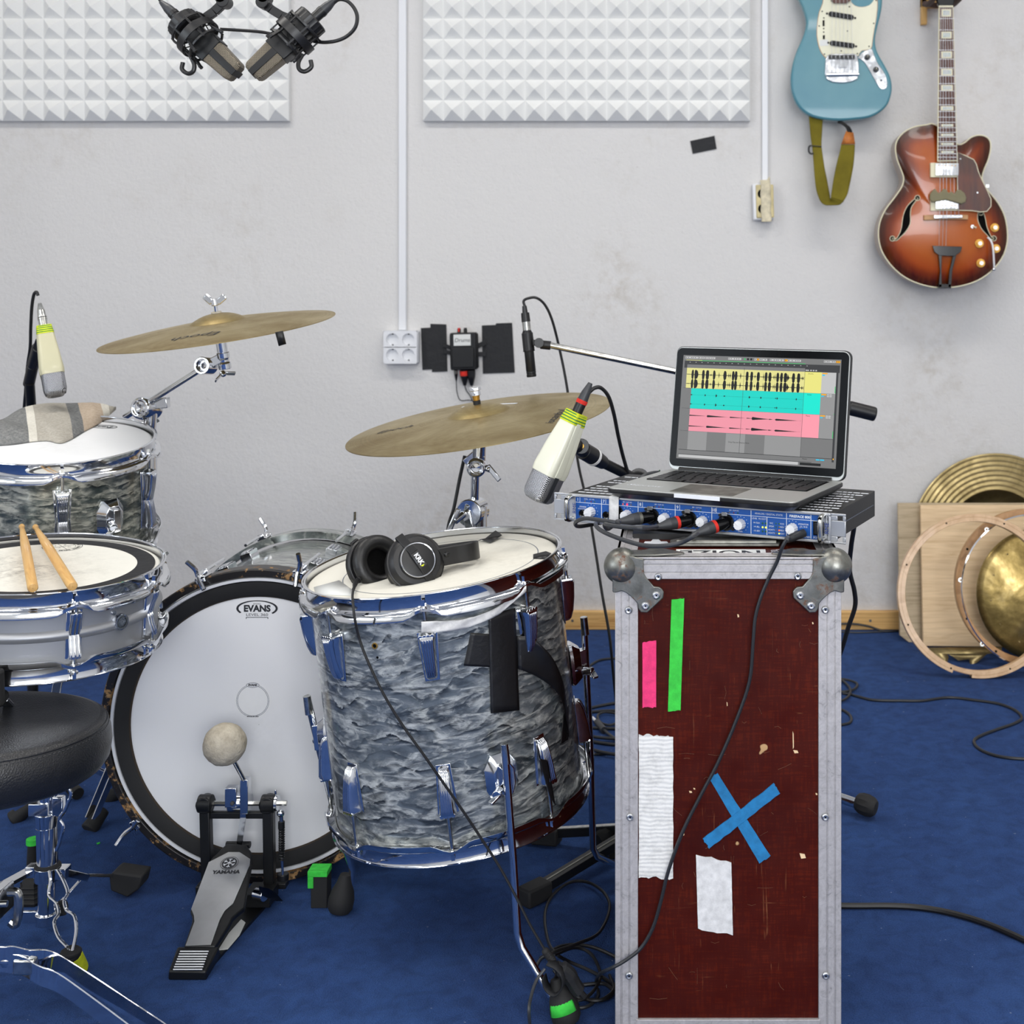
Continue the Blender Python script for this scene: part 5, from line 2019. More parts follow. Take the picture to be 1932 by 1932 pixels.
span = x_m - x_l
ux = lambda x: x_l + span * (x - 130) / (1446 - 130)
beats = [(200, 12, 14, 1, .25), (235, 14, 16, 1, .25), (252, 10, 14, .9, .6), (322, 14, 16, 1, .25), (370, 16, 18, 1, .25), (410, 3, 6, .4, 1), (445, 12, 16, 1, .3), (500, 2, 10, .9, 1.4), (568, 14, 18, 1, .3), (610, 3, 5, .6, 1), (628, 3, 6, .8, 1), (662, 12, 14, 1, .25), (692, 12, 16, 1, .25), (745, 3, 8, .9, 1.2), (818, 14, 16, 1, .25), (868, 14, 16, 1, .25), (905, 3, 8, .5, 1), (942, 14, 16, 1, .3), (1000, 3, 6, .9, 1), (1027, 12, 16, 1, .25), (1070, 14, 16, 1, .25), (1112, 3, 8, .5, 1), (1128, 3, 5, .8, 1), (1155, 12, 14, 1, .25), (1198, 14, 14, 1, .25), (1238, 16, 20, 1, .3), (1262, 4, 26, .8, 1.5), (1326, 14, 16, 1, .25), (1380, 14, 18, 1, .25), (1420, 3, 8, .5, 1), (1438, 3, 4, .6, 1)]
k_ = span / (1446 - 130)
bl2 = [(ux(x), a * k_, b * k_, h_, s_ * (.5 if s_ < .5 else 1)) for x, a, b, h_, s_ in beats]
hh = (yA - y1_)
for q in (.30, .76):
    wave(bl2, yA - hh * q - hh * .02, hh * .245, hh * .018, x_l, x_m - .001, 3)
hh = y1_ - y2_
gb = [(180, 3, 50, .16, 2.2), (357, 3, 14, .11, 1.2), (483, 4, 16, .15, 1.2), (578, 9, 10, .06, .6), (856, 5, 14, .12, 1.1), (982, 3, 14, .11, 1.1), (1147, 6, 6, .06, .8), (1162, 4, 10, .12, 1), (1368, 3, 10, .12, 1)]
gl2 = [(ux(x), a * k_, b * k_, h_ / .16, s_) for x, a, b, h_, s_ in gb]
for q in (.33, .78):
    wave(gl2, y1_ - hh * q, hh * .10, hh * .004, x_c, x_m - .001, 5)
hh = y2_ - y3_
pb = [(165, 4, 220, .5, .8), (400, 6, 240, .9, 1.2), (660, 8, 170, .5, 1), (850, 12, 45, .3, .5), (905, 10, 230, 1.3, 1.6), (1095, 12, 30, .4, .6), (1165, 12, 240, .8, 1)]
pl2 = [(ux(x), a * k_, b * k_, h_, s_) for x, a, b, h_, s_ in pb]
for q in (.31, .78):
    wave(pl2, y2_ - hh * q, hh * .055, hh * .002, x_c, x_m - .001, 6)
rect('s_dark', (ux(782), yA + .003), (ux(782) + .0004, yB), 5)
rect('s_dark', (x_m, yA), (x_m + .0004, yB), 5)
m.build('display_picture', lid, recalc=False)
# power plug on the left side of the laptop
m = M('cable_gray')
pq = [LT @ Vector((-.004, D_ - .03, .012)), LT @ Vector((-.008, D_ - .045, .013)), LT @ Vector((-.010, D_ - .075, .012)), LT @ Vector((-.016, D_ - .10, .0))]
m.tube(pq, .0045, 10, 4)
m.use('led_dgreen').sphere(tuple(LT @ Vector((-.004, D_ - .028, .0165))), .0012)
m.top('charging_plug', 'grey right angle charging plug on the left side of the laptop', 'plug')

# ================================================================== DRUMS
def drum_hoop(r, flip=False, ears=(), high=.0125):
    """triple flanged metal hoop; local z up is away from the drum; r = outer rim radius"""
    m = M('chrome')
    n = 144
    prof = [(r, high), (r - .0005, high + .0012), (r - .0028, high + .0014), (r - .0046, high - .001), (r - .0046, -.006), (r - .0040, -.0088), (r + .0035, -.0105), (r + .0072, -.0150), (r + .0076, -.0225), (r + .0056, -.0225), (r + .0050, -.0160), (r + .001, -.0125), (r - .0065, -.0100), (r - .0066, high)]

    def ax(rr, z, a):
        k = 0.0
        for e in ears:
            d = abs((a - e + PI) % (2 * PI) - PI) * r
            k = max(k, max(0, 1 - d / .034))
        k = k * k * (3 - 2 * k)
        if z < -.012:
            z = z + k * (.0085 if z > -.02 else .0125)
        return rr, z
    if flip:
        m.T = Matrix.Scale(-1, 4, (0, 0, 1))
    m.lathe(prof, n, None, True, ax=ax)
    return m


def tongue_lug(up=True):
    """ribbed tapering lug, local x outwards, z up, origin on the shell at the rod end"""
    m = M('chrome')
    s_ = -1
    secs = [(0.0, .0135, .0135, .020), (.004, .0130, .014, .0215), (.010, .0120, .014, .021), (.030, .0110, .012, .019), (.052, .0098, .010, .015), (.064, .0090, .0085, .0105), (.068, .0080, .007, .006)]
    vs, fs = [], []
    for d, hw_, _, out_ in secs:
        vs += [(0, -hw_, s_ * d), (out_ * .8, -hw_ * .92, s_ * d), (out_, -hw_ * .7, s_ * d), (out_, hw_ * .7, s_ * d), (out_ * .8, hw_ * .92, s_ * d), (0, hw_, s_ * d)]
    k = len(secs)
    for i in range(k - 1):
        for j in range(5):
            fs.append((i * 6 + j, i * 6 + j + 1, (i + 1) * 6 + j + 1, (i + 1) * 6 + j))
    fs += [(0, 1, 2, 3, 4, 5), tuple(range((k - 1) * 6, k * 6))[::-1]]
    m.add(vs, fs)
    # ribs
    for y in (-.0062, -.0021, .0021, .0062):
        m.tube([(secs[i][3] + .0002, y * secs[i][1] / .0135, s_ * secs[i][0]) for i in range(1, k)], .0013, 6)
    # scalloped crown at the rod end
    for y in (-.0085, -.0028, .0028, .0085):
        m.cyl((.002, y, .0), (.020, y, .0), .0034, n=10)
    # flange against the shell
    m.add([(0, -.016, .003), (.0015, -.016, .003), (.0015, .016, .003), (0, .016, .003), (0, -.011, -.072), (.0015, -.011, -.072), (.0015, .011, -.072), (0, .011, -.072)],
          [(0, 1, 2, 3), (4, 7, 6, 5), (0, 4, 5, 1), (2, 6, 7, 3), (1, 5, 6, 2), (0, 3, 7, 4)])
    return m


def rod(z0, z1, x=.0105):
    """tension rod from the hoop ear at z1 down to z0 with square key head"""
    m = M('chrome_worn').cyl((x, 0, z0), (x, 0, z1), .0029, n=10)
    m.use('chrome').cyl((x, 0, z1 - .0005), (x, 0, z1 + .0012), .0066, n=16).cyl((x, 0, z1 + .001), (x, 0, z1 + .004), .0052, .0046, n=16)
    m.box((x, 0, z1 + .008), (.0056, .0056, .009))
    return m


def ang_at(T, r, z, px, lo=-180, hi=0):
    best = None
    for k in range(721):
        a = R(lo + (hi - lo) * k / 720)
        q = T @ Vector((r * math.cos(a), r * math.sin(a), z))
        x = CX + FPX * q.x / q.y
        if best is None or abs(x - px) < best[0]:
            best = (abs(x - px), a)
    return best[1]


def radial(a, r, z):
    return Matrix.Translation((r * math.cos(a), r * math.sin(a), z)) @ Matrix.Rotation(a, 4, 'Z')


def drum(name, label, T, r, depth, shell, headmat, phase, nl, lugkind, wrap_side=None, vis=None):
    """T: frame with z = axis, origin at the centre of the top rim; r = rim radius"""
    d = thing(name, label, 'drum', T)
    rs = r - .0105   # shell radius
    zt = -.0125      # bearing edge below the rim top
    zb = -depth + .0125
    if lugkind == 'tube':
        zc = (zt + zb) / 2
        pr = [(rs, zt), (rs, zc + .0085)] + [(rs + .0060 * math.sin(PI * k / 10), zc + .0085 - .017 * k / 10) for k in range(11)] + [(rs, zb), (rs - .0022, zb), (rs - .0022, zt)]
    else:
        pr = [(rs - .002, zt), (rs, zt - .002), (rs, zb + .002), (rs - .002, zb), (rs - .006, zb), (rs - .006, zt)]
    M(shell).lathe(pr, 128, None, True).build('shell', d)
    m = M(headmat)
    m.lathe([(rs + .0015, zt - .008), (rs + .0015, zt), (rs - .001, zt + .0022), (rs - .004, zt + .0022), (rs * .9, zt + .002), (rs * .6, zt + .002), (rs * .3, zt + .002), (.0005, zt + .002)], 96)
    m.use('brushed_alu').lathe([(rs + .0048, zt - .002), (rs + .0048, zt - .009), (rs + .0012, zt - .009), (rs + .0012, zt - .002)], 96, None, True)
    hd = m.build('batter_head', d, sharp=50)
    m = M('paper').lathe([(rs + .0015, zb + .008), (rs + .0015, zb), (rs * .5, zb - .002), (.0005, zb - .002)], 64)
    m.use('brushed_alu').lathe([(rs + .0048, zb + .002), (rs + .0048, zb + .009), (rs + .0012, zb + .009), (rs + .0012, zb + .002)], 64, None, True)
    m.build('resonant_head', d, sharp=50)
    angs = [phase + 2 * PI * k / nl for k in range(nl)]
    o1 = drum_hoop(r - .0008, False, angs).build('top_hoop', d, sharp=50)
    o1.location.z = -.0125 - .0014
    o2 = drum_hoop(r - .0008, True, angs).build('bottom_hoop', d, sharp=50)
    o2.location.z = -depth + .0125 + .0014
    src = None
    return d, rs, zt, zb, angs, hd


def put(m, parent, ml, name, **kw):
    o = m.build(name, parent, **kw)
    o.matrix_local = ml
    return o


# ---- snare drum
ST = disc_frame(-1.0305, 2.1266, .638, -3.38, 2.39)
ph = ang_at(ST, .188, -.05, 143)
sn, rs, zt, zb, angs, hd = drum('snare_drum', 'silver metal snare drum with black ringed white head and two drumsticks on it', ST, .188, .138, 'shell_alu', 'head_snare', ph, 8, 'tube')
zc = (zt + zb) / 2
lug = M('chrome')
for s_ in (-1, 1):
    secs = [(0, .0075, .006), (.006, .0085, .0075), (.016, .0085, .010), (.027, .0085, .0145), (.035, .0085, .0150)]
    vs, fs = [], []
    for dz, hw_, ox in secs:
        vs += [(0.001, -hw_, s_ * dz), (ox, -hw_, s_ * dz), (ox + .001, 0, s_ * dz), (ox, hw_, s_ * dz), (0.001, hw_, s_ * dz)]
    k = len(secs)
    for i in range(k - 1):
        for j in range(4):
            fs.append((i * 5 + j, i * 5 + j + 1, (i + 1) * 5 + j + 1, (i + 1) * 5 + j))
    fs += [tuple(range((k - 1) * 5, k * 5))]
    lug.add(vs, fs)
    for y in (-.0058, 0, .0058):
        lug.tube([(secs[i][2] + (.0012 if y == 0 else .0004), y, s_ * secs[i][0]) for i in range(k)], .0014, 6)
lug.bx((.0, -.0115, -.037), (.0022, .0115, .037))
l0 = put(lug, sn, radial(angs[0], rs, zc), 'lug', bevel=.0008)
rt = rod(zc + .034, -.0125 - .0014 - .0075)
r0 = put(rt, sn, radial(angs[0], rs, 0), 'tension_rod')
rb = M('chrome_worn').cyl((.0105, 0, zc - .034), (.0105, 0, -.138 + .015), .0029, n=10).use('chrome').cyl((.0105, 0, -.138 + .0115), (.0105, 0, -.138 + .0145), .0062, n=14).box((.0105, 0, -.138 + .0075), (.0056, .0056, .009))
b0 = put(rb, sn, radial(angs[0], rs, 0), 'tension_rod')
for a in angs[1:]:
    copy_part(l0, sn, radial(a, rs, zc))
    copy_part(r0, sn, radial(a, rs, 0))
    copy_part(b0, sn, radial(a, rs, 0))
# badge with vent
ab = ang_at(ST, .188, zc, 233)
m = M('chrome').lathe([(0.0005, .0075), (.009, .0078), (.0125, .007), (.0135, .004), (.0135, 0)], 28, Matrix.Rotation(R(90), 4, 'Y'))
m.use('chrome_worn').lathe([(.0075, .0085), (.0092, .0085)], 20, Matrix.Rotation(R(90), 4, 'Y'))
m.use('chrome').cyl((-.001, -.011, .016), (.0025, -.011, .016), .0035, n=14)
put(m, sn, radial(ab, rs, zc + .004), 'badge')
# strainer at the right side
a = ang_at(ST, .188, -.07, 318, -60, 60)
a = angs[0] + PI / 4 * 2 + PI / 8 + .1
m = M('chrome').bx((0, -.016, -.030), (.010, .016, .034)).bx((.010, -.012, -.012), (.026, .012, .026)).bar((.020, 0, .02), (.034, 0, .052), .010, .006)
m.cyl((.014, 0, -.03), (.014, 0, -.052), .0035, n=10)
put(m, sn, radial(a, rs, zc), 'strainer', bevel=.002)
# damping ring and logo
zt2 = zt + .0023
M('gaffer_matte').lathe([(.1425, zt2 + .0004), (.1700, zt2 + .0004), (.1700, zt2 + .0014), (.1425, zt2 + .0014)], 96, None, True).build('damping_ring', sn)
M('head_snare').lathe([(.0005, zt2 + .0010), (.1425, zt2 + .0010)], 96).build('damping_pad', sn)
q = hit(ST, 135, 1030, 2, zt2 + .001)
m = M('ink')
TT = Matrix.Translation((q.x - .012, q.y - .008, zt2 + .0013))
m.lathe([(.0305, 0), (.0315, .0001)], 48, TT).lathe([(.0205, 0), (.0212, .0001)], 48, TT)
for k, ch in enumerate('BIG FAT SNARE DRUM BIG FAT SNARE DRUM '):
    an = PI / 2 - 2 * PI * k / 38
    m.text(ch, TT @ frame((.026 * math.cos(an), .026 * math.sin(an), .0001), (math.sin(an), -math.cos(an), 0), (math.cos(an), math.sin(an), 0)), .0065, bold=.0002)
for s_ in (-1, 1):
    m.bar(TT @ Vector((-.014, -.014 * s_, 0)), TT @ Vector((.014, .014 * s_, 0)), .0006, .0002)
for ch, x, y in (('B', 0, .010), ('F', 0, -.010), ('S', -.012, 0), ('D', .012, 0)):
    m.text(ch, TT @ frame((x, y, .0002), (1, 0, 0), (0, 1, 0)), .007)
m.build('head_print', sn, recalc=False)

# ---- drumsticks
def stick(p, q, label):
    d = (q - p)
    L = d.length
    T = zframe(p, d)
    t_ = thing('drumstick', label, 'drumstick', T, 'drumsticks lying on the snare drum')
    r_ = .0074
    M('hickory').lathe([(.0004, 0), (.0060, .0006), (r_, .0035), (r_, L * .62), (r_ * .86, L * .74), (r_ * .62, L * .88), (.0037, L * .955), (.0033, L * .965), (.0042, L * .975), (.0050, L * .985), (.0042, L * .996), (.0004, L)], 24).build('stick_shaft', t_)
    return t_


def stick_ends(x0, y0, x1, y1, za, Yf, L=.406):
    Ya = (CAMH - za) * FPX / (y0 - CY)
    a = P(x0, y0, Ya)
    b = P(x1, y1, Yf)
    return a, a + (b - a).normalized() * L


a, b = stick_ends(62, 1110, 38, 977, .640, 2.345)
stick(a, b, 'left of the two wooden drumsticks on the snare drum, nearly upright in view')
a, b = stick_ends(137, 1107, 56, 977, .640, 2.34)
stick(a, b, 'right of the two wooden drumsticks on the snare drum, slanting to the right')

# ---- rack tom
TT_ = disc_frame(-1.1842, 2.5102, .7871, -3.0, 8.1)
ph = ang_at(TT_, .175, -.03, 118)
tm, rs, zt, zb, angs, hd = drum('tom_drum', 'grey pearl rack tom with a striped cloth on its white head', TT_, .175, .215, 'pearl_tom', 'head_tom', ph, 6, 'tongue')
lt = put(tongue_lug(), tm, radial(angs[0], rs, -.054), 'lug', bevel=.0006)
r0 = put(rod(-.058, -.0215), tm, radial(angs[0], rs, 0), 'tension_rod')
lb = put(tongue_lug(), tm, radial(angs[0], rs, -.215 + .054) @ Matrix.Rotation(PI, 4, 'X'), 'lug', bevel=.0006)
rb = put(rod(-.058, -.0215), tm, radial(angs[0], rs, -.215) @ Matrix.Rotation(PI, 4, 'X'), 'tension_rod')
for a in angs[1:]:
    copy_part(lt, tm, radial(a, rs, -.054))
    copy_part(r0, tm, radial(a, rs, 0))
    copy_part(lb, tm, radial(a, rs, -.215 + .054) @ Matrix.Rotation(PI, 4, 'X'))
    copy_part(rb, tm, radial(a, rs, -.215) @ Matrix.Rotation(PI, 4, 'X'))


def hex_bracket(rodd=True):
    m = M('chrome')
    hx = [(-.018, -.032), (.018, -.032), (.026, -.014), (.026, .018), (.014, .036), (-.014, .036), (-.026, .018), (-.026, -.014)]
    n_ = len(hx)
    vs = [(0, a, b) for a, b in hx] + [(.006, a, b) for a, b in hx] + [(.020, a * .62, b * .72) for a, b in hx]
    m.add(vs, [(i, (i + 1) % n_, n_ + (i + 1) % n_, n_ + i) for i in range(n_)] + [(n_ + i, n_ + (i + 1) % n_, 2 * n_ + (i + 1) % n_, 2 * n_ + i) for i in range(n_)] + [tuple(range(2 * n_, 3 * n_)), tuple(range(n_))[::-1]])
    m.bx((.018, -.007, -.02), (.030, .007, .022))
    return m


ab = ang_at(TT_, .175, -.11, 211)
m = hex_bracket()
m.cyl((.024, -.010, -.004), (.040, -.014, -.006), .0075, n=14).bar((.040, -.010, -.006), (.046, -.030, -.014), .010, .004)
put(m, tm, radial(ab, rs, -.118), 'mount_bracket', bevel=.001)
m = M('ink')
q = hit(TT_, 196, 805, 2, zt + .0025)
m.text('Evans', frame((q.x, q.y, zt + .0026), (-1, 0, 0), (0, -1, 0)), .016, shear=.2, bold=.0003)
cc = [(q.x + .026 * math.cos(k * PI / 16), q.y + .011 * math.sin(k * PI / 16), zt + .0026) for k in range(32)]
m.tube(cc, .0006, 4, closed=True)
m.build('head_print', tm, recalc=False)

# ---- striped cloth on the tom
CL = TT_ @ Matrix.Translation((0, 0, zt + .003))
px_out = [(-48, 801), (0, 795), (40, 772), (95, 762), (150, 764), (192, 766), (219, 772), (205, 784), (185, 800), (160, 813), (135, 828), (112, 836), (92, 829), (60, 833), (30, 836), (-48, 841)]
loc = [hit(TT_, x, y, 2, zt + .004) for x, y in px_out]
c2 = Vector((sum(q.x for q in loc) / len(loc), sum(q.y for q in loc) / len(loc)))
top_l = cat([(q.x, q.y, 0) for q in loc[:7]], 4)
bot_l = cat([(q.x, q.y, 0) for q in ([loc[15]] + loc[14:6:-1] + [loc[6]])], 4)


def samp(l, t):
    x = t * (len(l) - 1)
    i = min(int(x), len(l) - 2)
    return l[i].lerp(l[i + 1], x - i)


def cloth_pt(u, v, lift):
    q = samp(bot_l, u).lerp(samp(top_l, u), v)
    e = min(u / .08, 1, (1 - u) / .25) * 1
    edge = min(v, 1 - v) * 2
    z = lift * (1 - (1 - edge) ** 4) * max(.25, e)
    z += .0035 * math.sin(u * 14 + v * 3) * edge + .002 * math.sin(u * 31 + 1 + v * 6) * edge
    return Vector((q.x - c2.x, q.y - c2.y, max(z, .0004)))


t_ = thing('striped_cloth', 'folded cloth with grey, cream and beige stripes lying on the rack tom', 'cloth', TT_ @ Matrix.Translation((c2.x, c2.y, zt + .003)))
m = M('towel')
m.grid(lambda u, v: cloth_pt(u, v, .018), 60, 30)
m.grid(lambda u, v: cloth_pt(u, v, .018) * 1 - Vector((0, 0, cloth_pt(u, v, .018).z)), 60, 30)
m.build('cloth_fold', t_, sharp=70)
m = M('towel')
m.grid(lambda u, v: cloth_pt(u * .86 + .02, v * .30 + .0, .006) + Vector((0, -.004 - .004 * math.sin(u * 22), .001 + .003 * math.sin(u * 17) * v)), 50, 6)
m.build('lower_hem', t_, sharp=70, solid=.002)

# ---- bass drum, axis along the room's depth
BX, BY, BZ, BR = -.768, 2.385, .2835, .2835
bd = thing('bass_drum', 'large bass drum with white head and worn black hoops behind the foot pedal', 'drum', frame((BX, BY, BZ), (1, 0, 0), (0, 0, 1)))
# local: x right, y up, z towards the camera
BDp = .385
M('pearl_bass').lathe([(.262, -.03), (.264, -.032), (.264, -BDp + .032), (.262, -BDp + .03), (.256, -BDp + .03), (.256, -.03)], 128, None, True).build('shell', bd)
for z0_, sg in ((0, -1), (-BDp, 1)):
    m = M('hoop_worn' if sg < 0 else 'pearl_bass').lathe([(BR, z0_ + sg * .002), (BR - .002, z0_), (BR - .0135, z0_), (BR - .0145, z0_ + sg * .002), (BR - .0145, z0_ + sg * .038), (BR, z0_ + sg * .038)], 128, None, True)
    m.build('wooden_hoop', bd, bevel=.0006)
m = M('pvc_white').lathe([(.2672, -.006), (.2665, -.004), (.2615, -.004), (.2605, -.006), (.2605, -.016), (.2672, -.016)], 128, None, True)
m.build('head_rim', bd, label='thin pale rim line')
m = M('head_bass').lathe([(.268, -.016), (.262, -.012), (.250, -.010), (.18, -.0102), (.08, -.0102), (.0005, -.0102)], 96)
bh = m.build('batter_head', bd, sharp=50)
m = M('rubber').lathe([(.2600, -.0100), (.2590, -.0035), (.2380, -.0035), (.2335, -.0065), (.2335, -.010)], 128)
m.use('lining').lathe([(.2338, -.0066), (.2315, -.0085), (.2312, -.0100)], 128)
m.build('foam_ring', bd)
m = M('gaffer_matte').lathe([(.262, -BDp + .012), (.25, -BDp + .010), (.0005, -BDp + .010)], 64)
m.build('resonant_head', bd)


def bp(px, py, z=-.0098):
    q = hit(bd.matrix_world if False else frame((BX, BY, BZ), (1, 0, 0), (0, 0, 1)), px, py, 2, z)
    return q


m = M('ink')
q = bp(485, 1149)


def ell_arc(m, cx_, cy_, a, b, t0, t1, w0, w1, z, n=40):
    vs = []
    for i in range(n + 1):
        t = R(t0 + (t1 - t0) * i / n)
        w_ = w0 + (w1 - w0) * abs(math.cos(t)) ** 2
        vs += [(cx_ + (a + w_) * math.cos(t), cy_ + (b + w_) * math.sin(t), z), (cx_ + (a - w_) * math.cos(t), cy_ + (b - w_) * math.sin(t), z)]
    m.add(vs, [(2 * i, 2 * i + 1, 2 * i + 3, 2 * i + 2) for i in range(n)])


ell_arc(m, q.x, q.y + .001, .0355, .0138, -40, 214, .0008, .0020, -.0096)
m.text('EVANS', frame((q.x, q.y + .0005, -.0096), (1, 0, 0), (0, 1, 0)), .0158, bold=.00075, sx=1.02)
m.text('LEVEL 360', frame((q.x, q.y - .0105, -.0096), (1, 0, 0), (0, 1, 0)), .0066, sx=1.4)
m.text('EMAD', frame((q.x, q.y + .0092, -.0096), (1, 0, 0), (0, 1, 0)), .0036, sx=1.4)
m.bx((q.x - .019, q.y - .0155, -.0099), (q.x + .019, q.y - .0146, -.0096)).bx((q.x - .020, q.y - .018, -.0099), (q.x - .019, q.y - .0147, -.0096)).bx((q.x + .019, q.y - .018, -.0099), (q.x + .020, q.y - .0147, -.0096))
q2 = bp(477, 1322)
m.use('ink_gray').lathe([(.0270, 0), (.0278, 0)], 64, Matrix.Translation((q2.x, q2.y, -.0095))).lathe([(.0290, 0), (.0297, 0)], 64, Matrix.Translation((q2.x, q2.y, -.0095)))
m.use('ink').text('MADE IN USA', frame((q2.x, q2.y - .0285, -.0094), (1, 0, 0), (0, 1, 0)), .0034, bold=.0001)
m.use('pvc_white').slab([(q2.x + .0125 * math.cos(k * PI / 12), q2.y + .0283 + .0048 * math.sin(k * PI / 12)) for k in range(24)], -.0095, -.0093)
m.use('ink').text('EVANS', frame((q2.x, q2.y + .0283, -.0091), (1, 0, 0), (0, 1, 0)), .0052, bold=.0003)
ell_arc(m, q2.x, q2.y + .0283, .0115, .0042, 0, 360, .0003, .0003, -.0092)
m.build('head_print', bd, recalc=False)
M('head_tom').lathe([(.0005, -.00965), (.0328, -.00965), (.033, -.0098)], 48, Matrix.Translation((q2.x, q2.y, 0))).build('impact_patch', bd)
# claws, rods, lugs
for k in range(10):
    a = R(75 + 36 * k)
    Rm = Matrix.Rotation(a, 4, 'Z')
    for z0_, sg in ((0, 1), (-BDp, -1)):
        m = M('chrome')
        m.bx((BR - .006, -.009, z0_ + sg * .0025), (BR + .005, .009, z0_))
        m.bx((BR + .0005, -.010, z0_ + sg * .0025), (BR + .0042, .010, z0_ - sg * .036))
        m.bx((BR + .002, -.0065, z0_ - sg * .026), (BR + .013, .0065, z0_ - sg * .036))
        m.sphere((BR + .005, 0, z0_ - sg * .004), .006, (.8, 1, 1), 12, 8)
        c_ = put(m, bd, Rm, 'claw_hook', bevel=.0008)
        m = M('chrome').cyl((BR + .0095, 0, z0_ - sg * .02), (BR + .0095, 0, z0_ - sg * .13), .003, n=10)
        top3 = (sg < 0 and k in (0, 1, 9)) or (sg > 0 and k in (1, 4, 0))
        if top3:
            m.cyl((BR + .0095, 0, z0_ - sg * .02), (BR + .0095, 0, z0_ + sg * .006), .0035, n=10)
            m.tube([(BR - .018, -.004, z0_ + sg * .012), (BR + .0, 0, z0_ + sg * .007), (BR + .0095, 0, z0_ + sg * .005), (BR + .022, 0, z0_ + sg * .007), (BR + .040, .006, z0_ + sg * .014)], .0042, 10, 4)
        else:
            m.box((BR + .0095, 0, z0_ - sg * .016), (.006, .006, .010))
        put(m, bd, Rm, 'tension_rod')
    m = M('chrome')
    for zc_ in (-.13, -BDp + .13):
        m.bx((.262, -.011, zc_ - .022), (.280, .011, zc_ + .022))
        for y in (-.006, 0, .006):
            m.tube([(.281, y, zc_ - .02), (.2825, y, zc_), (.281, y, zc_ + .02)], .0016, 6)
        put(m, bd, Rm, 'lug', bevel=.003)
        m = M('chrome')
# tom mount rail plate with screws on top, bent rod
m = M('chrome').bar((.012, .262, -.14), (.012, .262, -.25), .05, .004, (0, 1, 0))
# spur legs
for s_ in (-1, 1):
    ca, sa = math.cos(R(-35)) * s_, math.sin(R(-35))
    m = M('chrome').cyl((.262 * ca, .262 * sa, -.30), (.43 * ca, -BZ + .012, -.40), .006, n=12)
    m.use('rubber').cyl((.42 * ca, -BZ + .022, -.395), (.432 * ca, -BZ + .001, -.401), .011, n=14)
    m.build('spur_leg', bd)

# ---- floor tom
FTm = disc_frame(-.4114, 2.1801, .6291, 6.23, 2.5)
ph = ang_at(FTm, .212, -.08, 808)
fd, rs, zt, zb, angs, hd = drum('floor_tom_drum', 'large grey pearl floor tom with headphones on top and black tape on its side', FTm, .212, .4145, 'pearl_floor', 'head_floor', ph, 8, 'tongue')
lt = put(tongue_lug(), fd, radial(angs[0], rs, -.062), 'lug', bevel=.0006)
r0 = put(rod(-.066, -.0215), fd, radial(angs[0], rs, 0), 'tension_rod')
Rx = Matrix.Rotation(PI, 4, 'X')
lb = put(tongue_lug(), fd, radial(angs[0], rs, -.4145 + .080) @ Rx, 'lug', bevel=.0006)
rb = put(rod(-.082, -.0215), fd, radial(angs[0], rs, -.4145) @ Rx, 'tension_rod')
for a in angs[1:]:
    copy_part(lt, fd, radial(a, rs, -.062))
    copy_part(r0, fd, radial(a, rs, 0))
    copy_part(lb, fd, radial(a, rs, -.4145 + .080) @ Rx)
    copy_part(rb, fd, radial(a, rs, -.4145) @ Rx)
# blue pen ring on the head
m = M('ink_gray').lathe([(.158, zt + .0023), (.1595, zt + .0023)], 96, Matrix.Translation((.012, .0, 0)))
m.build('pen_ring', fd)
# vent hole
a = ang_at(FTm, rs, -.07, 707)
m = M('gold').lathe([(.003, 0), (.0048, .0002), (.0048, .0012), (.003, .0012)], 18, Matrix.Rotation(R(90), 4, 'Y'), True).use('dark_hole').cyl((0, 0, 0), (.0004, 0, 0), .003, n=12).cyl((0, .002, -.018), (.0004, .002, -.018), .002, n=10)
put(m, fd, radial(a, rs, -.075), 'vent_hole')


def shell_pt(px, py, off=.0008, Tm=FTm, rr=None):
    """photo pixel -> point on the front of a cylindrical shell (local coords)"""
    rr = (rs if rr is None else rr) + off
    inv = Tm.inverted()
    o = inv @ Vector((0, 0, CAMH))
    d = inv.to_3x3() @ Vector(((px - CX) / FPX, 1, -(py - CY) / FPX))
    A_ = d.x ** 2 + d.y ** 2
    B_ = 2 * (o.x * d.x + o.y * d.y)
    C2 = o.x ** 2 + o.y ** 2 - rr ** 2
    D2_ = B_ * B_ - 4 * A_ * C2
    t = (-B_ - math.sqrt(max(0, D2_))) / (2 * A_)
    return o + d * t


def shell_quad(mat, nm, tl, tr, br2, bl_, off=.001, parent=None, nu=10, nv=14, lab=None, wob=0.0):
    m = M(mat)

    def f(u, v):
        top = Vector(tl).lerp(Vector(tr), u)
        bot = Vector(bl_).lerp(Vector(br2), u)
        q = bot.lerp(top, v)
        return shell_pt(q.x, q.y, off + wob * (1 + math.sin(u * 9 + v * 7)))
    m.grid(f, nu, nv)
    return m.build(nm, parent or fd, solid=.0007, label=lab)


shell_quad('gaffer', 'tape_strip', (922, 1160), (972, 1147), (980, 1340), (926, 1346), .0022, lab='vertical black tape strip')
shell_quad('gaffer', 'tape_strip', (888, 1194), (980, 1200), (978, 1262), (875, 1256), .0012, lab='short horizontal black tape strip')
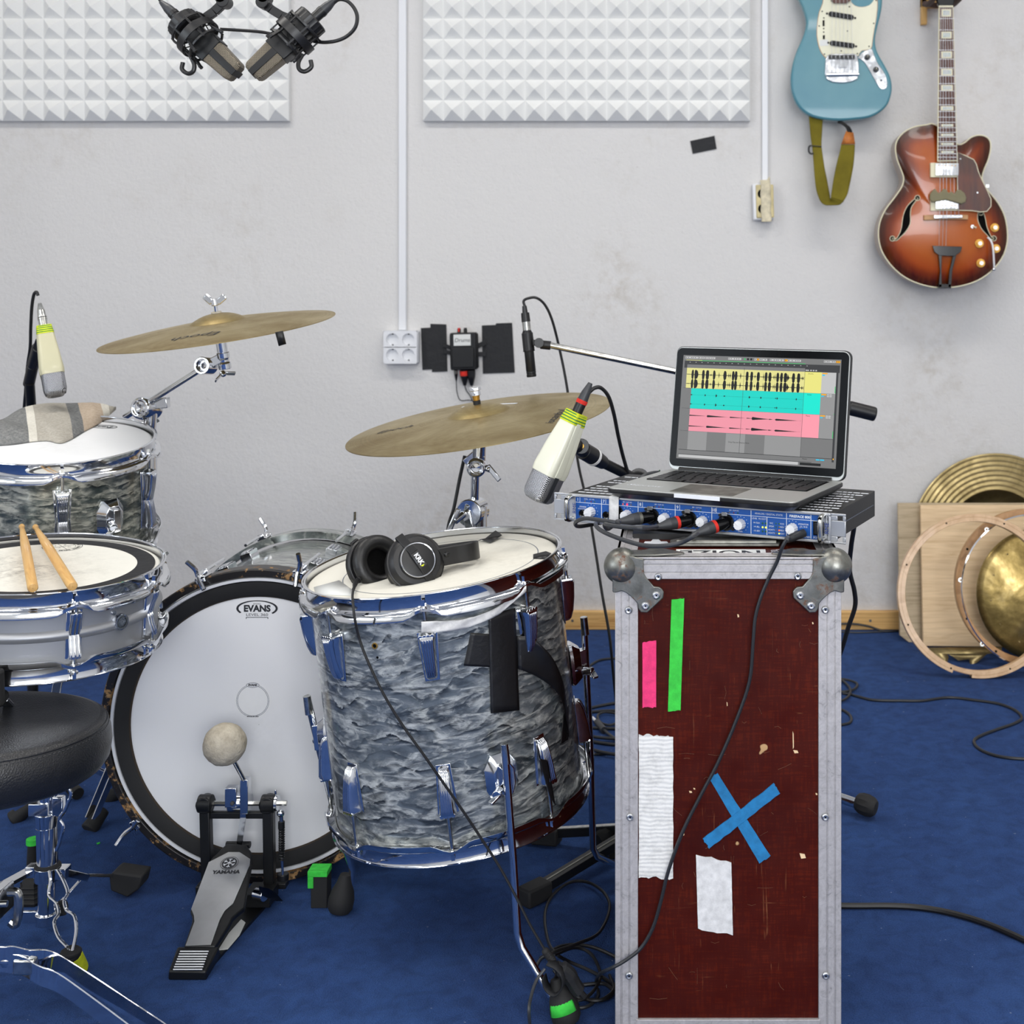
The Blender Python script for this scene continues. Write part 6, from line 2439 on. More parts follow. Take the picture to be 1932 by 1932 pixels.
# curling tail of black tape
m = M('gaffer')
TL = [(975, 1200), (1000, 1202), (1022, 1218), (1045, 1245), (1062, 1285), (1068, 1320), (1072, 1350)]
TB = [(978, 1262), (1010, 1275), (1040, 1295), (1058, 1318), (1066, 1345), (1071, 1372), (1073, 1390)]
offs = [.0015, .012, .022, .026, .020, .010, .004]
TLc, TBc = cat([(x, y, o) for (x, y), o in zip(TL, offs)], 4), cat([(x, y, o * .6 + .001) for (x, y), o in zip(TB, offs)], 4)
m.grid(lambda u, v: shell_pt(*(lambda q: (q.x, q.y, max(.0012, q.z)))(TLc[round(v * (len(TLc) - 1))].lerp(TBc[round(v * (len(TLc) - 1))], u))), 8, len(TLc) - 1)
m.build('tape_strip', fd, solid=.0007, label='curling loose tail of black tape')
shell_quad('gaffer', 'tape_strip', (1063, 1350), (1073, 1330), (1072, 1395), (1057, 1405), .0015, nu=4, lab='black tape scrap on the right side')
shell_quad('gaffer', 'tape_strip', (1016, 1430), (1034, 1436), (1048, 1520), (1038, 1505), .022, nu=4, lab='black tape scrap on a lug')
# crumpled white tape curve
m = M('tape_white')
ctr = cat([(795, 1184, .016), (830, 1182, .010), (870, 1178, .006), (905, 1168, .006), (940, 1152, .010), (968, 1130, .014), (993, 1111, .018)], 6)
wd = [11, 10, 9, 8, 8, 7, 6]
m.grid(lambda u, v: (lambda q, w_: shell_pt(q.x, q.y + (u - .5) * 2 * w_, q.z + .0015 * math.sin(v * 19 + u * 4)))(ctr[round(v * (len(ctr) - 1))], wd[min(6, int(v * 7))]), 5, len(ctr) - 1)
m.build('tape_strip', fd, solid=.0006, label='crumpled white tape band')
# tapes on the head
zh = zt + .0026


def hpoly(pts, mat, nm, z=zh, lab=None, lift=None, Tm=FTm, par=None):
    m = M(mat)
    vs = []
    for i, (x, y) in enumerate(pts):
        q = hit(Tm, x, y, 2, z)
        vs.append((q.x, q.y, z + (lift[i] if lift else 0)))
    m.add(vs, [tuple(range(len(vs)))])
    return m.build(nm, par or fd, solid=.0006, label=lab)


hpoly([(592, 1108), (640, 1095), (672, 1118), (662, 1124), (596, 1122)], 'paper', 'tape_strip', lab='white paper tape under the headphones')
hpoly([(893, 1024), (916, 1019), (936, 1009), (948, 1016), (925, 1026), (908, 1022)], 'gaffer', 'tape_strip', lift=[0, .003, .008, .006, .002, .004], lab='crumpled black tape on the head')
hpoly([(1006, 1046), (1030, 1040), (1040, 1044), (1030, 1055), (1006, 1054)], 'gaffer', 'tape_strip', lab='black tape at the right rim')
hpoly([(590, 1148), (628, 1132), (636, 1140), (606, 1156)], 'corner_steel', 'hoop_clip', z=-.004)
# legs
foots = [FL(1070, 1912), FL(640, 1718), None]
aL = ang_at(FTm, rs, -.27, 940)
bendz = 0
for k, (foot, aa) in enumerate(((foots[0], aL), (foots[1], None), (None, None))):
    pass


def ft_leg(a, foot, tip_up, bend_w, label=None, tape=None, dz=-.275):
    Rm = radial(a, rs, dz)
    m = hex_bracket()
    m.cyl((.022, -.012, -.012), (.036, -.022, -.012), .007, n=12).bar((.034, -.016, -.012), (.038, -.034, -.020), .010, .004)
    put(m, fd, Rm, 'leg_bracket', bevel=.001)
    W2 = FTm @ Rm @ Vector((.034, 0, 0))
    up = (FTm.to_3x3() @ Vector((0, 0, 1)))
    top = W2 + up * tip_up
    b = Vector(bend_w)
    inv = FTm.inverted()
    ft = Vector(foot)
    pts = [top, W2, b + (W2 - b).normalized() * .012, b + (ft - b).normalized() * .012]
    pe = ft + (b - ft).normalized() * .045
    pts.append(pe)
    m = M('chrome').tube([inv @ p_ for p_ in [top, W2.lerp(b, .5)] + pts[2:]], .0060, 14)
    m.use('chrome_worn').tube([inv @ top, inv @ (top - up * .03)], .0064, 14)
    m.build('leg', fd)
    m = M('rubber')
    ax = (b - ft).normalized()
    base_ = ft + Vector((0, 0, .001))
    F_ = inv @ zframe(base_ + Vector((0, 0, .0)), ax.lerp(Vector((0, 0, 1)), .55))
    m.lathe([(.0005, 0), (.017, .001), (.0215, .008), (.022, .022), (.019, .036), (.013, .050), (.0105, .060), (.009, .064), (.0005, .064)], 24, F_)
    fo = m.build('leg_foot', fd)
    if tape:
        m = M(tape).lathe([(.0165, .040), (.0205, .030), (.0226, .018)], 14, F_, sweep=(R(-150), R(-35)))
        m.build('tape_strip', fo, solid=.0006, label='green tape band')


b1 = P(977, 1775, 1.985)
ft_leg(aL, FL(1072, 1932), .060, b1, tape='tape_green', dz=-.300)
q = FL(640, 1722)
b2 = P(672, 1640, 2.33)
ft_leg(aL - R(120), q, .07, P(668, 1650, 2.29))
b3 = P(1119, 1612, 2.30)
ft_leg(R(14), FL(1215, 1655), .075, b3, dz=-.215)
# green tape scrap lump next to the left foot
m = M('rubber').box((0, 0, .028), (.028, .03, .056)).use('tape_green').box((-.002, -.002, .060), (.034, .032, .010)).box((-.014, -.0165, .048), (.010, .002, .026))
m.v = [v_ + FL(606, 1706) for v_ in m.v]
m.top('rubber_block', 'black rubber block with green tape on top beside the left floor tom foot', 'rubber block', bevel=.003)

# ---- headphones on the floor tom
up = (FTm.to_3x3() @ Vector((0, 0, 1))).normalized()


def on_head(px, py, h=0):
    q = hit(FTm, px, py, 2, zh + h)
    return FTm @ q


axd = Vector((.62, -.66, .36)).normalized()
c1 = P(706, 1064, 2.15)
c2w = P(782, 1063, 2.105)
ht = thing('headphones', 'black studio headphones with logo on the ear cup lying on the floor tom', 'headphones', on_head(745, 1110))
hinv = ht.matrix_world.inverted() if False else Matrix.Translation(-on_head(745, 1110))


def cup(c, ax, flip):
    """ax: direction of the outer shell face"""
    F_ = hinv @ zframe(c, ax, (.35, .25, -.9))
    m = M('black_plastic').lathe([(.0005, .0235), (.026, .0235), (.0285, .0225), (.030, .0195), (.0375, .0185), (.0425, .013), (.0440, .010), (.0462, .009), (.0465, .001), (.044, -.002), (.0005, -.002)], 48, F_)
    o = m.build('ear_cup', ht, bevel=.0006)
    m = M('ear_leather')
    ring = []
    m.lathe([(.044 - .0115 + .0120 * math.cos(t), -.014 + .0115 * math.sin(t)) for t in [2 * PI * k / 14 for k in range(14)]], 48, F_, True)
    m.use('dark_hole').lathe([(.0005, -.006), (.030, -.006)], 32, F_)
    m.build('ear_pad', o)
    m = M('chrome').lathe([(.0262, .0240), (.0275, .0244), (.0280, .0236)], 48, F_)
    m.build('trim_ring', o)
    m = M('black_plastic').bar(F_ @ Vector((-.049, 0, .011)), F_ @ Vector((-.012, 0, .0265)), .006, .014, F_.to_3x3() @ Vector((0, 1, 0))).bar(F_ @ Vector((.049, 0, .011)), F_ @ Vector((.012, 0, .0265)), .006, .014, F_.to_3x3() @ Vector((0, 1, 0)))
    m.bar(F_ @ Vector((-.015, 0, .0265)), F_ @ Vector((.015, 0, .0265)), .003, .015, F_.to_3x3() @ Vector((0, 1, 0)))
    m.build('yoke', o, bevel=.001)
    if flip:
        m = M('print_white')
        Fl = F_ @ Matrix.Translation((0, 0, .0286))
        m.text('KRK', Fl, .0105, bold=.0004, sx=.95)
        m.use('tape_yellow').add([Fl @ Vector((.0112, .003, 0)), Fl @ Vector((.0138, -.001, 0)), (Fl @ Vector((.0105, -.004, 0)))], [(0, 1, 2)])
        m.use('ink_gray').text('SYSTEMS', Fl @ Matrix.Translation((0, -.0062, 0)), .0026)
        m.build('logo', o, recalc=False)
    return o


cup(c1, -axd.lerp(Vector((-.0, 0, 0)), 0), False)
ax2 = Vector((.40, -.80, .42)).normalized()
cup(c2w, ax2, True)
# headband: an arch from one cup to the other lying back to the right
m = M('black_plastic')
ud = Vector((.80, .50, .06)).normalized()
A1 = c1 + ud * .040 - axd * .030
B1 = c2w + ud * .046 + ax2 * .012
arch = [A1 - ud * .02, A1 + ud * .03 - axd * .004, A1 + ud * .075 + axd * .004, A1.lerp(B1, .4) + ud * .092, A1.lerp(B1, .75) + ud * .082, B1 + ud * .05, B1 + ud * .02, B1 - ud * .012]
ac = cat([hinv @ p_ for p_ in arch], 5)
hu = up
vs, fs = [], []
for i, p_ in enumerate(ac):
    t = (ac[min(i + 1, len(ac) - 1)] - ac[max(i - 1, 0)]).normalized()
    nn_ = t.cross(hu).normalized()
    for a_, b_ in ((.015, .003), (.015, -.003), (-.015, -.003), (-.015, .003)):
        vs.append(p_ + hu * a_ + nn_ * b_)
for i in range(len(ac) - 1):
    fs += [(i * 4 + j, i * 4 + (j + 1) % 4, i * 4 + 4 + (j + 1) % 4, i * 4 + 4 + j) for j in range(4)]
fs += [(0, 1, 2, 3), tuple(len(vs) - 4 + j for j in (3, 2, 1, 0))]
m.add(vs, fs)
m.build('headband', ht, bevel=.002)
m = M('black_plastic')
pe = P(863, 1035, 2.17)
m.bar(hinv @ P(828, 1046, 2.12), hinv @ pe, .030, .008, (0, 0, 1))
m.build('headband_pad', ht, bevel=.003)
# headphone cable
m = M('cable_black')
p_in = P(672, 1098, 2.10)
path = [p_in, P(667, 1112, 2.05), P(665, 1125, 2.00), P(666, 1138, 1.958), P(669, 1165, 1.945), P(678, 1205, 1.95), P(695, 1250, 1.945), P(724, 1310, 1.94), P(758, 1366, 1.94), P(800, 1425, 1.94), P(835, 1475, 1.945), P(870, 1525, 1.95), P(910, 1585, 1.955), P(945, 1640, 1.955), P(975, 1695, 1.95), P(1000, 1745, 1.945), P(1030, 1796, 1.94)]
m.tube([hinv @ q for q in path], .0020, 8, 6)
m.tube([hinv @ P(684, 1086, 2.115), hinv @ P(672, 1098, 2.10), hinv @ P(667, 1112, 2.05)], .0042, 8, 3, radii=[.0050, .004, .0026])
m.build('cord', ht)

# ================================================================== CYMBALS ON STANDS
def cym_on(T, r, name_label, mat, bell=.24, h=.020, bellh=.015):
    t_ = thing('cymbal', name_label, 'cymbal', T)
    pr = []
    n = 22
    for i in range(n + 1):
        x = r * (1 - i / n * .985)
        u = x / r
        z = -h * u ** 1.7
        if u < bell:
            z += bellh * (1 - (u / bell) ** 2.4)
        pr.append((x, z + h))
    for u in (bell * 1.02, bell * .97, bell * .85):
        z = -h * u ** 1.7 + (bellh * (1 - (u / bell) ** 2.4) if u < bell else 0)
        pr.append((r * u, z + h))
    pr = sorted(pr, key=lambda q: -q[0])
    M(mat).lathe(pr + [(x, z - .0014) for x, z in pr[::-1]], 128, None, True).build('cymbal_disc', t_, sharp=40)
    return t_, h * bell ** 1.7


CT = disc_frame(-.9318, 2.6576, .9849, 6.88, 6.0)
crash, z0_ = cym_on(CT, .228, 'upper left cymbal tilted on a chrome boom arm with black tape on its edge', 'cymbal_dull')


def cyz(r, R_, h=.020, bell=.24):
    return -h * (r / R_) ** 1.7 + h


def cyhit(T, px, py, R_):
    inv = T.inverted()
    o_ = inv @ Vector((0, 0, CAMH))
    d_ = inv.to_3x3() @ Vector(((px - CX) / FPX, 1, -(py - CY) / FPX))
    prev = None
    for k in range(2000):
        q = o_ + d_ * (1.8 + k * .001)
        r = q.xy.length
        if r < R_:
            f = q.z - cyz(r, R_)
            if f <= 0:
                return q
    return o_ + d_ * (-o_.z / d_.z)


def cym_text(T, parent, s_, p0, p1, size_px, R_, nm='print', updir=-1, mat='ink_gray', **kw):
    """text along the cymbal from pixel p0 to p1; updir picks which side of the baseline is up"""
    a, b = cyhit(T, *p0, R_), cyhit(T, *p1, R_)
    d = Vector((b.x - a.x, b.y - a.y, 0)).normalized()
    u = Vector((-d.y, d.x, 0))
    c = (a + b) / 2
    L = (Vector((a.x, a.y)) - Vector((b.x, b.y))).length
    m = M(mat).text(s_, frame((c.x, c.y, 0), d, u), L * kw.pop('k', .4), **kw)
    m.v = [Vector((v_.x, v_.y, cyz(v_.xy.length, R_) + .0006)) for v_ in m.v]
    m.build(nm, parent, recalc=False)


cym_text(CT, crash, 'Epoch', (416, 628), (327, 641), 0, .228, 'cymbal_print', shear=.35, k=.42, mat='ink')
q = hit(CT, 528, 622, 2, cyz(.21, .228))
m = M('gaffer')
for s_ in (0,):
    a = CT.inverted() @ P(520, 622, 2.50)
te = thing('cymbal_tape', 'short black tape flag hanging from the edge of the upper left cymbal', 'tape', P(529, 652, 2.475))
m = M('gaffer').add([P(519, 627, 2.47) - P(529, 652, 2.475), P(534, 624, 2.47) - P(529, 652, 2.475), P(540, 649, 2.475) - P(529, 652, 2.475), P(526, 653, 2.475) - P(529, 652, 2.475)], [(0, 1, 2, 3)])
m.build('tape_flag', te, solid=.0012)


def axis_pt(T, d):
    return T @ Vector((0, 0, d))


def tripod(parent, base, hub_z, legs, foot_mat='rubber', spread_low=.035, w_=.018):
    """double braced flat legs; legs = list of floor points (world)"""
    for f in legs:
        f = Vector((f[0], f[1], 0))
        dr = (f - Vector((base.x, base.y, 0))).normalized()
        side = Vector((-dr.y, dr.x, 0))
        top = Vector((base.x, base.y, hub_z)) + dr * .02
        low = Vector((base.x, base.y, spread_low)) + dr * .02
        end = f + Vector((0, 0, .022))
        mid = top.lerp(end, .55)
        m = M('chrome')
        o0 = parent.matrix_world.inverted() if False else Matrix.Translation(-parent.location)
        for s_ in (-1, 1):
            m.bar(o0 @ (top + side * .009 * s_), o0 @ (end + side * .009 * s_), .0016, w_ * .8, (0, 0, 1))
            m.bar(o0 @ (low + side * .006 * s_), o0 @ (mid + side * .006 * s_), .0016, .010, (0, 0, 1))
        m.cyl(o0 @ (mid - side * .013), o0 @ (mid + side * .013), .004, n=10)
        lg = m.build('leg', parent)
        m = M(foot_mat)
        e2 = end - dr * .03 + Vector((0, 0, .008))
        m.cyl(o0 @ (f + Vector((0, 0, .002)) + dr * .006), o0 @ e2, .0175, .013, n=16)
        m.build('rubber_foot', lg, bevel=.003)


def wing(m, c, ax, r=.02, T0=None):
    c, ax = Vector(c), Vector(ax).normalized()
    s_ = ax.orthogonal().normalized()
    m.cyl(c, c + ax * .010, .0065, .005, n=14)
    for k in (-1, 1):
        m.bar(c + ax * .005 + s_ * k * .004, c + ax * .014 + s_ * k * r, .010, .0035, ax)


# boom cymbal stand of the upper left cymbal
base = P(279, 1562, 2.745)
base.z = 0
cs = thing('cymbal_stand', 'chrome boom cymbal stand behind the rack tom carrying the upper left cymbal', 'cymbal stand', (base.x, base.y, 0))
o = -Vector((base.x, base.y, 0))
joint = P(277, 770, 2.745)
m = M('chrome').cyl(Vector((0, 0, .04)), Vector((0, 0, .50)), .0145, n=20).cyl(Vector((0, 0, .45)), joint + o - Vector((0, 0, .02)), .0105, n=18)
m.build('pole', cs)
m = M('chrome').cyl(Vector((0, 0, .48)), Vector((0, 0, .53)), .019, n=20)
wing(m, Vector((.019, 0, .505)), (1, -.3, 0), .022)
m.cyl(Vector((0, 0, .17)), Vector((0, 0, .21)), .022, n=20)
m.build('collar', cs, bevel=.001)
tb = TT_ @ Vector((.05, .165, -.11)) + o
m = M('chrome').cyl(Vector((0, 0, tb.z)), tb, .0075, n=14).cyl(Vector((0, 0, tb.z - .02)), Vector((0, 0, tb.z + .02)), .018, n=20)
m.build('tom_arm', cs)
m = M('chrome')
fwd = Vector((-.25, -1, .1)).normalized()
m.lathe([(.0005, .021), (.008, .024), (.0145, .022), (.0165, .026), (.0215, .024), (.0238, .018), (.0238, -.022), (.0005, -.022)], 28, zframe(joint + o, fwd))
m.cyl(joint + o + Vector((.006, 0, -.005)), joint + o + Vector((.004, 0, -.05)), .016, .014, n=20)
m.bar(joint + o + Vector((.018, 0, .01)), joint + o + Vector((.045, 0, .012)), .02, .022)
wing(m, joint + o + Vector((.0, 0, -.036)), (.9, -.5, -.15), .022)
m.build('boom_clamp', cs, bevel=.0015)
tl_ = P(386, 692, 2.67)
tail = P(236, 787, 2.755)
M('chrome').cyl(tail + o, tl_ + o, .0062, n=14).build('boom_arm', cs)
ax_ = (CT.to_3x3() @ Vector((0, 0, 1))).normalized()
cb = axis_pt(CT, .006)
m = M('chrome')
tc = P(389, 690, 2.66)
m.lathe([(.006, -.012), (.011, -.012), (.0125, -.016), (.0175, -.016), (.0175, .016), (.0125, .016), (.011, .008), (.006, .008)], 28, zframe(tc + o, fwd), True).bar(tc + o, cb + o - ax_ * .06, .016, .018)
m.cyl(cb + o - ax_ * .075, cb + o - ax_ * .02, .0105, n=18)
m.lathe([(.0, 0), (.0125, 0), (.0125, .012), (.0105, .014), (.0105, .020), (.0125, .022), (.0125, .034), (0, .034)], 20, zframe(cb + o - ax_ * .085, ax_))
wing(m, tc + o + Vector((.035, -.01, -.012)), (.6, -.3, -.7), .022)
m.build('tilter', cs, bevel=.0012)
m = M('rubber').cyl(cb + o - ax_ * .004, cb + o + ax_ * .006, .012, n=18)
m.build('felt_washer', cs)
m = M('chrome').cyl(cb + o, cb + o + ax_ * .058, .0042, n=10)
m.use('felt').cyl(cb + o + ax_ * .029, cb + o + ax_ * .032, .010, n=18)
m.build('threaded_rod', cs)
m = M('chrome').cyl(cb + o + ax_ * .044, cb + o + ax_ * .058, .0075, .006, n=16)
for k in (-1, 1):
    w0 = cb + o + ax_ * .050
    m.bar(w0 + Vector((k * .005, 0, 0)), w0 + Vector((k * .021, 0, .014)), .004, .013, (0, 0, 1))
m.build('wing_nut', cs, bevel=.002)
tripod(cs, base, .22, [FL(30, 1548), FL(210, 1508), FL(172, 1566)])

# ride cymbal and stand
RT = disc_frame(-.3918, 2.5469, .8138, 8.02, 4.78)
ride, _ = cym_on(RT, .254, 'large dull bronze cymbal in the middle behind the right cream microphone', 'cymbal_bronze', bellh=.015)
cym_text(RT, ride, 'istanbul', (1030, 806), (1068, 768), 0, .254, 'cymbal_print', k=.15, sx=1.5, mat='ink')
cym_text(RT, ride, 'AGOP', (1058, 800), (1084, 768), 0, .254, 'cymbal_print', k=.10, sx=2.6, mat='ink')
cym_text(RT, ride, 'Epoch', (718, 816), (772, 805), 0, .254, 'cymbal_print', shear=.3, k=.5, mat='ink')
m = M('print_white')
for px0, px1, y in ((920, 975, 764), (872, 886, 769)):
    a, b = cyhit(RT, px0, y, .254), cyhit(RT, px1, y - 2, .254)
    m.bar(Vector((a.x, a.y, cyz(a.xy.length, .254) + .001)), Vector((b.x, b.y, cyz(b.xy.length, .254) + .001)), .006, .0006, (0, 0, 1))
m.build('tape_strip', ride, label='thin white tape strip')
rb_ = P(892, 1590, 2.57)
base = Vector((rb_.x, rb_.y, 0))
rs_ = thing('cymbal_stand', 'chrome cymbal stand behind the floor tom carrying the large middle cymbal', 'cymbal stand', base)
o = -base
ax_ = (RT.to_3x3() @ Vector((0, 0, 1))).normalized()
cb = axis_pt(RT, .006)
jt = P(893, 965, 2.57)
M('chrome').cyl(Vector((0, 0, .04)), Vector((0, 0, .48)), .0145, n=20).cyl(Vector((0, 0, .44)), P(893, 990, 2.57) + o, .0095, n=16).build('pole', rs_)
m = M('chrome').cyl(Vector((0, 0, .17)), Vector((0, 0, .21)), .022, n=20).cyl(Vector((0, 0, .46)), Vector((0, 0, .50)), .019, n=20)
m.build('collar', rs_, bevel=.001)
m = M('chrome')
j = jt + o
m.cyl(j + Vector((-.006, -.020, 0)), j + Vector((.004, .02, 0)), .0265, n=28).cyl(j + Vector((.012, 0, .012)), j + Vector((.012, 0, -.040)), .015, n=18)
m.bar(j + Vector((-.012, -.018, .004)), j + Vector((.006, -.02, -.062)), .016, .016, (0, 1, 0))
m.cyl(j + Vector((-.014, -.026, 0)), j + Vector((-.030, -.04, -.012)), .007, n=14).bar(j + Vector((-.022, -.038, .012)), j + Vector((-.042, -.045, -.036)), .010, .006, (0, 1, 0))
m.build('boom_clamp', rs_, bevel=.002)
t0 = P(897, 880, 2.56) + o
M('chrome').cyl(j + Vector((.002, 0, .0)), t0, .0085, n=16).build('upper_pole', rs_)
m = M('chrome')
m.lathe([(.0005, .019), (.008, .020), (.0115, .018), (.0130, .024), (.0165, .024), (.0188, .019), (.0188, -.02), (.0005, -.02)], 28, zframe(t0 + Vector((.004, 0, 0)), (0, -1, 0)))
m.bar(t0 + Vector((-.016, 0, .004)), t0 + Vector((.012, 0, .028)), .022, .024)
m.cyl(t0 + Vector((.006, 0, .012)), cb + o - ax_ * .012, .014, .012, n=18)
m.cyl(t0 + Vector((.018, -.01, 0)), t0 + Vector((.032, -.018, -.004)), .006, n=12).bar(t0 + Vector((.026, -.016, .004)), t0 + Vector((.050, -.02, -.024)), .010, .007, (0, 1, 0))
m.build('tilter', rs_, bevel=.002)
m = M('rubber').cyl(cb + o - ax_ * .006, cb + o + ax_ * .004, .012, n=18).cyl(cb + o + ax_ * .022, cb + o + ax_ * .036, .0072, n=14)
m.build('felt_washer', rs_)
m = M('gold').cyl(cb + o, cb + o + ax_ * .050, .004, n=10).use('gold').cyl(cb + o + ax_ * .036, cb + o + ax_ * .046, .0062, .0075, n=18)
m.use('chrome').cyl(cb + o + ax_ * .046, cb + o + ax_ * .056, .0105, .0095, n=8).cyl(cb + o + ax_ * .056, cb + o + ax_ * .062, .0125, .0115, n=8)
m.build('threaded_rod', rs_, bevel=.0008)
tripod(rs_, base, .20, [FL(1015, 1587), FL(800, 1520), FL(760, 1598)])


# ================================================================== MICROPHONES
def rrect(hx, hy, r, n=5):
    o_ = []
    for sx, sy, a0 in ((1, 1, 0), (-1, 1, 90), (-1, -1, 180), (1, -1, 270)):
        for k in range(n + 1):
            a = R(a0 + 90 * k / n)
            o_.append((sx * (hx - r) + r * math.cos(a), sy * (hy - r) + r * math.sin(a)))
    return o_


def loft(m, secs, T=None, cap=True):
    """secs: (z, hx, hy, r)"""
    vs, fs = [], []
    n = None
    for z, hx, hy, r, *off in secs:
        pl = rrect(hx, hy, r)
        n = len(pl)
        ox = off[0] if off else 0
        vs += [(x + ox, y, z) for x, y in pl]
    for i in range(len(secs) - 1):
        fs += [(i * n + j, i * n + (j + 1) % n, (i + 1) * n + (j + 1) % n, (i + 1) * n + j) for j in range(n)]
    fs += [tuple(range(n))[::-1], tuple((len(secs) - 1) * n + j for j in range(n))]
    return m.add(vs, fs, T)


def large_mic(T, label, body, ring, k=1.0, xlr_mat='black_plastic', grilles=True):
    t_ = thing('microphone', label, 'microphone', T)
    S_ = lambda *a: tuple(x * k for x in a)
    m = M('grille_silver')
    loft(m, [S_(0, .012, .010, .006), S_(.002, .019, .016, .008), S_(.007, .0232, .021, .010), S_(.016, .0250, .0235, .011), S_(.058, .0248, .0235, .010)])
    g = m.build('grille', t_, sharp=50)
    m = M('steel_gray')
    m.use('cable_gray')
    loft(m, [S_(.004, .0055, .0215, .002), S_(.016, .0065, .0245, .002), S_(.060, .0068, .0245, .002)], Matrix.Translation((.004 * k, 0, 0)))
    m.build('grille_band', t_)
    m = M(body)
    loft(m, [S_(.050, .0254, .0240, .009), S_(.058, .0262, .0246, .009), S_(.062, .0264, .0248, .009), S_(.100, .0235, .0225, .008), S_(.150, .0180, .0175, .006), S_(.166, .0155, .0155, .005), S_(.168, .013, .013, .005)])
    loft(m, [S_(.052, .0095, .0255, .002), S_(.062, .0098, .0262, .002), S_(.152, .0070, .0185, .002)], Matrix.Translation((.003 * k, 0, 0)))
    m.build('microphone_body', t_, bevel=.0006)
    m = M('tape_yellow')
    loft(m, [S_(.148, .0188, .0184, .006), S_(.169, .0160, .0160, .005)])
    m.use('tape_green2')
    for q in (.151, .156, .161, .1655):
        e = .0192 - (q - .148) * .135
        loft(m, [S_(q, e, e - .0004, .006), S_(q + .0018, e - .0003, e - .0007, .006)])
    m.build('tape_band', t_, label='yellow tape band with green stripes')
    m = M(xlr_mat).cyl((0, 0, .166 * k), (0, 0, .186 * k), .0095 * k, n=24)
    if ring:
        m.use(ring).cyl((0, 0, .186 * k), (0, 0, .193 * k), .0102 * k, n=24).use('cable_gray')
    else:
        m.cyl((0, 0, .186 * k), (0, 0, .189 * k), .0102 * k, n=24).cyl((0, 0, .191 * k), (0, 0, .194 * k), .0102 * k, n=24)
    m.cyl((0, 0, .192 * k), (0, 0, .208 * k), .0096 * k, .0082 * k, n=24).cyl((0, 0, .208 * k), (0, 0, .226 * k), .0080 * k, .0040 * k, n=20)
    m.build('cable_plug', t_)
    return t_


simple('tape_green2', (24, 118, 62), .6)
# right cream microphone above the floor tom
b = P(1012, 945, 2.25)
tp = P(1096, 762, 2.265)
MT = zframe(b, tp - b, Vector((-.60, -.80, 0)))
large_mic(MT, 'cream microphone with silver grille and red ringed plug hanging over the floor tom', 'mic_cream', 'tape_red', .97)
# its stand
mb = Vector((-.085, 2.50, 0))
ms = thing('microphone_stand', 'black boom microphone stand behind the case holding the right cream microphone', 'microphone stand', mb)
o = -mb
clip = P(1090, 842, 2.40)
piv = P(1262, 938, 2.50)
m = M('black_metal').cyl(Vector((0, 0, .05)), Vector((0, 0, .40)), .0125, n=18).cyl(Vector((0, 0, .38)), P(1205, 905, 2.50) + o, .0085, n=16)
m.build('pole', ms)
m = M('black_plastic').cyl(Vector((0, 0, .36)), Vector((0, 0, .42)), .019, n=20).cyl(Vector((0, 0, .03)), Vector((0, 0, .09)), .024, n=20)
m.build('collar', ms, bevel=.001)
e2 = P(1136, 872, 2.385)
pv = P(1205, 906, 2.47)
m = M('black_metal').cyl(e2 + o, pv + o, .0095, n=18)
m.build('boom_arm', ms)
m = M('black_plastic').cyl(P(1100, 850, 2.33) + o, P(1122, 863, 2.36) + o, .0155, n=24).cyl(P(1122, 863, 2.36) + o, P(1138, 873, 2.385) + o, .0148, .012, n=24)
m.cyl(P(1082, 838, 2.285) + o, P(1104, 852, 2.335) + o, .0125, n=20).cyl(P(1097, 842, 2.295) + o, P(1097, 842, 2.33) + o, .0135, n=20)
m.use('gold').cyl(P(1097, 842, 2.293) + o, P(1097, 842, 2.295) + o, .005, n=14)
m.use('tape_white').cyl(P(1118, 861, 2.355) + o, P(1122, 863.5, 2.36) + o, .0162, n=24)
m.build('microphone_clip', ms, bevel=.0008)
m = M('black_plastic').cyl(pv + o + Vector((0, -.02, 0)), pv + o + Vector((0, .02, 0)), .02, n=20)
m.build('boom_clutch', ms, bevel=.002)
hubz = .075
for k, f in enumerate((FL(990, 1712), FL(1010, 1590), Vector((.12, 2.72, 0)))):
    fd_ = Vector((f.x, f.y, 0)) - mb
    m = M('black_metal')
    a = Vector((0, 0, .050)) + fd_.normalized() * .015
    e = fd_ + Vector((0, 0, .017))
    m.bar(a, e, .022 if k != 1 else .014, .016)
    if k == 1:
        m.use('chrome_worn').bar(a + Vector((0, 0, .009)), e + Vector((0, 0, .009)), .012, .002)
    elif k == 0:
        m.use('steel_gray').bar(a + Vector((0, 0, .0085)), e + Vector((0, 0, .0085)), .003, .0015)
    lg = m.build('leg', ms, bevel=.0015)
    M('rubber').bar(e - fd_.normalized() * .05 + Vector((0, 0, .002)), e + fd_.normalized() * .004, .034, .031).build('rubber_foot', lg, bevel=.004)

# left cream microphone over the rack tom
b = P(106, 748, 2.66)
tp = P(78, 590, 2.70)
MT = zframe(b, tp - b, Vector((.50, -.85, 0)))
large_mic(MT, 'yellowish cream microphone with silver plug hanging over the rack tom at the left', 'mic_yellow', None, .88, 'chrome_worn')
mb = Vector((P(45, 0, 2.86).x, 2.90, 0))
ms = thing('microphone_stand', 'black microphone stand at the far left behind the rack tom', 'microphone stand', mb)
o = -mb
t1 = P(74, 655, 2.74)
t2_ = P(62, 690, 2.78)
t3 = P(46, 782, 2.86)
m = M('black_plastic').bar(P(80, 640, 2.72) + o, t2_ + o, .018, .020, (0, 1, 0)).cyl(t1 + o, t2_ + o, .014, .0115, n=18).cyl(t2_ + o, P(54, 726, 2.81) + o, .0115, n=18)
m.build('microphone_clip', ms, bevel=.002)
pl = Vector((t3.x, 2.90, t3.z - .06))
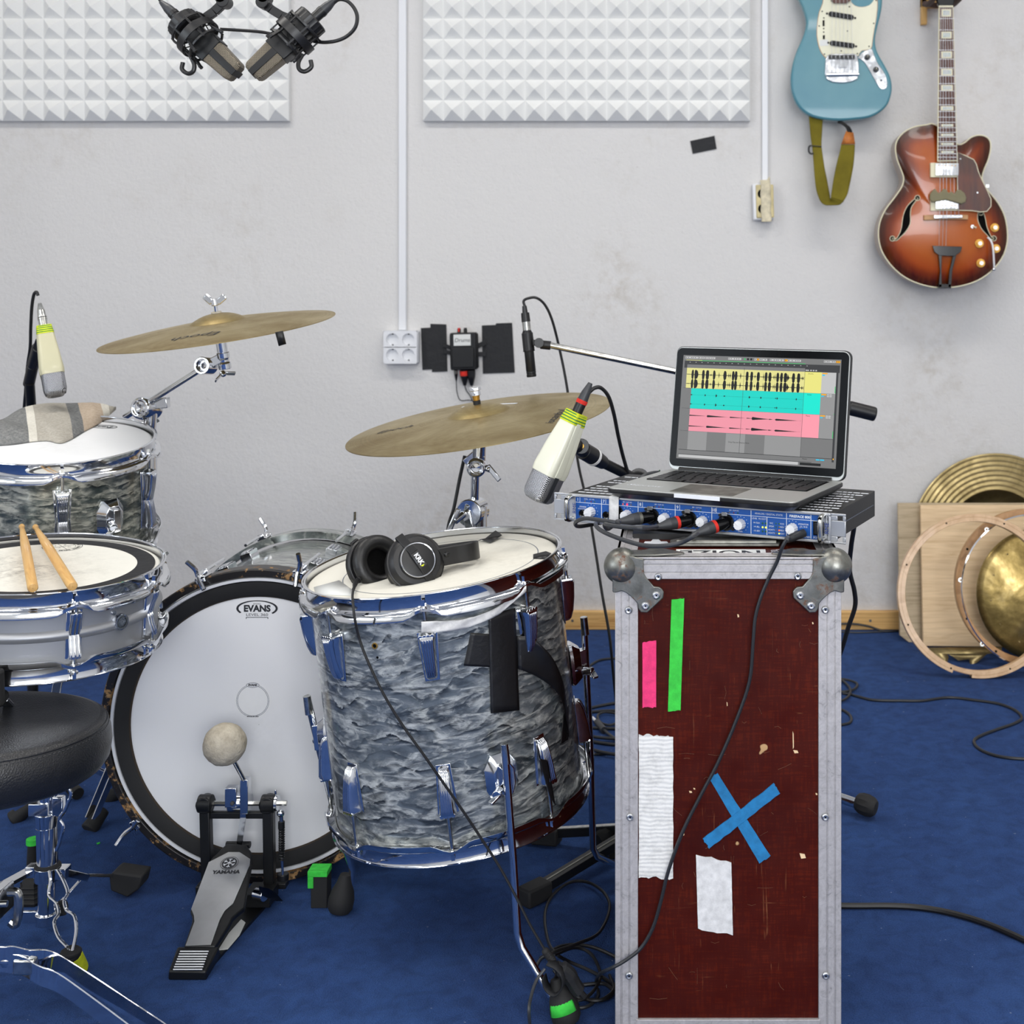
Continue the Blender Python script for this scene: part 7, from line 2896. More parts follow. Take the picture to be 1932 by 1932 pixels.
m = M('black_metal').cyl(P(56, 722, 2.80) + o, pl + o, .0098, n=16).cyl(pl + o, Vector((0, 0, .05)), .0105, n=16)
m.build('pole', ms)
m = M('black_plastic').cyl(pl + o + Vector((0, 0, -.03)), pl + o + Vector((0, 0, .015)), .018, n=18).cyl(Vector((0, 0, .03)), Vector((0, 0, .10)), .022, n=18)
m.build('collar', ms, bevel=.001)
for k in range(3):
    a = R(80 + 120 * k)
    m = M('black_metal').bar(Vector((0, 0, .07)), Vector((.20 * math.cos(a), .20 * math.sin(a), .012)), .02, .014)
    lg = m.build('leg', ms)
    M('rubber').cyl(Vector((.18 * math.cos(a), .18 * math.sin(a), .018)), Vector((.21 * math.cos(a), .21 * math.sin(a), .013)), .0125, n=14).build('rubber_foot', lg)
m = M('cable_black').tube([P(72, 558, 2.71), P(69, 551, 2.71), P(64, 556, 2.72), P(60, 580, 2.73), P(58, 620, 2.75), P(57, 655, 2.77), P(52, 690, 2.80), P(48, 740, 2.85), P(44, 800, 2.93), P(40, 950, 2.97), P(50, 1200, 2.98), FL(60, 1440, .005)], .0032, 8, 6, radii=None)
m.top('microphone_cable', 'black cable looping over the left cream microphone plug', 'cable')

# small condenser microphone on the chrome boom
Y0 = 2.80
a, b = P(1003, 711, Y0), P(991, 593, Y0)
MT = zframe(a, b - a, (1, 0, 0))
L = (b - a).length
s_ = L / 118.0
m_ = thing('microphone', 'slim black pencil microphone on the end of the chrome boom arm', 'microphone', MT)
M('black_metal').lathe([(.0005, 0), (8.6 * s_, 0), (9.2 * s_, 1.5 * s_), (9.2 * s_, 5 * s_), (8.6 * s_, 5.6 * s_), (8.6 * s_, 6.6 * s_), (9.2 * s_, 7.2 * s_), (9.2 * s_, 10 * s_), (8.6 * s_, 10.6 * s_), (9.2 * s_, 11.6 * s_), (9.2 * s_, 84 * s_), (7.5 * s_, 88 * s_), (.0005, 88 * s_)], 24).build('microphone_body', m_)
m = M('black_plastic').cyl((0, 0, 50 * s_), (0, 0, 83 * s_), 10.8 * s_, n=24)
m.use('black_gloss').cyl((0, 0, 48 * s_), (0, 0, 50 * s_), 11.4 * s_, n=24)
m.build('microphone_clip', m_, bevel=.0006)
m = M('chrome_worn').cyl((0, 0, 88 * s_), (0, 0, 104 * s_), 7.8 * s_, n=20).use('black_plastic').cyl((0, 0, 104 * s_), (0, 0, 121 * s_), 8.4 * s_, 7.8 * s_, n=20).cyl((0, 0, 121 * s_), (0, 0, 134 * s_), 5.2 * s_, 4.2 * s_, n=16)
m.build('cable_plug', m_)
stand_p = P(1420, 0, 2.80)
mb = Vector((stand_p.x, 2.80, 0))
ms = thing('microphone_stand', 'chrome boom microphone stand whose arm passes behind the laptop to a black grip', 'microphone stand', mb)
o = -mb
ba, bb = P(1036, 651, 2.80), P(1612, 771, 2.82)
m = M('chrome_worn').cyl(ba + o, bb + o, .0068, n=18)
m.build('boom_arm', ms)
m = M('black_plastic').cyl(P(1600, 769, 2.82) + o, P(1652, 782, 2.825) + o, .0155, n=24)
for k in range(12):
    pass
m.build('counter_grip', ms, bevel=.004)
m = M('black_plastic').cyl(P(1020, 650, 2.80) + o, P(1039, 652, 2.80) + o, .0095, n=18).cyl(P(1017, 647, 2.785) + o, P(1017, 647, 2.815) + o, .0105, n=18).bar(P(1004, 646, 2.80) + o, P(1020, 648, 2.80) + o, .012, .012)
m.build('microphone_clip', ms, bevel=.0008)
cpt = ba.lerp(bb, (1420 - 1036) / 576)
m = M('chrome').cyl(Vector((0, 0, .04)), cpt + o + Vector((0, .03, -.01)), .0105, n=18)
m.build('pole', ms)
M('black_plastic').cyl(cpt + o + Vector((0, -.022, 0)), cpt + o + Vector((0, .05, 0)), .022, n=20).cyl(Vector((0, 0, .03)), Vector((0, 0, .085)), .024, n=20).build('collar', ms, bevel=.003)
for f in (FL(1645, 1545), FL(1135, 1612), Vector((mb.x + .02, 3.15, 0))):
    fd_ = Vector((f.x, f.y, 0)) - mb
    m = M('chrome')
    e = fd_ + Vector((0, 0, .021))
    m.cyl(Vector((0, 0, .05)) + fd_.normalized() * .02, e, .0098, n=16)
    m2 = m.build('leg', ms)
    m = M('rubber')
    F_ = zframe(e - fd_.normalized() * .034 + Vector((0, 0, .008)), fd_ + Vector((0, 0, -.04)))
    ridg = []
    m.lathe([(.0005, 0), (.013, 0), (.016, .003), (.0195, .012), (.0205, .024), (.0185, .036), (.014, .043), (.0005, .044)], 24, F_, ax=lambda r, z, a: (r * (1 + .07 * (math.cos(a * 12) > 0) * (r > .015)), z))
    m.build('rubber_foot', m2)

# microphone cables
m = M('cable_black').tube([P(990, 578, 2.93), P(988, 568, 2.93), P(996, 563, 2.93), P(1012, 562, 2.93), P(1028, 575, 2.94), P(1042, 605, 2.95), P(1056, 660, 2.97), P(1068, 720, 2.97), P(1080, 800, 2.96), P(1092, 880, 2.94), P(1108, 950, 2.90), P(1122, 1030, 2.85), P(1136, 1120, 2.80), P(1150, 1200, 2.76), P(1158, 1280, 2.76), FL(1180, 1500, .005)], .0030, 8, 6)
m.top('microphone_cable', 'long black cable from the pencil microphone hanging down past the middle cymbal', 'cable')
m = M('cable_black').tube([P(1112, 740, 2.27), P(1122, 732, 2.275), P(1134, 732, 2.28), P(1148, 748, 2.30), P(1158, 780, 2.33), P(1166, 820, 2.37), P(1174, 855, 2.41), P(1184, 890, 2.43), P(1195, 925, 2.45), P(1198, 1000, 2.50), P(1200, 1200, 2.56), FL(1250, 1570, .005)], .0034, 8, 6)
m.top('microphone_cable', 'black cable from the right cream microphone arching down behind the laptop', 'cable')
m = M('cable_black').tube([P(877, 860, 2.70), P(868, 900, 2.70), P(856, 960, 2.69), P(845, 1000, 2.68), P(838, 1100, 2.72), FL(850, 1480, .005)], .0036, 8, 6)
m.top('microphone_cable', 'black cable hanging beside the stand of the middle cymbal', 'cable')


# overhead pair in shock mounts
def overhead(p_conn, p_tip, Yt, side, label):
    a, b = P(*p_conn, Yt + .015), P(*p_tip, Yt - .015)
    d = (b - a)
    T = zframe(b, -d, Vector((0, -1, .0)))      # local z from the tip up to the connector, x towards the camera
    t_ = thing('microphone', label, 'microphone', T, None)
    # head
    m = M('grille_bronze')
    loft(m, [(0, .0090, .0150, .003), (.004, .0125, .0185, .004), (.0085, .0140, .0198, .004), (.060, .0160, .0225, .004)])
    m.build('grille', t_)
    m = M('black_metal')
    loft(m, [(-.0015, .0148, .0058, .001), (.0075, .0160, .0062, .001), (.060, .0172, .0068, .001)])
    loft(m, [(.058, .0175, .0240, .003), (.088, .0180, .0248, .003), (.090, .0170, .0238, .003)])
    loft(m, [(.088, .0150, .0195, .004), (.128, .0150, .0180, .004)])
    m.build('microphone_body', t_, bevel=.0008)
    sm = M('black_plastic')
    sm.lathe([(.0005, .126), (.0275, .126), (.0295, .128), (.0295, .148), (.0275, .150), (.0005, .150)], 44, None, ax=lambda r, z, a_: (r * (1 + .035 * (math.cos(a_ * 22) > 0) * (r > .028)), z))
    sm.build('mount_cap', t_, bevel=.0005)
    sm = M('black_plastic')
    for z in (.104, ):
        sm.lathe([(.0385, z - .008), (.0405, z - .008), (.0405, z + .008), (.0385, z + .008)], 48, None, True)
    for z, r_ in ((.082, .034), (.128, .034)):
        sm.lathe([(r_, z - .0022), (r_ + .003, z - .0022), (r_ + .003, z + .0022), (r_, z + .0022)], 40, None, True)
    for k in range(8):
        an = PI / 8 + k * PI / 4
        c_, s2 = math.cos(an), math.sin(an)
        sm.bar((.0355 * c_, .0355 * s2, .078), (.0355 * c_, .0355 * s2, .132), .004, .003, (c_, s2, 0))
        if k % 2:
            sm.bar((.036 * c_, .036 * s2, .088), (.041 * c_, .041 * s2, .070), .006, .004, (c_, s2, 0))
            sm.cyl((.041 * c_, .041 * s2, .066), (.041 * c_, .041 * s2, .073), .0035, n=8)
    sm.build('shock_mount', t_, bevel=.0006)
    sm = M('rubber')
    for k in range(8):
        a0, a1 = k * PI / 4, (k + .5) * PI / 4
        sm.cyl((.038 * math.cos(a0), .038 * math.sin(a0), .098), (.021 * math.cos(a1), .021 * math.sin(a1), .116), .0011, n=6)
        sm.cyl((.038 * math.cos(a0 + .2), .038 * math.sin(a0 + .2), .110), (.020 * math.cos(a1 + .4), .020 * math.sin(a1 + .4), .09), .0011, n=6)
    sm.build('elastic', t_)
    sm = M('black_plastic')
    side = -side
    sm.tube([(0, side * .034, .090), (0, side * .040, .074), (.0, side * .050, .066), (.0, side * .060, .070), (0, side * .062, .084), (0, side * .052, .092)], .0040, 10, 5)
    sm.build('lower_hook', t_)
    m = M('black_plastic').cyl((0, 0, .148), (0, 0, .165), .0098, n=24).cyl((0, 0, .165), (0, 0, .172), .0105, n=24).use('cable_gray').cyl((0, 0, .170), (0, 0, .184), .0098, .0088, n=24).cyl((0, 0, .184), (0, 0, .204), .0088, .0040, n=20)
    m.build('cable_plug', t_)
    # bracket arm towards the bar above
    Ti = T.inverted()
    q0 = Ti @ (a + Vector((0, 0, 0)))
    return t_, T


bar_y = 2.42
m1, T1 = overhead((302, 2), (447, 140), 2.40, 1, 'left of the two black hanging microphones in shock mounts, pointing down right')
m2, T2 = overhead((628, 3), (476, 140), 2.40, -1, 'right of the two black hanging microphones in shock mounts, pointing down left')
sb = P(457, -62, bar_y)
st = thing('stereo_bar', 'black stereo bar with swivel brackets carrying both hanging microphones', 'microphone bar', sb)
m = M('black_metal').bar(P(395, -60, bar_y) - sb, P(520, -60, bar_y) - sb, .022, .008)
m.build('bar', st, bevel=.001)
for sgn, pts in ((1, ((395, -58), (402, -30), (420, -4), (424, 4), (405, 22), (388, 34), (372, 36))), (-1, ((518, -58), (512, -30), (500, -4), (498, 6), (512, 18), (532, 30), (548, 36)))):
    m = M('black_plastic')
    pp = [P(x, y, bar_y + .0) - sb for x, y in pts]
    for a, b in zip(pp, pp[1:]):
        m.bar(a, b, .016, .011, (0, 1, 0))
    for q in (pp[2], pp[3]):
        m.cyl(q + Vector((0, -.014, 0)), q + Vector((0, .014, 0)), .0115, n=18)
    m.cyl(pp[0] + Vector((0, 0, -.012)), pp[0] + Vector((0, 0, .012)), .010, n=16)
    m.build('swivel_bracket', st, bevel=.001)
m = M('black_metal').cyl(Vector((0, 0, 0)), Vector((0, .30, .30)), .009, n=14)
bt = Vector((0, .30, .30))
m.cyl(bt, bt + Vector((-.9, .35, .10)), .010, n=14)
fl_ = bt + Vector((-.9, .35, .10))
m.cyl(fl_, Vector((fl_.x, fl_.y, -sb.z + .02)), .012, n=16)
m.build('boom_pole', st)
m = M('rubber').cyl(Vector((fl_.x, fl_.y, -sb.z)), Vector((fl_.x, fl_.y, -sb.z + .03)), .12, .11, n=32)
m.build('round_base', st)
m = M('cable_black').tube([P(415, 55, 2.43), P(450, 57, 2.44), P(490, 60, 2.44), P(512, 64, 2.44)], .0030, 8, 5)
m.top('microphone_cable', 'short black cable strung between the two hanging microphones', 'cable')
q = P(628, 3, 2.41)
m = M('cable_black').tube([P(629, 6, 2.415), P(640, -1, 2.41), P(655, 2, 2.40), P(668, 15, 2.395), P(674, 32, 2.39), P(670, 52, 2.39), P(655, 68, 2.395), P(635, 77, 2.40), P(612, 80, 2.41), P(592, 78, 2.42)], .0034, 8, 6)
m.top('microphone_cable', 'black cable curling in a loop right of the hanging microphones', 'cable')
m = M('cable_black').tube([P(304, 4, 2.415), P(298, -10, 2.42), P(300, -40, 2.44), P(340, -62, 2.46), P(400, -66, 2.46)], .0032, 8, 6)
m.top('microphone_cable', 'black cable leaving the plug of the left hanging microphone', 'cable')

# ================================================================== BASS DRUM PEDAL
pd = thing('bass_drum_pedal', 'black and silver bass drum foot pedal with round felt beater', 'drum pedal', (-.775, 2.20, 0))
o = Vector((.775, -2.20, 0))


def FP(px, py, z):
    """photo pixel at a known height"""
    Y = (CAMH - z) * FPX / (py - CY)
    return Vector(((px - CX) / FPX * Y, Y, z)) + o


# foot board plane: heel low and near, toe high and far
hl_, hr_ = P(342, 1786, 2.105) + o, P(406, 1786, 2.105) + o
tL, tR = P(400, 1598, 2.335) + o, P(478, 1598, 2.335) + o
fb_o = FP(370, 1790, .030)
fb_t = FP(440, 1600, .100)
ydir = (fb_t - fb_o)
FB = frame(fb_o, Vector((1, .05, 0)), ydir)
FBw = Matrix.Translation(-o) @ FB


def fb(px, py, z=0):
    q = hit(FBw, px, py, 2, z)
    return (q.x, q.y)


out_ = [(427, 1592), (465, 1594), (474, 1606), (476, 1622), (461, 1712), (448, 1722), (438, 1732), (432, 1745), (405, 1786), (347, 1786), (362, 1740), (363, 1728), (359, 1718), (389, 1640), (395, 1625), (400, 1618)]
pp = [fb(x, y) for x, y in out_]
M('black_metal').slab(pp, -.010, .0).build('footboard', pd, bevel=.002)
cc = Vector((sum(a for a, b in pp) / len(pp), sum(b for a, b in pp) / len(pp)))
inner = [(431, 1609), (452, 1609), (472, 1622), (471, 1634), (440, 1706), (424, 1720), (415, 1736), (398, 1784), (350, 1786), (367, 1740), (366, 1728), (361, 1716), (394, 1628)]
m = M('brushed_alu').slab([fb(x, y) for x, y in inner], .0, .0016, FB)
m.use('ink')
q = fb(433, 1630)
TTm = FB @ frame((q[0], q[1], .0020), (1, 0, 0), (0, 1, 0))
m.lathe([(.0005, 0), (.0125, 0)], 32, TTm)
m.use('brushed_alu').lathe([(.0135, 0), (.0142, 0)], 32, TTm)
m.use('ink').lathe([(.0142, 0), (.0150, 0)], 32, TTm)
m.use('print_white')
for k in range(3):
    a = R(90 + 60 * k)
    v1 = Vector((math.cos(a), math.sin(a), 0))
    n1 = Vector((-v1.y, v1.x, 0))
    m.bar(TTm @ (v1 * .0105 + Vector((0, 0, .0004))), TTm @ (-v1 * .0105 + Vector((0, 0, .0004))), .0008, .0004, TTm.to_3x3() @ Vector((0, 0, 1)))
    for s_ in (-1, 1):
        c_ = v1 * .0065 * s_
        for e in (-1, 1):
            m.bar(TTm @ (c_ + Vector((0, 0, .0004))), TTm @ (c_ + v1 * s_ * .003 + n1 * e * .003 + Vector((0, 0, .0004))), .0007, .0004, TTm.to_3x3() @ Vector((0, 0, 1)))
q = fb(427, 1647)
m.use('ink').text('YAMAHA', FB @ frame((q[0], q[1], .0020), (1, 0, 0), (0, 1, 0)), .0105, bold=.0005, sx=1.05)
m.build('footboard_plate', pd)
# fix footboard matrix (built in plate space)
for ob in pd.children:
    if ob.name.startswith('footboard') and 'plate' not in ob.name:
        ob.matrix_local = FB
# heel block
hp = [FP(323, 1832, .012), FP(398, 1832, .012), FP(420, 1786, .028), FP(338, 1786, .028)]
m = M('black_metal')
bt_ = [FP(317, 1850, 0), FP(390, 1850, 0), FP(418, 1802, 0), FP(336, 1798, 0)]
tp_2 = [FP(318, 1832, .016), FP(388, 1834, .016), FP(414, 1786, .030), FP(335, 1786, .030)]
m.add(bt_ + tp_2, [(0, 1, 2, 3), (4, 5, 6, 7), (0, 1, 5, 4), (1, 2, 6, 5), (2, 3, 7, 6), (3, 0, 4, 7)])
m.build('heel_plate', pd, bevel=.003)
m = M('brushed_alu')
for k in range(8):
    f = k / 7
    y = 1795 + 34 * f
    z = .030 - .012 * f + .0018
    x0, x1 = 340 - 13 * f, 394 - 12 * f
    m.cyl(FP(x0, y, z), FP(x1, y, z), .0013, n=6)
m.build('grip_ridge', pd)
# base plate on the floor
m = M('black_metal').slab([tuple(FP(x, y, 0))[:2] for x, y in ((398, 1830), (424, 1800), (500, 1716), (500, 1690), (450, 1690), (385, 1800))], .001, .006)
m.use('paper').slab([tuple(FP(x, y, 0))[:2] for x, y in ((412, 1800), (430, 1798), (452, 1772), (463, 1748), (455, 1742), (432, 1768))], .006, .007)
m.build('base_plate', pd)
# posts and frame
Yp = 2.325
pz = lambda y: CAMH - (y - CY) / FPX * Yp
for x in (388, 507):
    m = M('black_metal')
    t0 = P(x, 1516, Yp) + o
    b0 = Vector((t0.x, t0.y, .004))
    m.bar(t0, Vector((t0.x + (.002 if x > 400 else .004), t0.y, .02)), .018, .018, (0, 1, 0))
    m.cyl(t0 + Vector((0, -.012, 0)), t0 + Vector((0, .012, 0)), .0145, n=20).cyl(t0 + Vector((-.012, 0, 0)), t0 + Vector((.012, 0, 0)), .0155, n=22)
    m.bar(Vector((t0.x, t0.y, .03)), Vector((t0.x, t0.y, .003)), .026, .030, (0, 1, 0))
    m.build('post', pd, bevel=.002)
a, b = P(388, 1537, Yp) + o, P(507, 1537, Yp) + o
M('black_metal').bar(a, b, .010, .012).build('crossbar', pd, bevel=.002)
a, b = P(380, 1516, Yp) + o, P(541, 1515, Yp) + o
m = M('chrome_worn').cyl(a, b, .0046, n=6)
m.build('axle', pd)
hub = P(449, 1512, Yp) + o
m = M('chrome').cyl(P(433, 1514, Yp) + o, P(473, 1514, Yp) + o, .0165, n=24).box(P(438, 1502, Yp - .014) + o, (.020, .018, .034)).box(P(463, 1500, Yp - .01) + o, (.014, .018, .060))
m.use('ink').cyl(P(438, 1516, Yp - .024) + o, P(438, 1516, Yp - .026) + o, .004, n=6)
m.build('beater_hub', pd, bevel=.002)
# beater, shaft, link
bc = P(424, 1404, 2.275) + o
m = M('chrome_worn').cyl(P(464, 1478, Yp - .012) + o, bc, .0038, n=12)
m.build('beater_shaft', pd)
m = M('felt').sphere((0, 0, 0), .0365, (1, .92, .98), 40, 26)
m.v = [v_ * (1 + .030 * noise.noise(v_ * 60) + .022 * noise.noise(v_ * 150)) + bc for v_ in m.v]
m.build('felt_beater', pd)
m = M('chrome').bar(P(459, 1540, Yp - .016) + o, P(452, 1592, Yp - .006) + o, .010, .003, (0, 1, 0)).bar(P(459, 1522, Yp - .016) + o, P(459, 1542, Yp - .016) + o, .010, .004, (0, 1, 0))
m.build('drive_strap', pd)
m = M('black_metal').cyl(P(427, 1594, 2.33) + o, P(472, 1594, 2.33) + o, .006, n=12)
m.build('hinge', pd)
# spring on the right
sx = P(531, 0, Yp).x + o.x
m = M('chrome').cyl(P(516, 1515, Yp) + o, P(525, 1515, Yp) + o, .0135, n=20).cyl(P(520, 1500, Yp) + o, P(520, 1490, Yp) + o, .0022, n=8)
m.build('spring_cam', pd, bevel=.001)
m = M('chrome').cyl(P(530, 1536, Yp - .005) + o, P(531, 1550, Yp - .005) + o, .0035, n=10).sphere(tuple(P(530, 1534, Yp - .005) + o), .007, n=12, m=8)
m.build('spring_rod', pd)
M('chrome').cyl(P(532, 1620, Yp - .005) + o, P(533, 1650, Yp - .005) + o, .0025, n=8).build('spring_rod', pd)
m = M('black_metal')
sp_ = []
for k in range(0, 14 * 12):
    t = k / 12
    y = 1562 + (1622 - 1562) * k / (14 * 12)
    c_ = P(531.5, y, Yp - .005) + o
    sp_.append(c_ + Vector((math.cos(2 * PI * t), math.sin(2 * PI * t), 0)) * .0044)
m.tube(sp_, .0014, 6)
m.cyl(P(531, 1550, Yp - .005) + o, P(531, 1563, Yp - .005) + o, .0058, n=14)
m.build('spring', pd)
m = M('black_plastic').cyl(P(534, 1648, Yp) + o, P(534, 1660, Yp) + o, .010, n=16).bx(P(505, 1678, Yp) + o, P(545, 1658, Yp + .02) + o)
m.build('spring_foot', pd, bevel=.001)
m = M('chrome').cyl(P(482, 1686, 2.28) + o, P(500, 1690, 2.27) + o, .010, n=14)
m.add([P(488, 1672, 2.27) + o, P(506, 1676, 2.262) + o, P(520, 1684, 2.255) + o, P(534, 1700, 2.25) + o, P(520, 1700, 2.25) + o, P(505, 1694, 2.255) + o, P(490, 1688, 2.265) + o], [tuple(range(7))])
m.use('black_metal').box(P(493, 1688, 2.30) + o, (.045, .05, .022))
m.build('hoop_clamp', pd, bevel=.001)

# ================================================================== THRONE
TH = disc_frame(-1.0104, 1.9084, .4519, -1.83, -1.5)
TH.translation.z = .452
th = thing('drum_throne', 'round black leather drum throne with chrome tripod at the bottom left', 'stool', Matrix.Translation((TH.translation.x, TH.translation.y, 0)))
Tl = Matrix.Translation((-TH.translation.x, -TH.translation.y, 0)) @ TH
r_ = .166
pr = [(.0005, -.003), (r_ * .5, -.002), (r_ * .8, .0005), (r_ * .93, .001), (r_ * .985, -.002), (r_ * 1.0, -.007)]
lo = [(r_ * 1.0, -.007), (r_ * 1.035, -.018), (r_ * 1.05, -.036), (r_ * 1.035, -.056), (r_ * .99, -.068), (r_ * .93, -.075), (r_ * .90, -.077), (.0005, -.077)]
m = M('leather').lathe([(r, z) for r, z in pr], 96, Tl)
m.build('seat_top', th, sharp=60)
m = M('leather').lathe(lo, 96, Tl)
m.build('seat_side', th, sharp=60)
m = M('leather').lathe([(r_ * 1.0 + .0016 * math.cos(t), -.006 + .0016 * math.sin(t)) for t in [2 * PI * k / 8 for k in range(8)]], 96, Tl, True)
m.build('seat_piping', th)
m = M('cable_gray')
for k in range(150):
    a = 2 * PI * k / 150
    rr = r_ * 1.014
    p0_ = Tl @ Vector((rr * math.cos(a), rr * math.sin(a), -.0105))
    p1_ = Tl @ Vector((rr * math.cos(a + .022), rr * math.sin(a + .022), -.0105))
    m.cyl(p0_, p1_, .0006, n=4)
m.build('stitching', th)
m = M('black_metal').cyl((0, 0, .36), (0, 0, .376), .07, n=28)
m.build('seat_plate', th)
pb = Vector((-.055, -.03, 0))
m = M('chrome').cyl(pb + Vector((0, 0, .10)), Vector((0, 0, .365)), .0135, n=20).cyl(pb + Vector((0, 0, .03)), pb + Vector((0, 0, .24)), .0185, n=22)
m.build('pole', th)
m = M('chrome').cyl(pb + Vector((0, 0, .145)), pb + Vector((0, 0, .185)), .026, n=22).cyl(pb + Vector((0, 0, .03)), pb + Vector((0, 0, .06)), .025, n=22)
m.build('collar', th, bevel=.001)
# visible leg: two parallel flat bars running to the lower right
thw = Vector((TH.translation.x, TH.translation.y, 0))
lz = lambda px, py, z: (lambda Y: Vector(((px - CX) / FPX * Y, Y, z)) - thw)((CAMH - z) * FPX / (py - CY))
legA = [pb + Vector((.014, -.006, .170)), lz(-60, 1780, .175), lz(0, 1787, .172), lz(24, 1786, .170), lz(55, 1793, .163), lz(95, 1795, .152), lz(150, 1826, .128), lz(240, 1885, .085), lz(330, 1945, .045), lz(420, 2010, .014)]
legB = [pb + Vector((.004, -.014, .168)), lz(-60, 1800, .170), lz(-20, 1796, .168), lz(20, 1800, .160), lz(45, 1806, .156), lz(70, 1822, .145), lz(110, 1838, .130), lz(170, 1880, .100), lz(250, 1940, .060), lz(330, 2005, .018)]
m = M('chrome')
for leg in (legA, legB):
    pts = cat(leg, 4)
    vs, fs = [], []
    for i, p_ in enumerate(pts):
        vs += [p_, p_ + Vector((0, 0, -.026)), p_ + Vector((.0016, -.0012, -.026)), p_ + Vector((.0016, -.0012, 0))]
    for i in range(len(pts) - 1):
        fs += [(i * 4 + j, i * 4 + (j + 1) % 4, i * 4 + 4 + (j + 1) % 4, i * 4 + 4 + j) for j in range(4)]
    m.add(vs, fs)
    m.tube([p_ for p_ in pts], .0014, 6)
q = lz(10, 1812, .150)
m.sphere(tuple(q + Vector((0, -.004, 0))), .0085, (1, .6, 1), 14, 8)
lg = m.build('leg', th)
m = M('chrome_worn').box(lz(48, 1822, .142), (.030, .014, .022))
m.build('leg_bumper', lg, bevel=.003)
m = M('rubber').cyl(lz(370, 2010, .004), lz(350, 1985, .03), .019, .015, n=16)
m.build('rubber_foot', lg)
for ang in (160, 268):
    e = Vector((.27 * math.cos(R(ang)), .24 * math.sin(R(ang)), .02))
    m = M('chrome')
    for s_ in (-1, 1):
        sd = Vector((-math.sin(R(ang)), math.cos(R(ang)), 0)) * .012 * s_
        m.bar(pb + Vector((0, 0, .165)) + sd, pb + e + sd, .0018, .022)
    lg = m.build('leg', th)
    M('rubber').cyl(pb + e + Vector((0, 0, -.017)), pb + e * .9 + Vector((0, 0, .012)), .018, .014, n=16).build('rubber_foot', lg)
# wing screw of the throne collar
m = M('chrome_worn').cyl(lz(-12, 1706, .22), lz(14, 1705, .22), .0045, n=12)
q = lz(30, 1712, .205)
m.tube([q + Vector((-.010, 0, .022)), q + Vector((.002, 0, .020)), q + Vector((.004, 0, 0)), q + Vector((0, 0, -.024)), q + Vector((-.008, 0, -.02))], .0062, 10, 4)
m.build('wing_screw', th)
M('chrome').bx(lz(-30, 1690, .22), lz(8, 1730, .18) + Vector((0, .03, 0))).build('pole_clamp', th, bevel=.003)

# ================================================================== SNARE STAND
sb_ = P(88, 1742, 2.19)
base = Vector((sb_.x, sb_.y, 0))
ss = thing('snare_stand', 'chrome snare drum stand with three wire braced legs under the snare drum', 'snare stand', base)
o = -base
Ys = base.y
m = M('chrome').cyl(Vector((0, 0, .03)), Vector((0, 0, .25)), .0135, n=20).cyl(P(90, 1640, Ys) + o, P(88, 1560, Ys) + o, .0165, n=22).cyl(P(88, 1560, Ys) + o, P(86, 1420, Ys) + o, .0120, n=20)
m.build('pole', ss)
m = M('chrome').box(P(80, 1522, Ys) + o, (.032, .032, .020)).cyl(P(88, 1533, Ys) + o, P(88, 1560, Ys) + o, .0185, .0165, n=20)
m.build('clamp', ss, bevel=.001)
m = M('chrome').box(P(111, 1520, Ys - .01) + o, (.018, .012, .032))
m.build('clamp_lever', ss, bevel=.002)
m = M('chrome').cyl(P(90, 1660, Ys) + o, P(90, 1634, Ys) + o, .0205, n=24).box(P(113, 1645, Ys) + o, (.028, .022, .018)).box(P(64, 1642, Ys) + o, (.02, .02, .018))
m.use('rubber').cyl(P(90, 1634, Ys) + o, P(90, 1629, Ys) + o, .0215, .019, n=24)
m.build('leg_collar', ss, bevel=.001)
M('chrome').cyl(P(88, 1742, Ys) + o, P(88, 1722, Ys) + o, .0175, n=22).box(P(60, 1730, Ys) + o, (.03, .006, .02)).build('lower_collar', ss, bevel=.001)


def wire(m, pts):
    m.tube(pts, .0028, 8, 3)


def s_foot(f, par, tape=None, tpt=None, size=(.030, .020)):
    m = M('rubber')
    fz = Vector((f.x, f.y, 0)) + o
    F_ = Matrix.Translation(fz)
    m.lathe([(.0005, 0), (size[0] * .72, .0), (size[0] * .78, .004), (size[0] * .66, .016), (size[0] * .55, .032), (size[0] * .42, .040), (.0005, .040)], 6, F_, ax=lambda r, z, a: (r, z))
    for k in range(4):
        m.lathe([(size[0] * (.80 - k * .06), .004 + k * .008), (size[0] * (.82 - k * .06), .006 + k * .008), (size[0] * (.78 - k * .06), .008 + k * .008)], 6, F_)
    fo = m.build('rubber_foot', par)
    if tape:
        M(tape).lathe([(size[0] * .74, .012), (size[0] * .56, .034)], 6, F_, sweep=(R(-130), R(-20))).build('tape_strip', fo, solid=.001, label=tape.replace('tape_', '') + ' tape on the foot')


# right leg with flat bar to the foot at (235, 1668)
f1 = FL(236, 1690)
m = M('chrome').bar(P(118, 1645, Ys) + o, P(162, 1655, Ys + .04) + o, .016, .012).bar(P(155, 1652, Ys + .04) + o, f1 + o + Vector((-.022, -.0, .036)), .012, .006)
m.bar(P(156, 1655, Ys + .03) + o, P(98, 1720, Ys) + o, .008, .002)
lg = m.build('leg', ss, bevel=.001)
m = M('rubber')
q0 = [(205, 1653), (214, 1646), (268, 1654), (262, 1678), (240, 1694), (208, 1681)]
Yf = f1.y - .01
fp_ = [P(x, y, Yf) + o for x, y in q0]
n_ = len(fp_)
m.add(fp_ + [q + Vector((.004, .034, .004)) for q in fp_], [tuple(range(n_)), tuple(range(n_, 2 * n_))[::-1]] + [(i, (i + 1) % n_, n_ + (i + 1) % n_, n_ + i) for i in range(n_)])
m.build('rubber_foot', lg, bevel=.003)
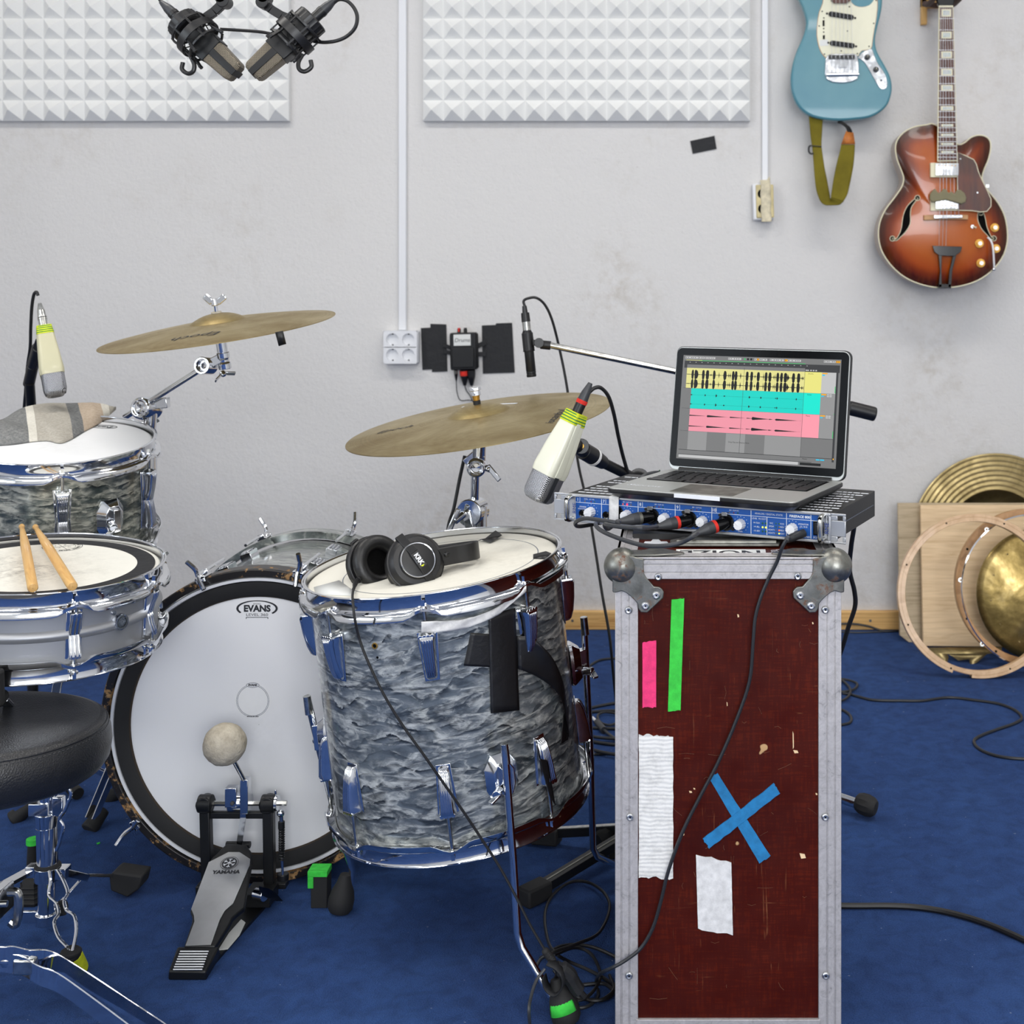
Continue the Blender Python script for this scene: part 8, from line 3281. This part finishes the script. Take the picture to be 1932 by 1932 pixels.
# front leg with double bent wire to the yellow taped foot
f2 = FL(146, 1832)
m = M('chrome')
wire(m, [P(x, y, Ys - .02 - k * .014) + o for k, (x, y) in enumerate([(93, 1644), (95, 1664), (92, 1690), (106, 1704), (111, 1724), (102, 1740), (110, 1768), (125, 1785), (132, 1797)])])
wire(m, [P(x, y, Ys - .02 - k * .014) + o for k, (x, y) in enumerate([(109, 1642), (120, 1662), (128, 1685), (121, 1700), (126, 1718), (140, 1728), (144, 1752), (141, 1776), (136, 1797)])])
m.use('rubber').cyl(P(112, 1714, Ys - .05) + o, P(122, 1712, Ys - .05) + o, .012, n=14)
lg = m.build('leg', ss)
m = M('rubber')
fz = Vector((f2.x, f2.y, 0)) + o
tf = P(134, 1796, Ys - .13) + o
m.cyl(fz + Vector((0, 0, .0)), tf, .0165, .0135, n=12).cyl(tf - Vector((0, 0, .004)), tf + Vector((0, 0, .003)), .016, n=14)
fo = m.build('rubber_foot', lg, bevel=.002)
M('tape_yellow').cyl(fz.lerp(tf, .12), fz.lerp(tf, .86), .0172, .0146, n=18).build('tape_strip', fo, label='yellow tape band')
# rear leg
f3 = FL(62, 1700)
m = M('chrome')
m.bar(P(86, 1640, Ys) + o, f3 + o + Vector((.004, .0, .03)), .010, .008).bar(P(88, 1600, Ys + .02) + o, P(66, 1660, Ys + .06) + o, .003, .003)
lg = m.build('leg', ss)
s_foot(f3, lg, size=(.036, .03))
m = M('rubber').cyl(FL(60, 1680) + o + Vector((0, 0, .03)), P(62, 1590, 2.36) + o, .0095, .0085, n=12)
m.use('tape_green').cyl(P(63, 1592, 2.36) + o, P(63, 1582, 2.36) + o, .012, n=12)
m.build('leg_sleeve', lg)
# left leg to outside
m = M('chrome').bar(P(62, 1640, Ys) + o, P(-30, 1690, Ys - .06) + o, .020, .006)
lg = m.build('leg', ss)
s_foot(FL(-60, 1740), lg)
# basket arms under the snare drum
sc_ = Vector((ST.translation.x, ST.translation.y, 0))
top_c = P(86, 1420, Ys) + o
M('chrome').cyl(top_c, top_c + Vector((0, 0, .03)), .022, n=20).build('basket_hub', ss, bevel=.002)
nrm = (ST.to_3x3() @ Vector((0, 0, 1)))
for k, a in enumerate((280, 100, 170)):
    e = ST @ Vector((.186 * math.cos(R(a)), .186 * math.sin(R(a)), -.139))
    hb_ = top_c + Vector((0, 0, .015))
    e2 = e + o + Vector((0, 0, -.012))
    m = M('chrome').bar(hb_, hb_.lerp(e2, .93), .014, .006)
    ar = m.build('basket_arm', ss, bevel=.001)
    out = (ST.to_3x3() @ Vector((math.cos(R(a)), math.sin(R(a)), 0)))
    m = M('rubber').cyl(e2 + out * .014 + Vector((0, 0, -.008)), e2 + out * .018 + nrm * .045, .0115, .0105, n=16).cyl(e2 - out * .015 + Vector((0, 0, -.004)), e2 + out * .014 + Vector((0, 0, -.004)), .010, n=14)
    m.build('rubber_grip', ar, bevel=.003)
m = M('chrome')
wire(m, [P(x, y, Ys - .03) + o for x, y in ((104, 1500), (113, 1492), (128, 1485), (134, 1500), (128, 1515), (122, 1530), (112, 1545), (119, 1560), (112, 1590), (106, 1605))])
m.build('wire_brace', ss)

# ================================================================== FLOOR CABLES
def fcable(pts, r, label, mat='cable_dark', z=0.0, name='floor_cable', group=None):
    m = M(mat).tube([FL(x, y, r + z + (q[0] if q else 0)) for x, y, *q in pts], r, 8, 7)
    return m.top(name, label, 'cable', group)


fcable([(1590, 1308), (1604, 1310), (1622, 1315), (1650, 1321), (1700, 1322), (1740, 1322), (1790, 1316), (1840, 1321), (1885, 1328), (1915, 1340), (1928, 1354), (1916, 1364), (1885, 1375), (1855, 1386), (1838, 1397), (1845, 1411), (1870, 1423), (1905, 1430), (1960, 1433)], .0036, 'dark cable snaking across the carpet at the right', 'cable_dark')
fcable([(1575, 1280, .0), (1600, 1283), (1617, 1290), (1612, 1300), (1590, 1305), (1570, 1300), (1572, 1290), (1588, 1284), (1603, 1298), (1602, 1312), (1588, 1322), (1560, 1325)], .0034, 'small tangle of dark cable beside the case at the right', z=.004)
fcable([(1560, 1335), (1588, 1339), (1604, 1350), (1605, 1362), (1590, 1367), (1560, 1370)], .0034, 'short cable arc just below the tangle right of the case')
fcable([(1540, 1706), (1600, 1709), (1680, 1709), (1740, 1713), (1800, 1724), (1870, 1746), (1960, 1786)], .0052, 'thick black cable crossing the carpet at the lower right', 'cable_black')
m = M('cable_dark').tube([P(1580, 1177, WY - .024), P(1610, 1177, WY - .024), P(1640, 1182, WY - .03), FL(1668, 1191, .004), FL(1700, 1190, .004), FL(1730, 1189.5, .004)], .0035, 8, 6)
m.top('wall_cable', 'dark cable sagging along the baseboard right of the case', 'cable')
fcable([(1560, 1190), (1620, 1193.5), (1690, 1190.5), (1725, 1190)], .0025, 'thin cable lying flat at the foot of the baseboard', 'cable_gray')
fcable([(1060, 1290), (1080, 1279), (1105, 1262), (1130, 1246), (1160, 1242), (1200, 1240)], .0034, 'dark cable curving over the carpet between floor tom and case')
G_ = 'bundled cables between floor tom and case'
fcable([(1050, 1348), (1095, 1340), (1140, 1330), (1190, 1322)], .0038, 'topmost cable of the bundle behind the floor tom, rising to the right')
fcable([(1050, 1360), (1090, 1348), (1130, 1342), (1190, 1340)], .0038, 'second cable from the top of the bundle behind the floor tom')
fcable([(1175, 1360), (1150, 1368), (1132, 1362), (1128, 1350), (1140, 1344), (1160, 1346), (1180, 1352)], .0032, 'looped cable coil of the bundle beside the case edge', z=.004)
fcable([(1070, 1372), (1110, 1373), (1190, 1376)], .0038, 'straight level cable in the middle of the bundle')
fcable([(1080, 1378), (1120, 1390), (1190, 1396)], .0038, 'cable of the bundle sloping down right below the level one', z=.005)
fcable([(1075, 1392), (1110, 1398), (1150, 1404), (1190, 1406)], .0038, 'second lowest cable of the bundle behind the floor tom')
fcable([(1080, 1425), (1115, 1423), (1160, 1422), (1190, 1422)], .0032, 'lowest cable of the bundle, almost level')
fcable([(1080, 1404), (1110, 1412), (1140, 1420), (1190, 1428)], .0040, 'cable of the bundle crossing the lowest one', z=.006)
m = M('cable_gray')
a, b = FL(1126, 1362, .008), FL(1140, 1378, .008)
m.cyl(a, b, .0075, .0085, n=14).use('print_white').cyl(FL(1118, 1354, .008), a, .0035, n=10).use('cable_gray').tube([b, FL(1150, 1386, .006), FL(1165, 1396, .005), FL(1185, 1402, .005)], .0034, 8, 4)
m.top('jack_cable', 'grey cable end with silver jack plug lying by the case', 'cable')
# coil hanging at the floor tom foot
cj = P(1030, 1796, 1.94)
m = M('cable_black')
m.tube([cj, P(1045, 1815, 1.945), P(1050, 1840, 1.95), FL(1030, 1862, .02), FL(1012, 1842, .03), FL(1018, 1812, .05), FL(1048, 1795, .06), FL(1090, 1780, .04), FL(1130, 1760, .02), FL(1150, 1715, .01), FL(1140, 1685, .01), FL(1110, 1665, .008), FL(1075, 1665, .008), FL(1042, 1690, .01), FL(1028, 1725, .02), FL(1034, 1775, .03), FL(1050, 1800, .04), FL(1075, 1815, .02), FL(1110, 1830, .01), FL(1150, 1852, .006), FL(1200, 1890, .005)], .0026, 8, 7)
m.tube([FL(1045, 1802, .05), FL(1085, 1788, .03), FL(1115, 1800, .02), FL(1132, 1835, .012), FL(1125, 1862, .010), FL(1100, 1885, .008), FL(1060, 1890, .008)], .0026, 8, 7)
m.tube([FL(1020, 1808, .04), FL(1060, 1785, .03), FL(1110, 1785, .02), FL(1160, 1805, .008), FL(1200, 1830, .006)], .0028, 8, 7)
m.tube([FL(1060, 1862, .004), FL(1100, 1858, .004), FL(1140, 1856, .004), FL(1156, 1872, .004), (FL(1140, 1886, .004)), FL(1110, 1886, .004), FL(1085, 1878, .006), FL(1060, 1850, .02), FL(1045, 1830, .03)], .0028, 8, 7)
m.tube([FL(1150, 1840, .006), FL(1158, 1866, .006), FL(1140, 1884, .006), FL(1118, 1888, .006), FL(1100, 1882, .006)], .0026, 8, 7)
coil = m.build('coil', None)
ctop = thing('headphone_cable_coil', 'coiled black headphone cable strapped around the front floor tom foot', 'cable', FL(1085, 1850))
coil.parent = ctop
coil.matrix_parent_inverse = ctop.matrix_world.inverted()
coil.location = -ctop.location
coil.matrix_parent_inverse = Matrix.Identity(4)
ol = -ctop.location
m = M('rubber').cyl(cj + ol, cj + ol + (P(1042, 1812, 1.94) - cj), .0048, n=12)
for k in range(6):
    q0 = cj.lerp(P(1042, 1812, 1.94), k / 5) + ol
    m.sphere(tuple(q0), .0062, n=10, m=6)
m.build('strain_relief', ctop)
m = M('gaffer_matte')
st_ = cat([P(1034, 1815, 1.93), P(1052, 1824, 1.925), P(1064, 1842, 1.925), P(1062, 1862, 1.93), P(1048, 1874, 1.935), P(1032, 1862, 1.94), P(1026, 1842, 1.94)], 6)
m.grid(lambda u, v: st_[round(v * (len(st_) - 1))] + ol + Vector((.004 * (u - .5), (u - .5) * .018, .0)), 2, len(st_) - 1)
st2 = cat([P(1050, 1822, 1.935), P(1070, 1836, 1.94), P(1086, 1862, 1.945), P(1102, 1880, 1.95)], 6)
m.tube([q + ol for q in st2], .006, 10, radii=[.007, .011, .010, .004])
m.build('cable_strap', ctop, solid=.0018)
# cable running out of the bottom of the picture
m = M('cable_gray').tube([P(1028, 1828, 1.93), P(1012, 1850, 1.92), P(1002, 1880, 1.90), P(998, 1910, 1.88), FL(1005, 1960, .003), FL(1030, 2010, .003)], .0024, 8, 6)
m.top('floor_cable', 'thin cable dropping from the floor tom foot out of the bottom of the picture', 'cable')
# small litter
m = M('paper').slab([tuple(FL(x, y))[:2] for x, y in ((1111, 1273), (1117, 1273), (1123, 1277), (1120, 1279), (1112, 1277))], .0005, .002)
m.top('paper_scrap', 'tiny white paper scrap on the carpet between floor tom and case', 'litter')
m = M('tape_green').slab([tuple(FL(x, y))[:2] for x, y in ((182, 1592), (188, 1590), (189, 1592), (184, 1594))], .0005, .0016)
m.top('tape_scrap', 'tiny green tape scrap on the carpet left of the bass drum', 'litter')
m = M('tape_orange').bx(FL(1150, 1618) + Vector((0, 0, 0)), FL(1172, 1600) + Vector((0, 0, .035)))
m.use('rubber').bx(FL(1148, 1622), FL(1172, 1610) + Vector((0, 0, .02)))
m.top('rubber_block', 'black rubber block with red tape peeking out behind the case', 'rubber block', bevel=.003)
# keep every label on a thing, none left without a category
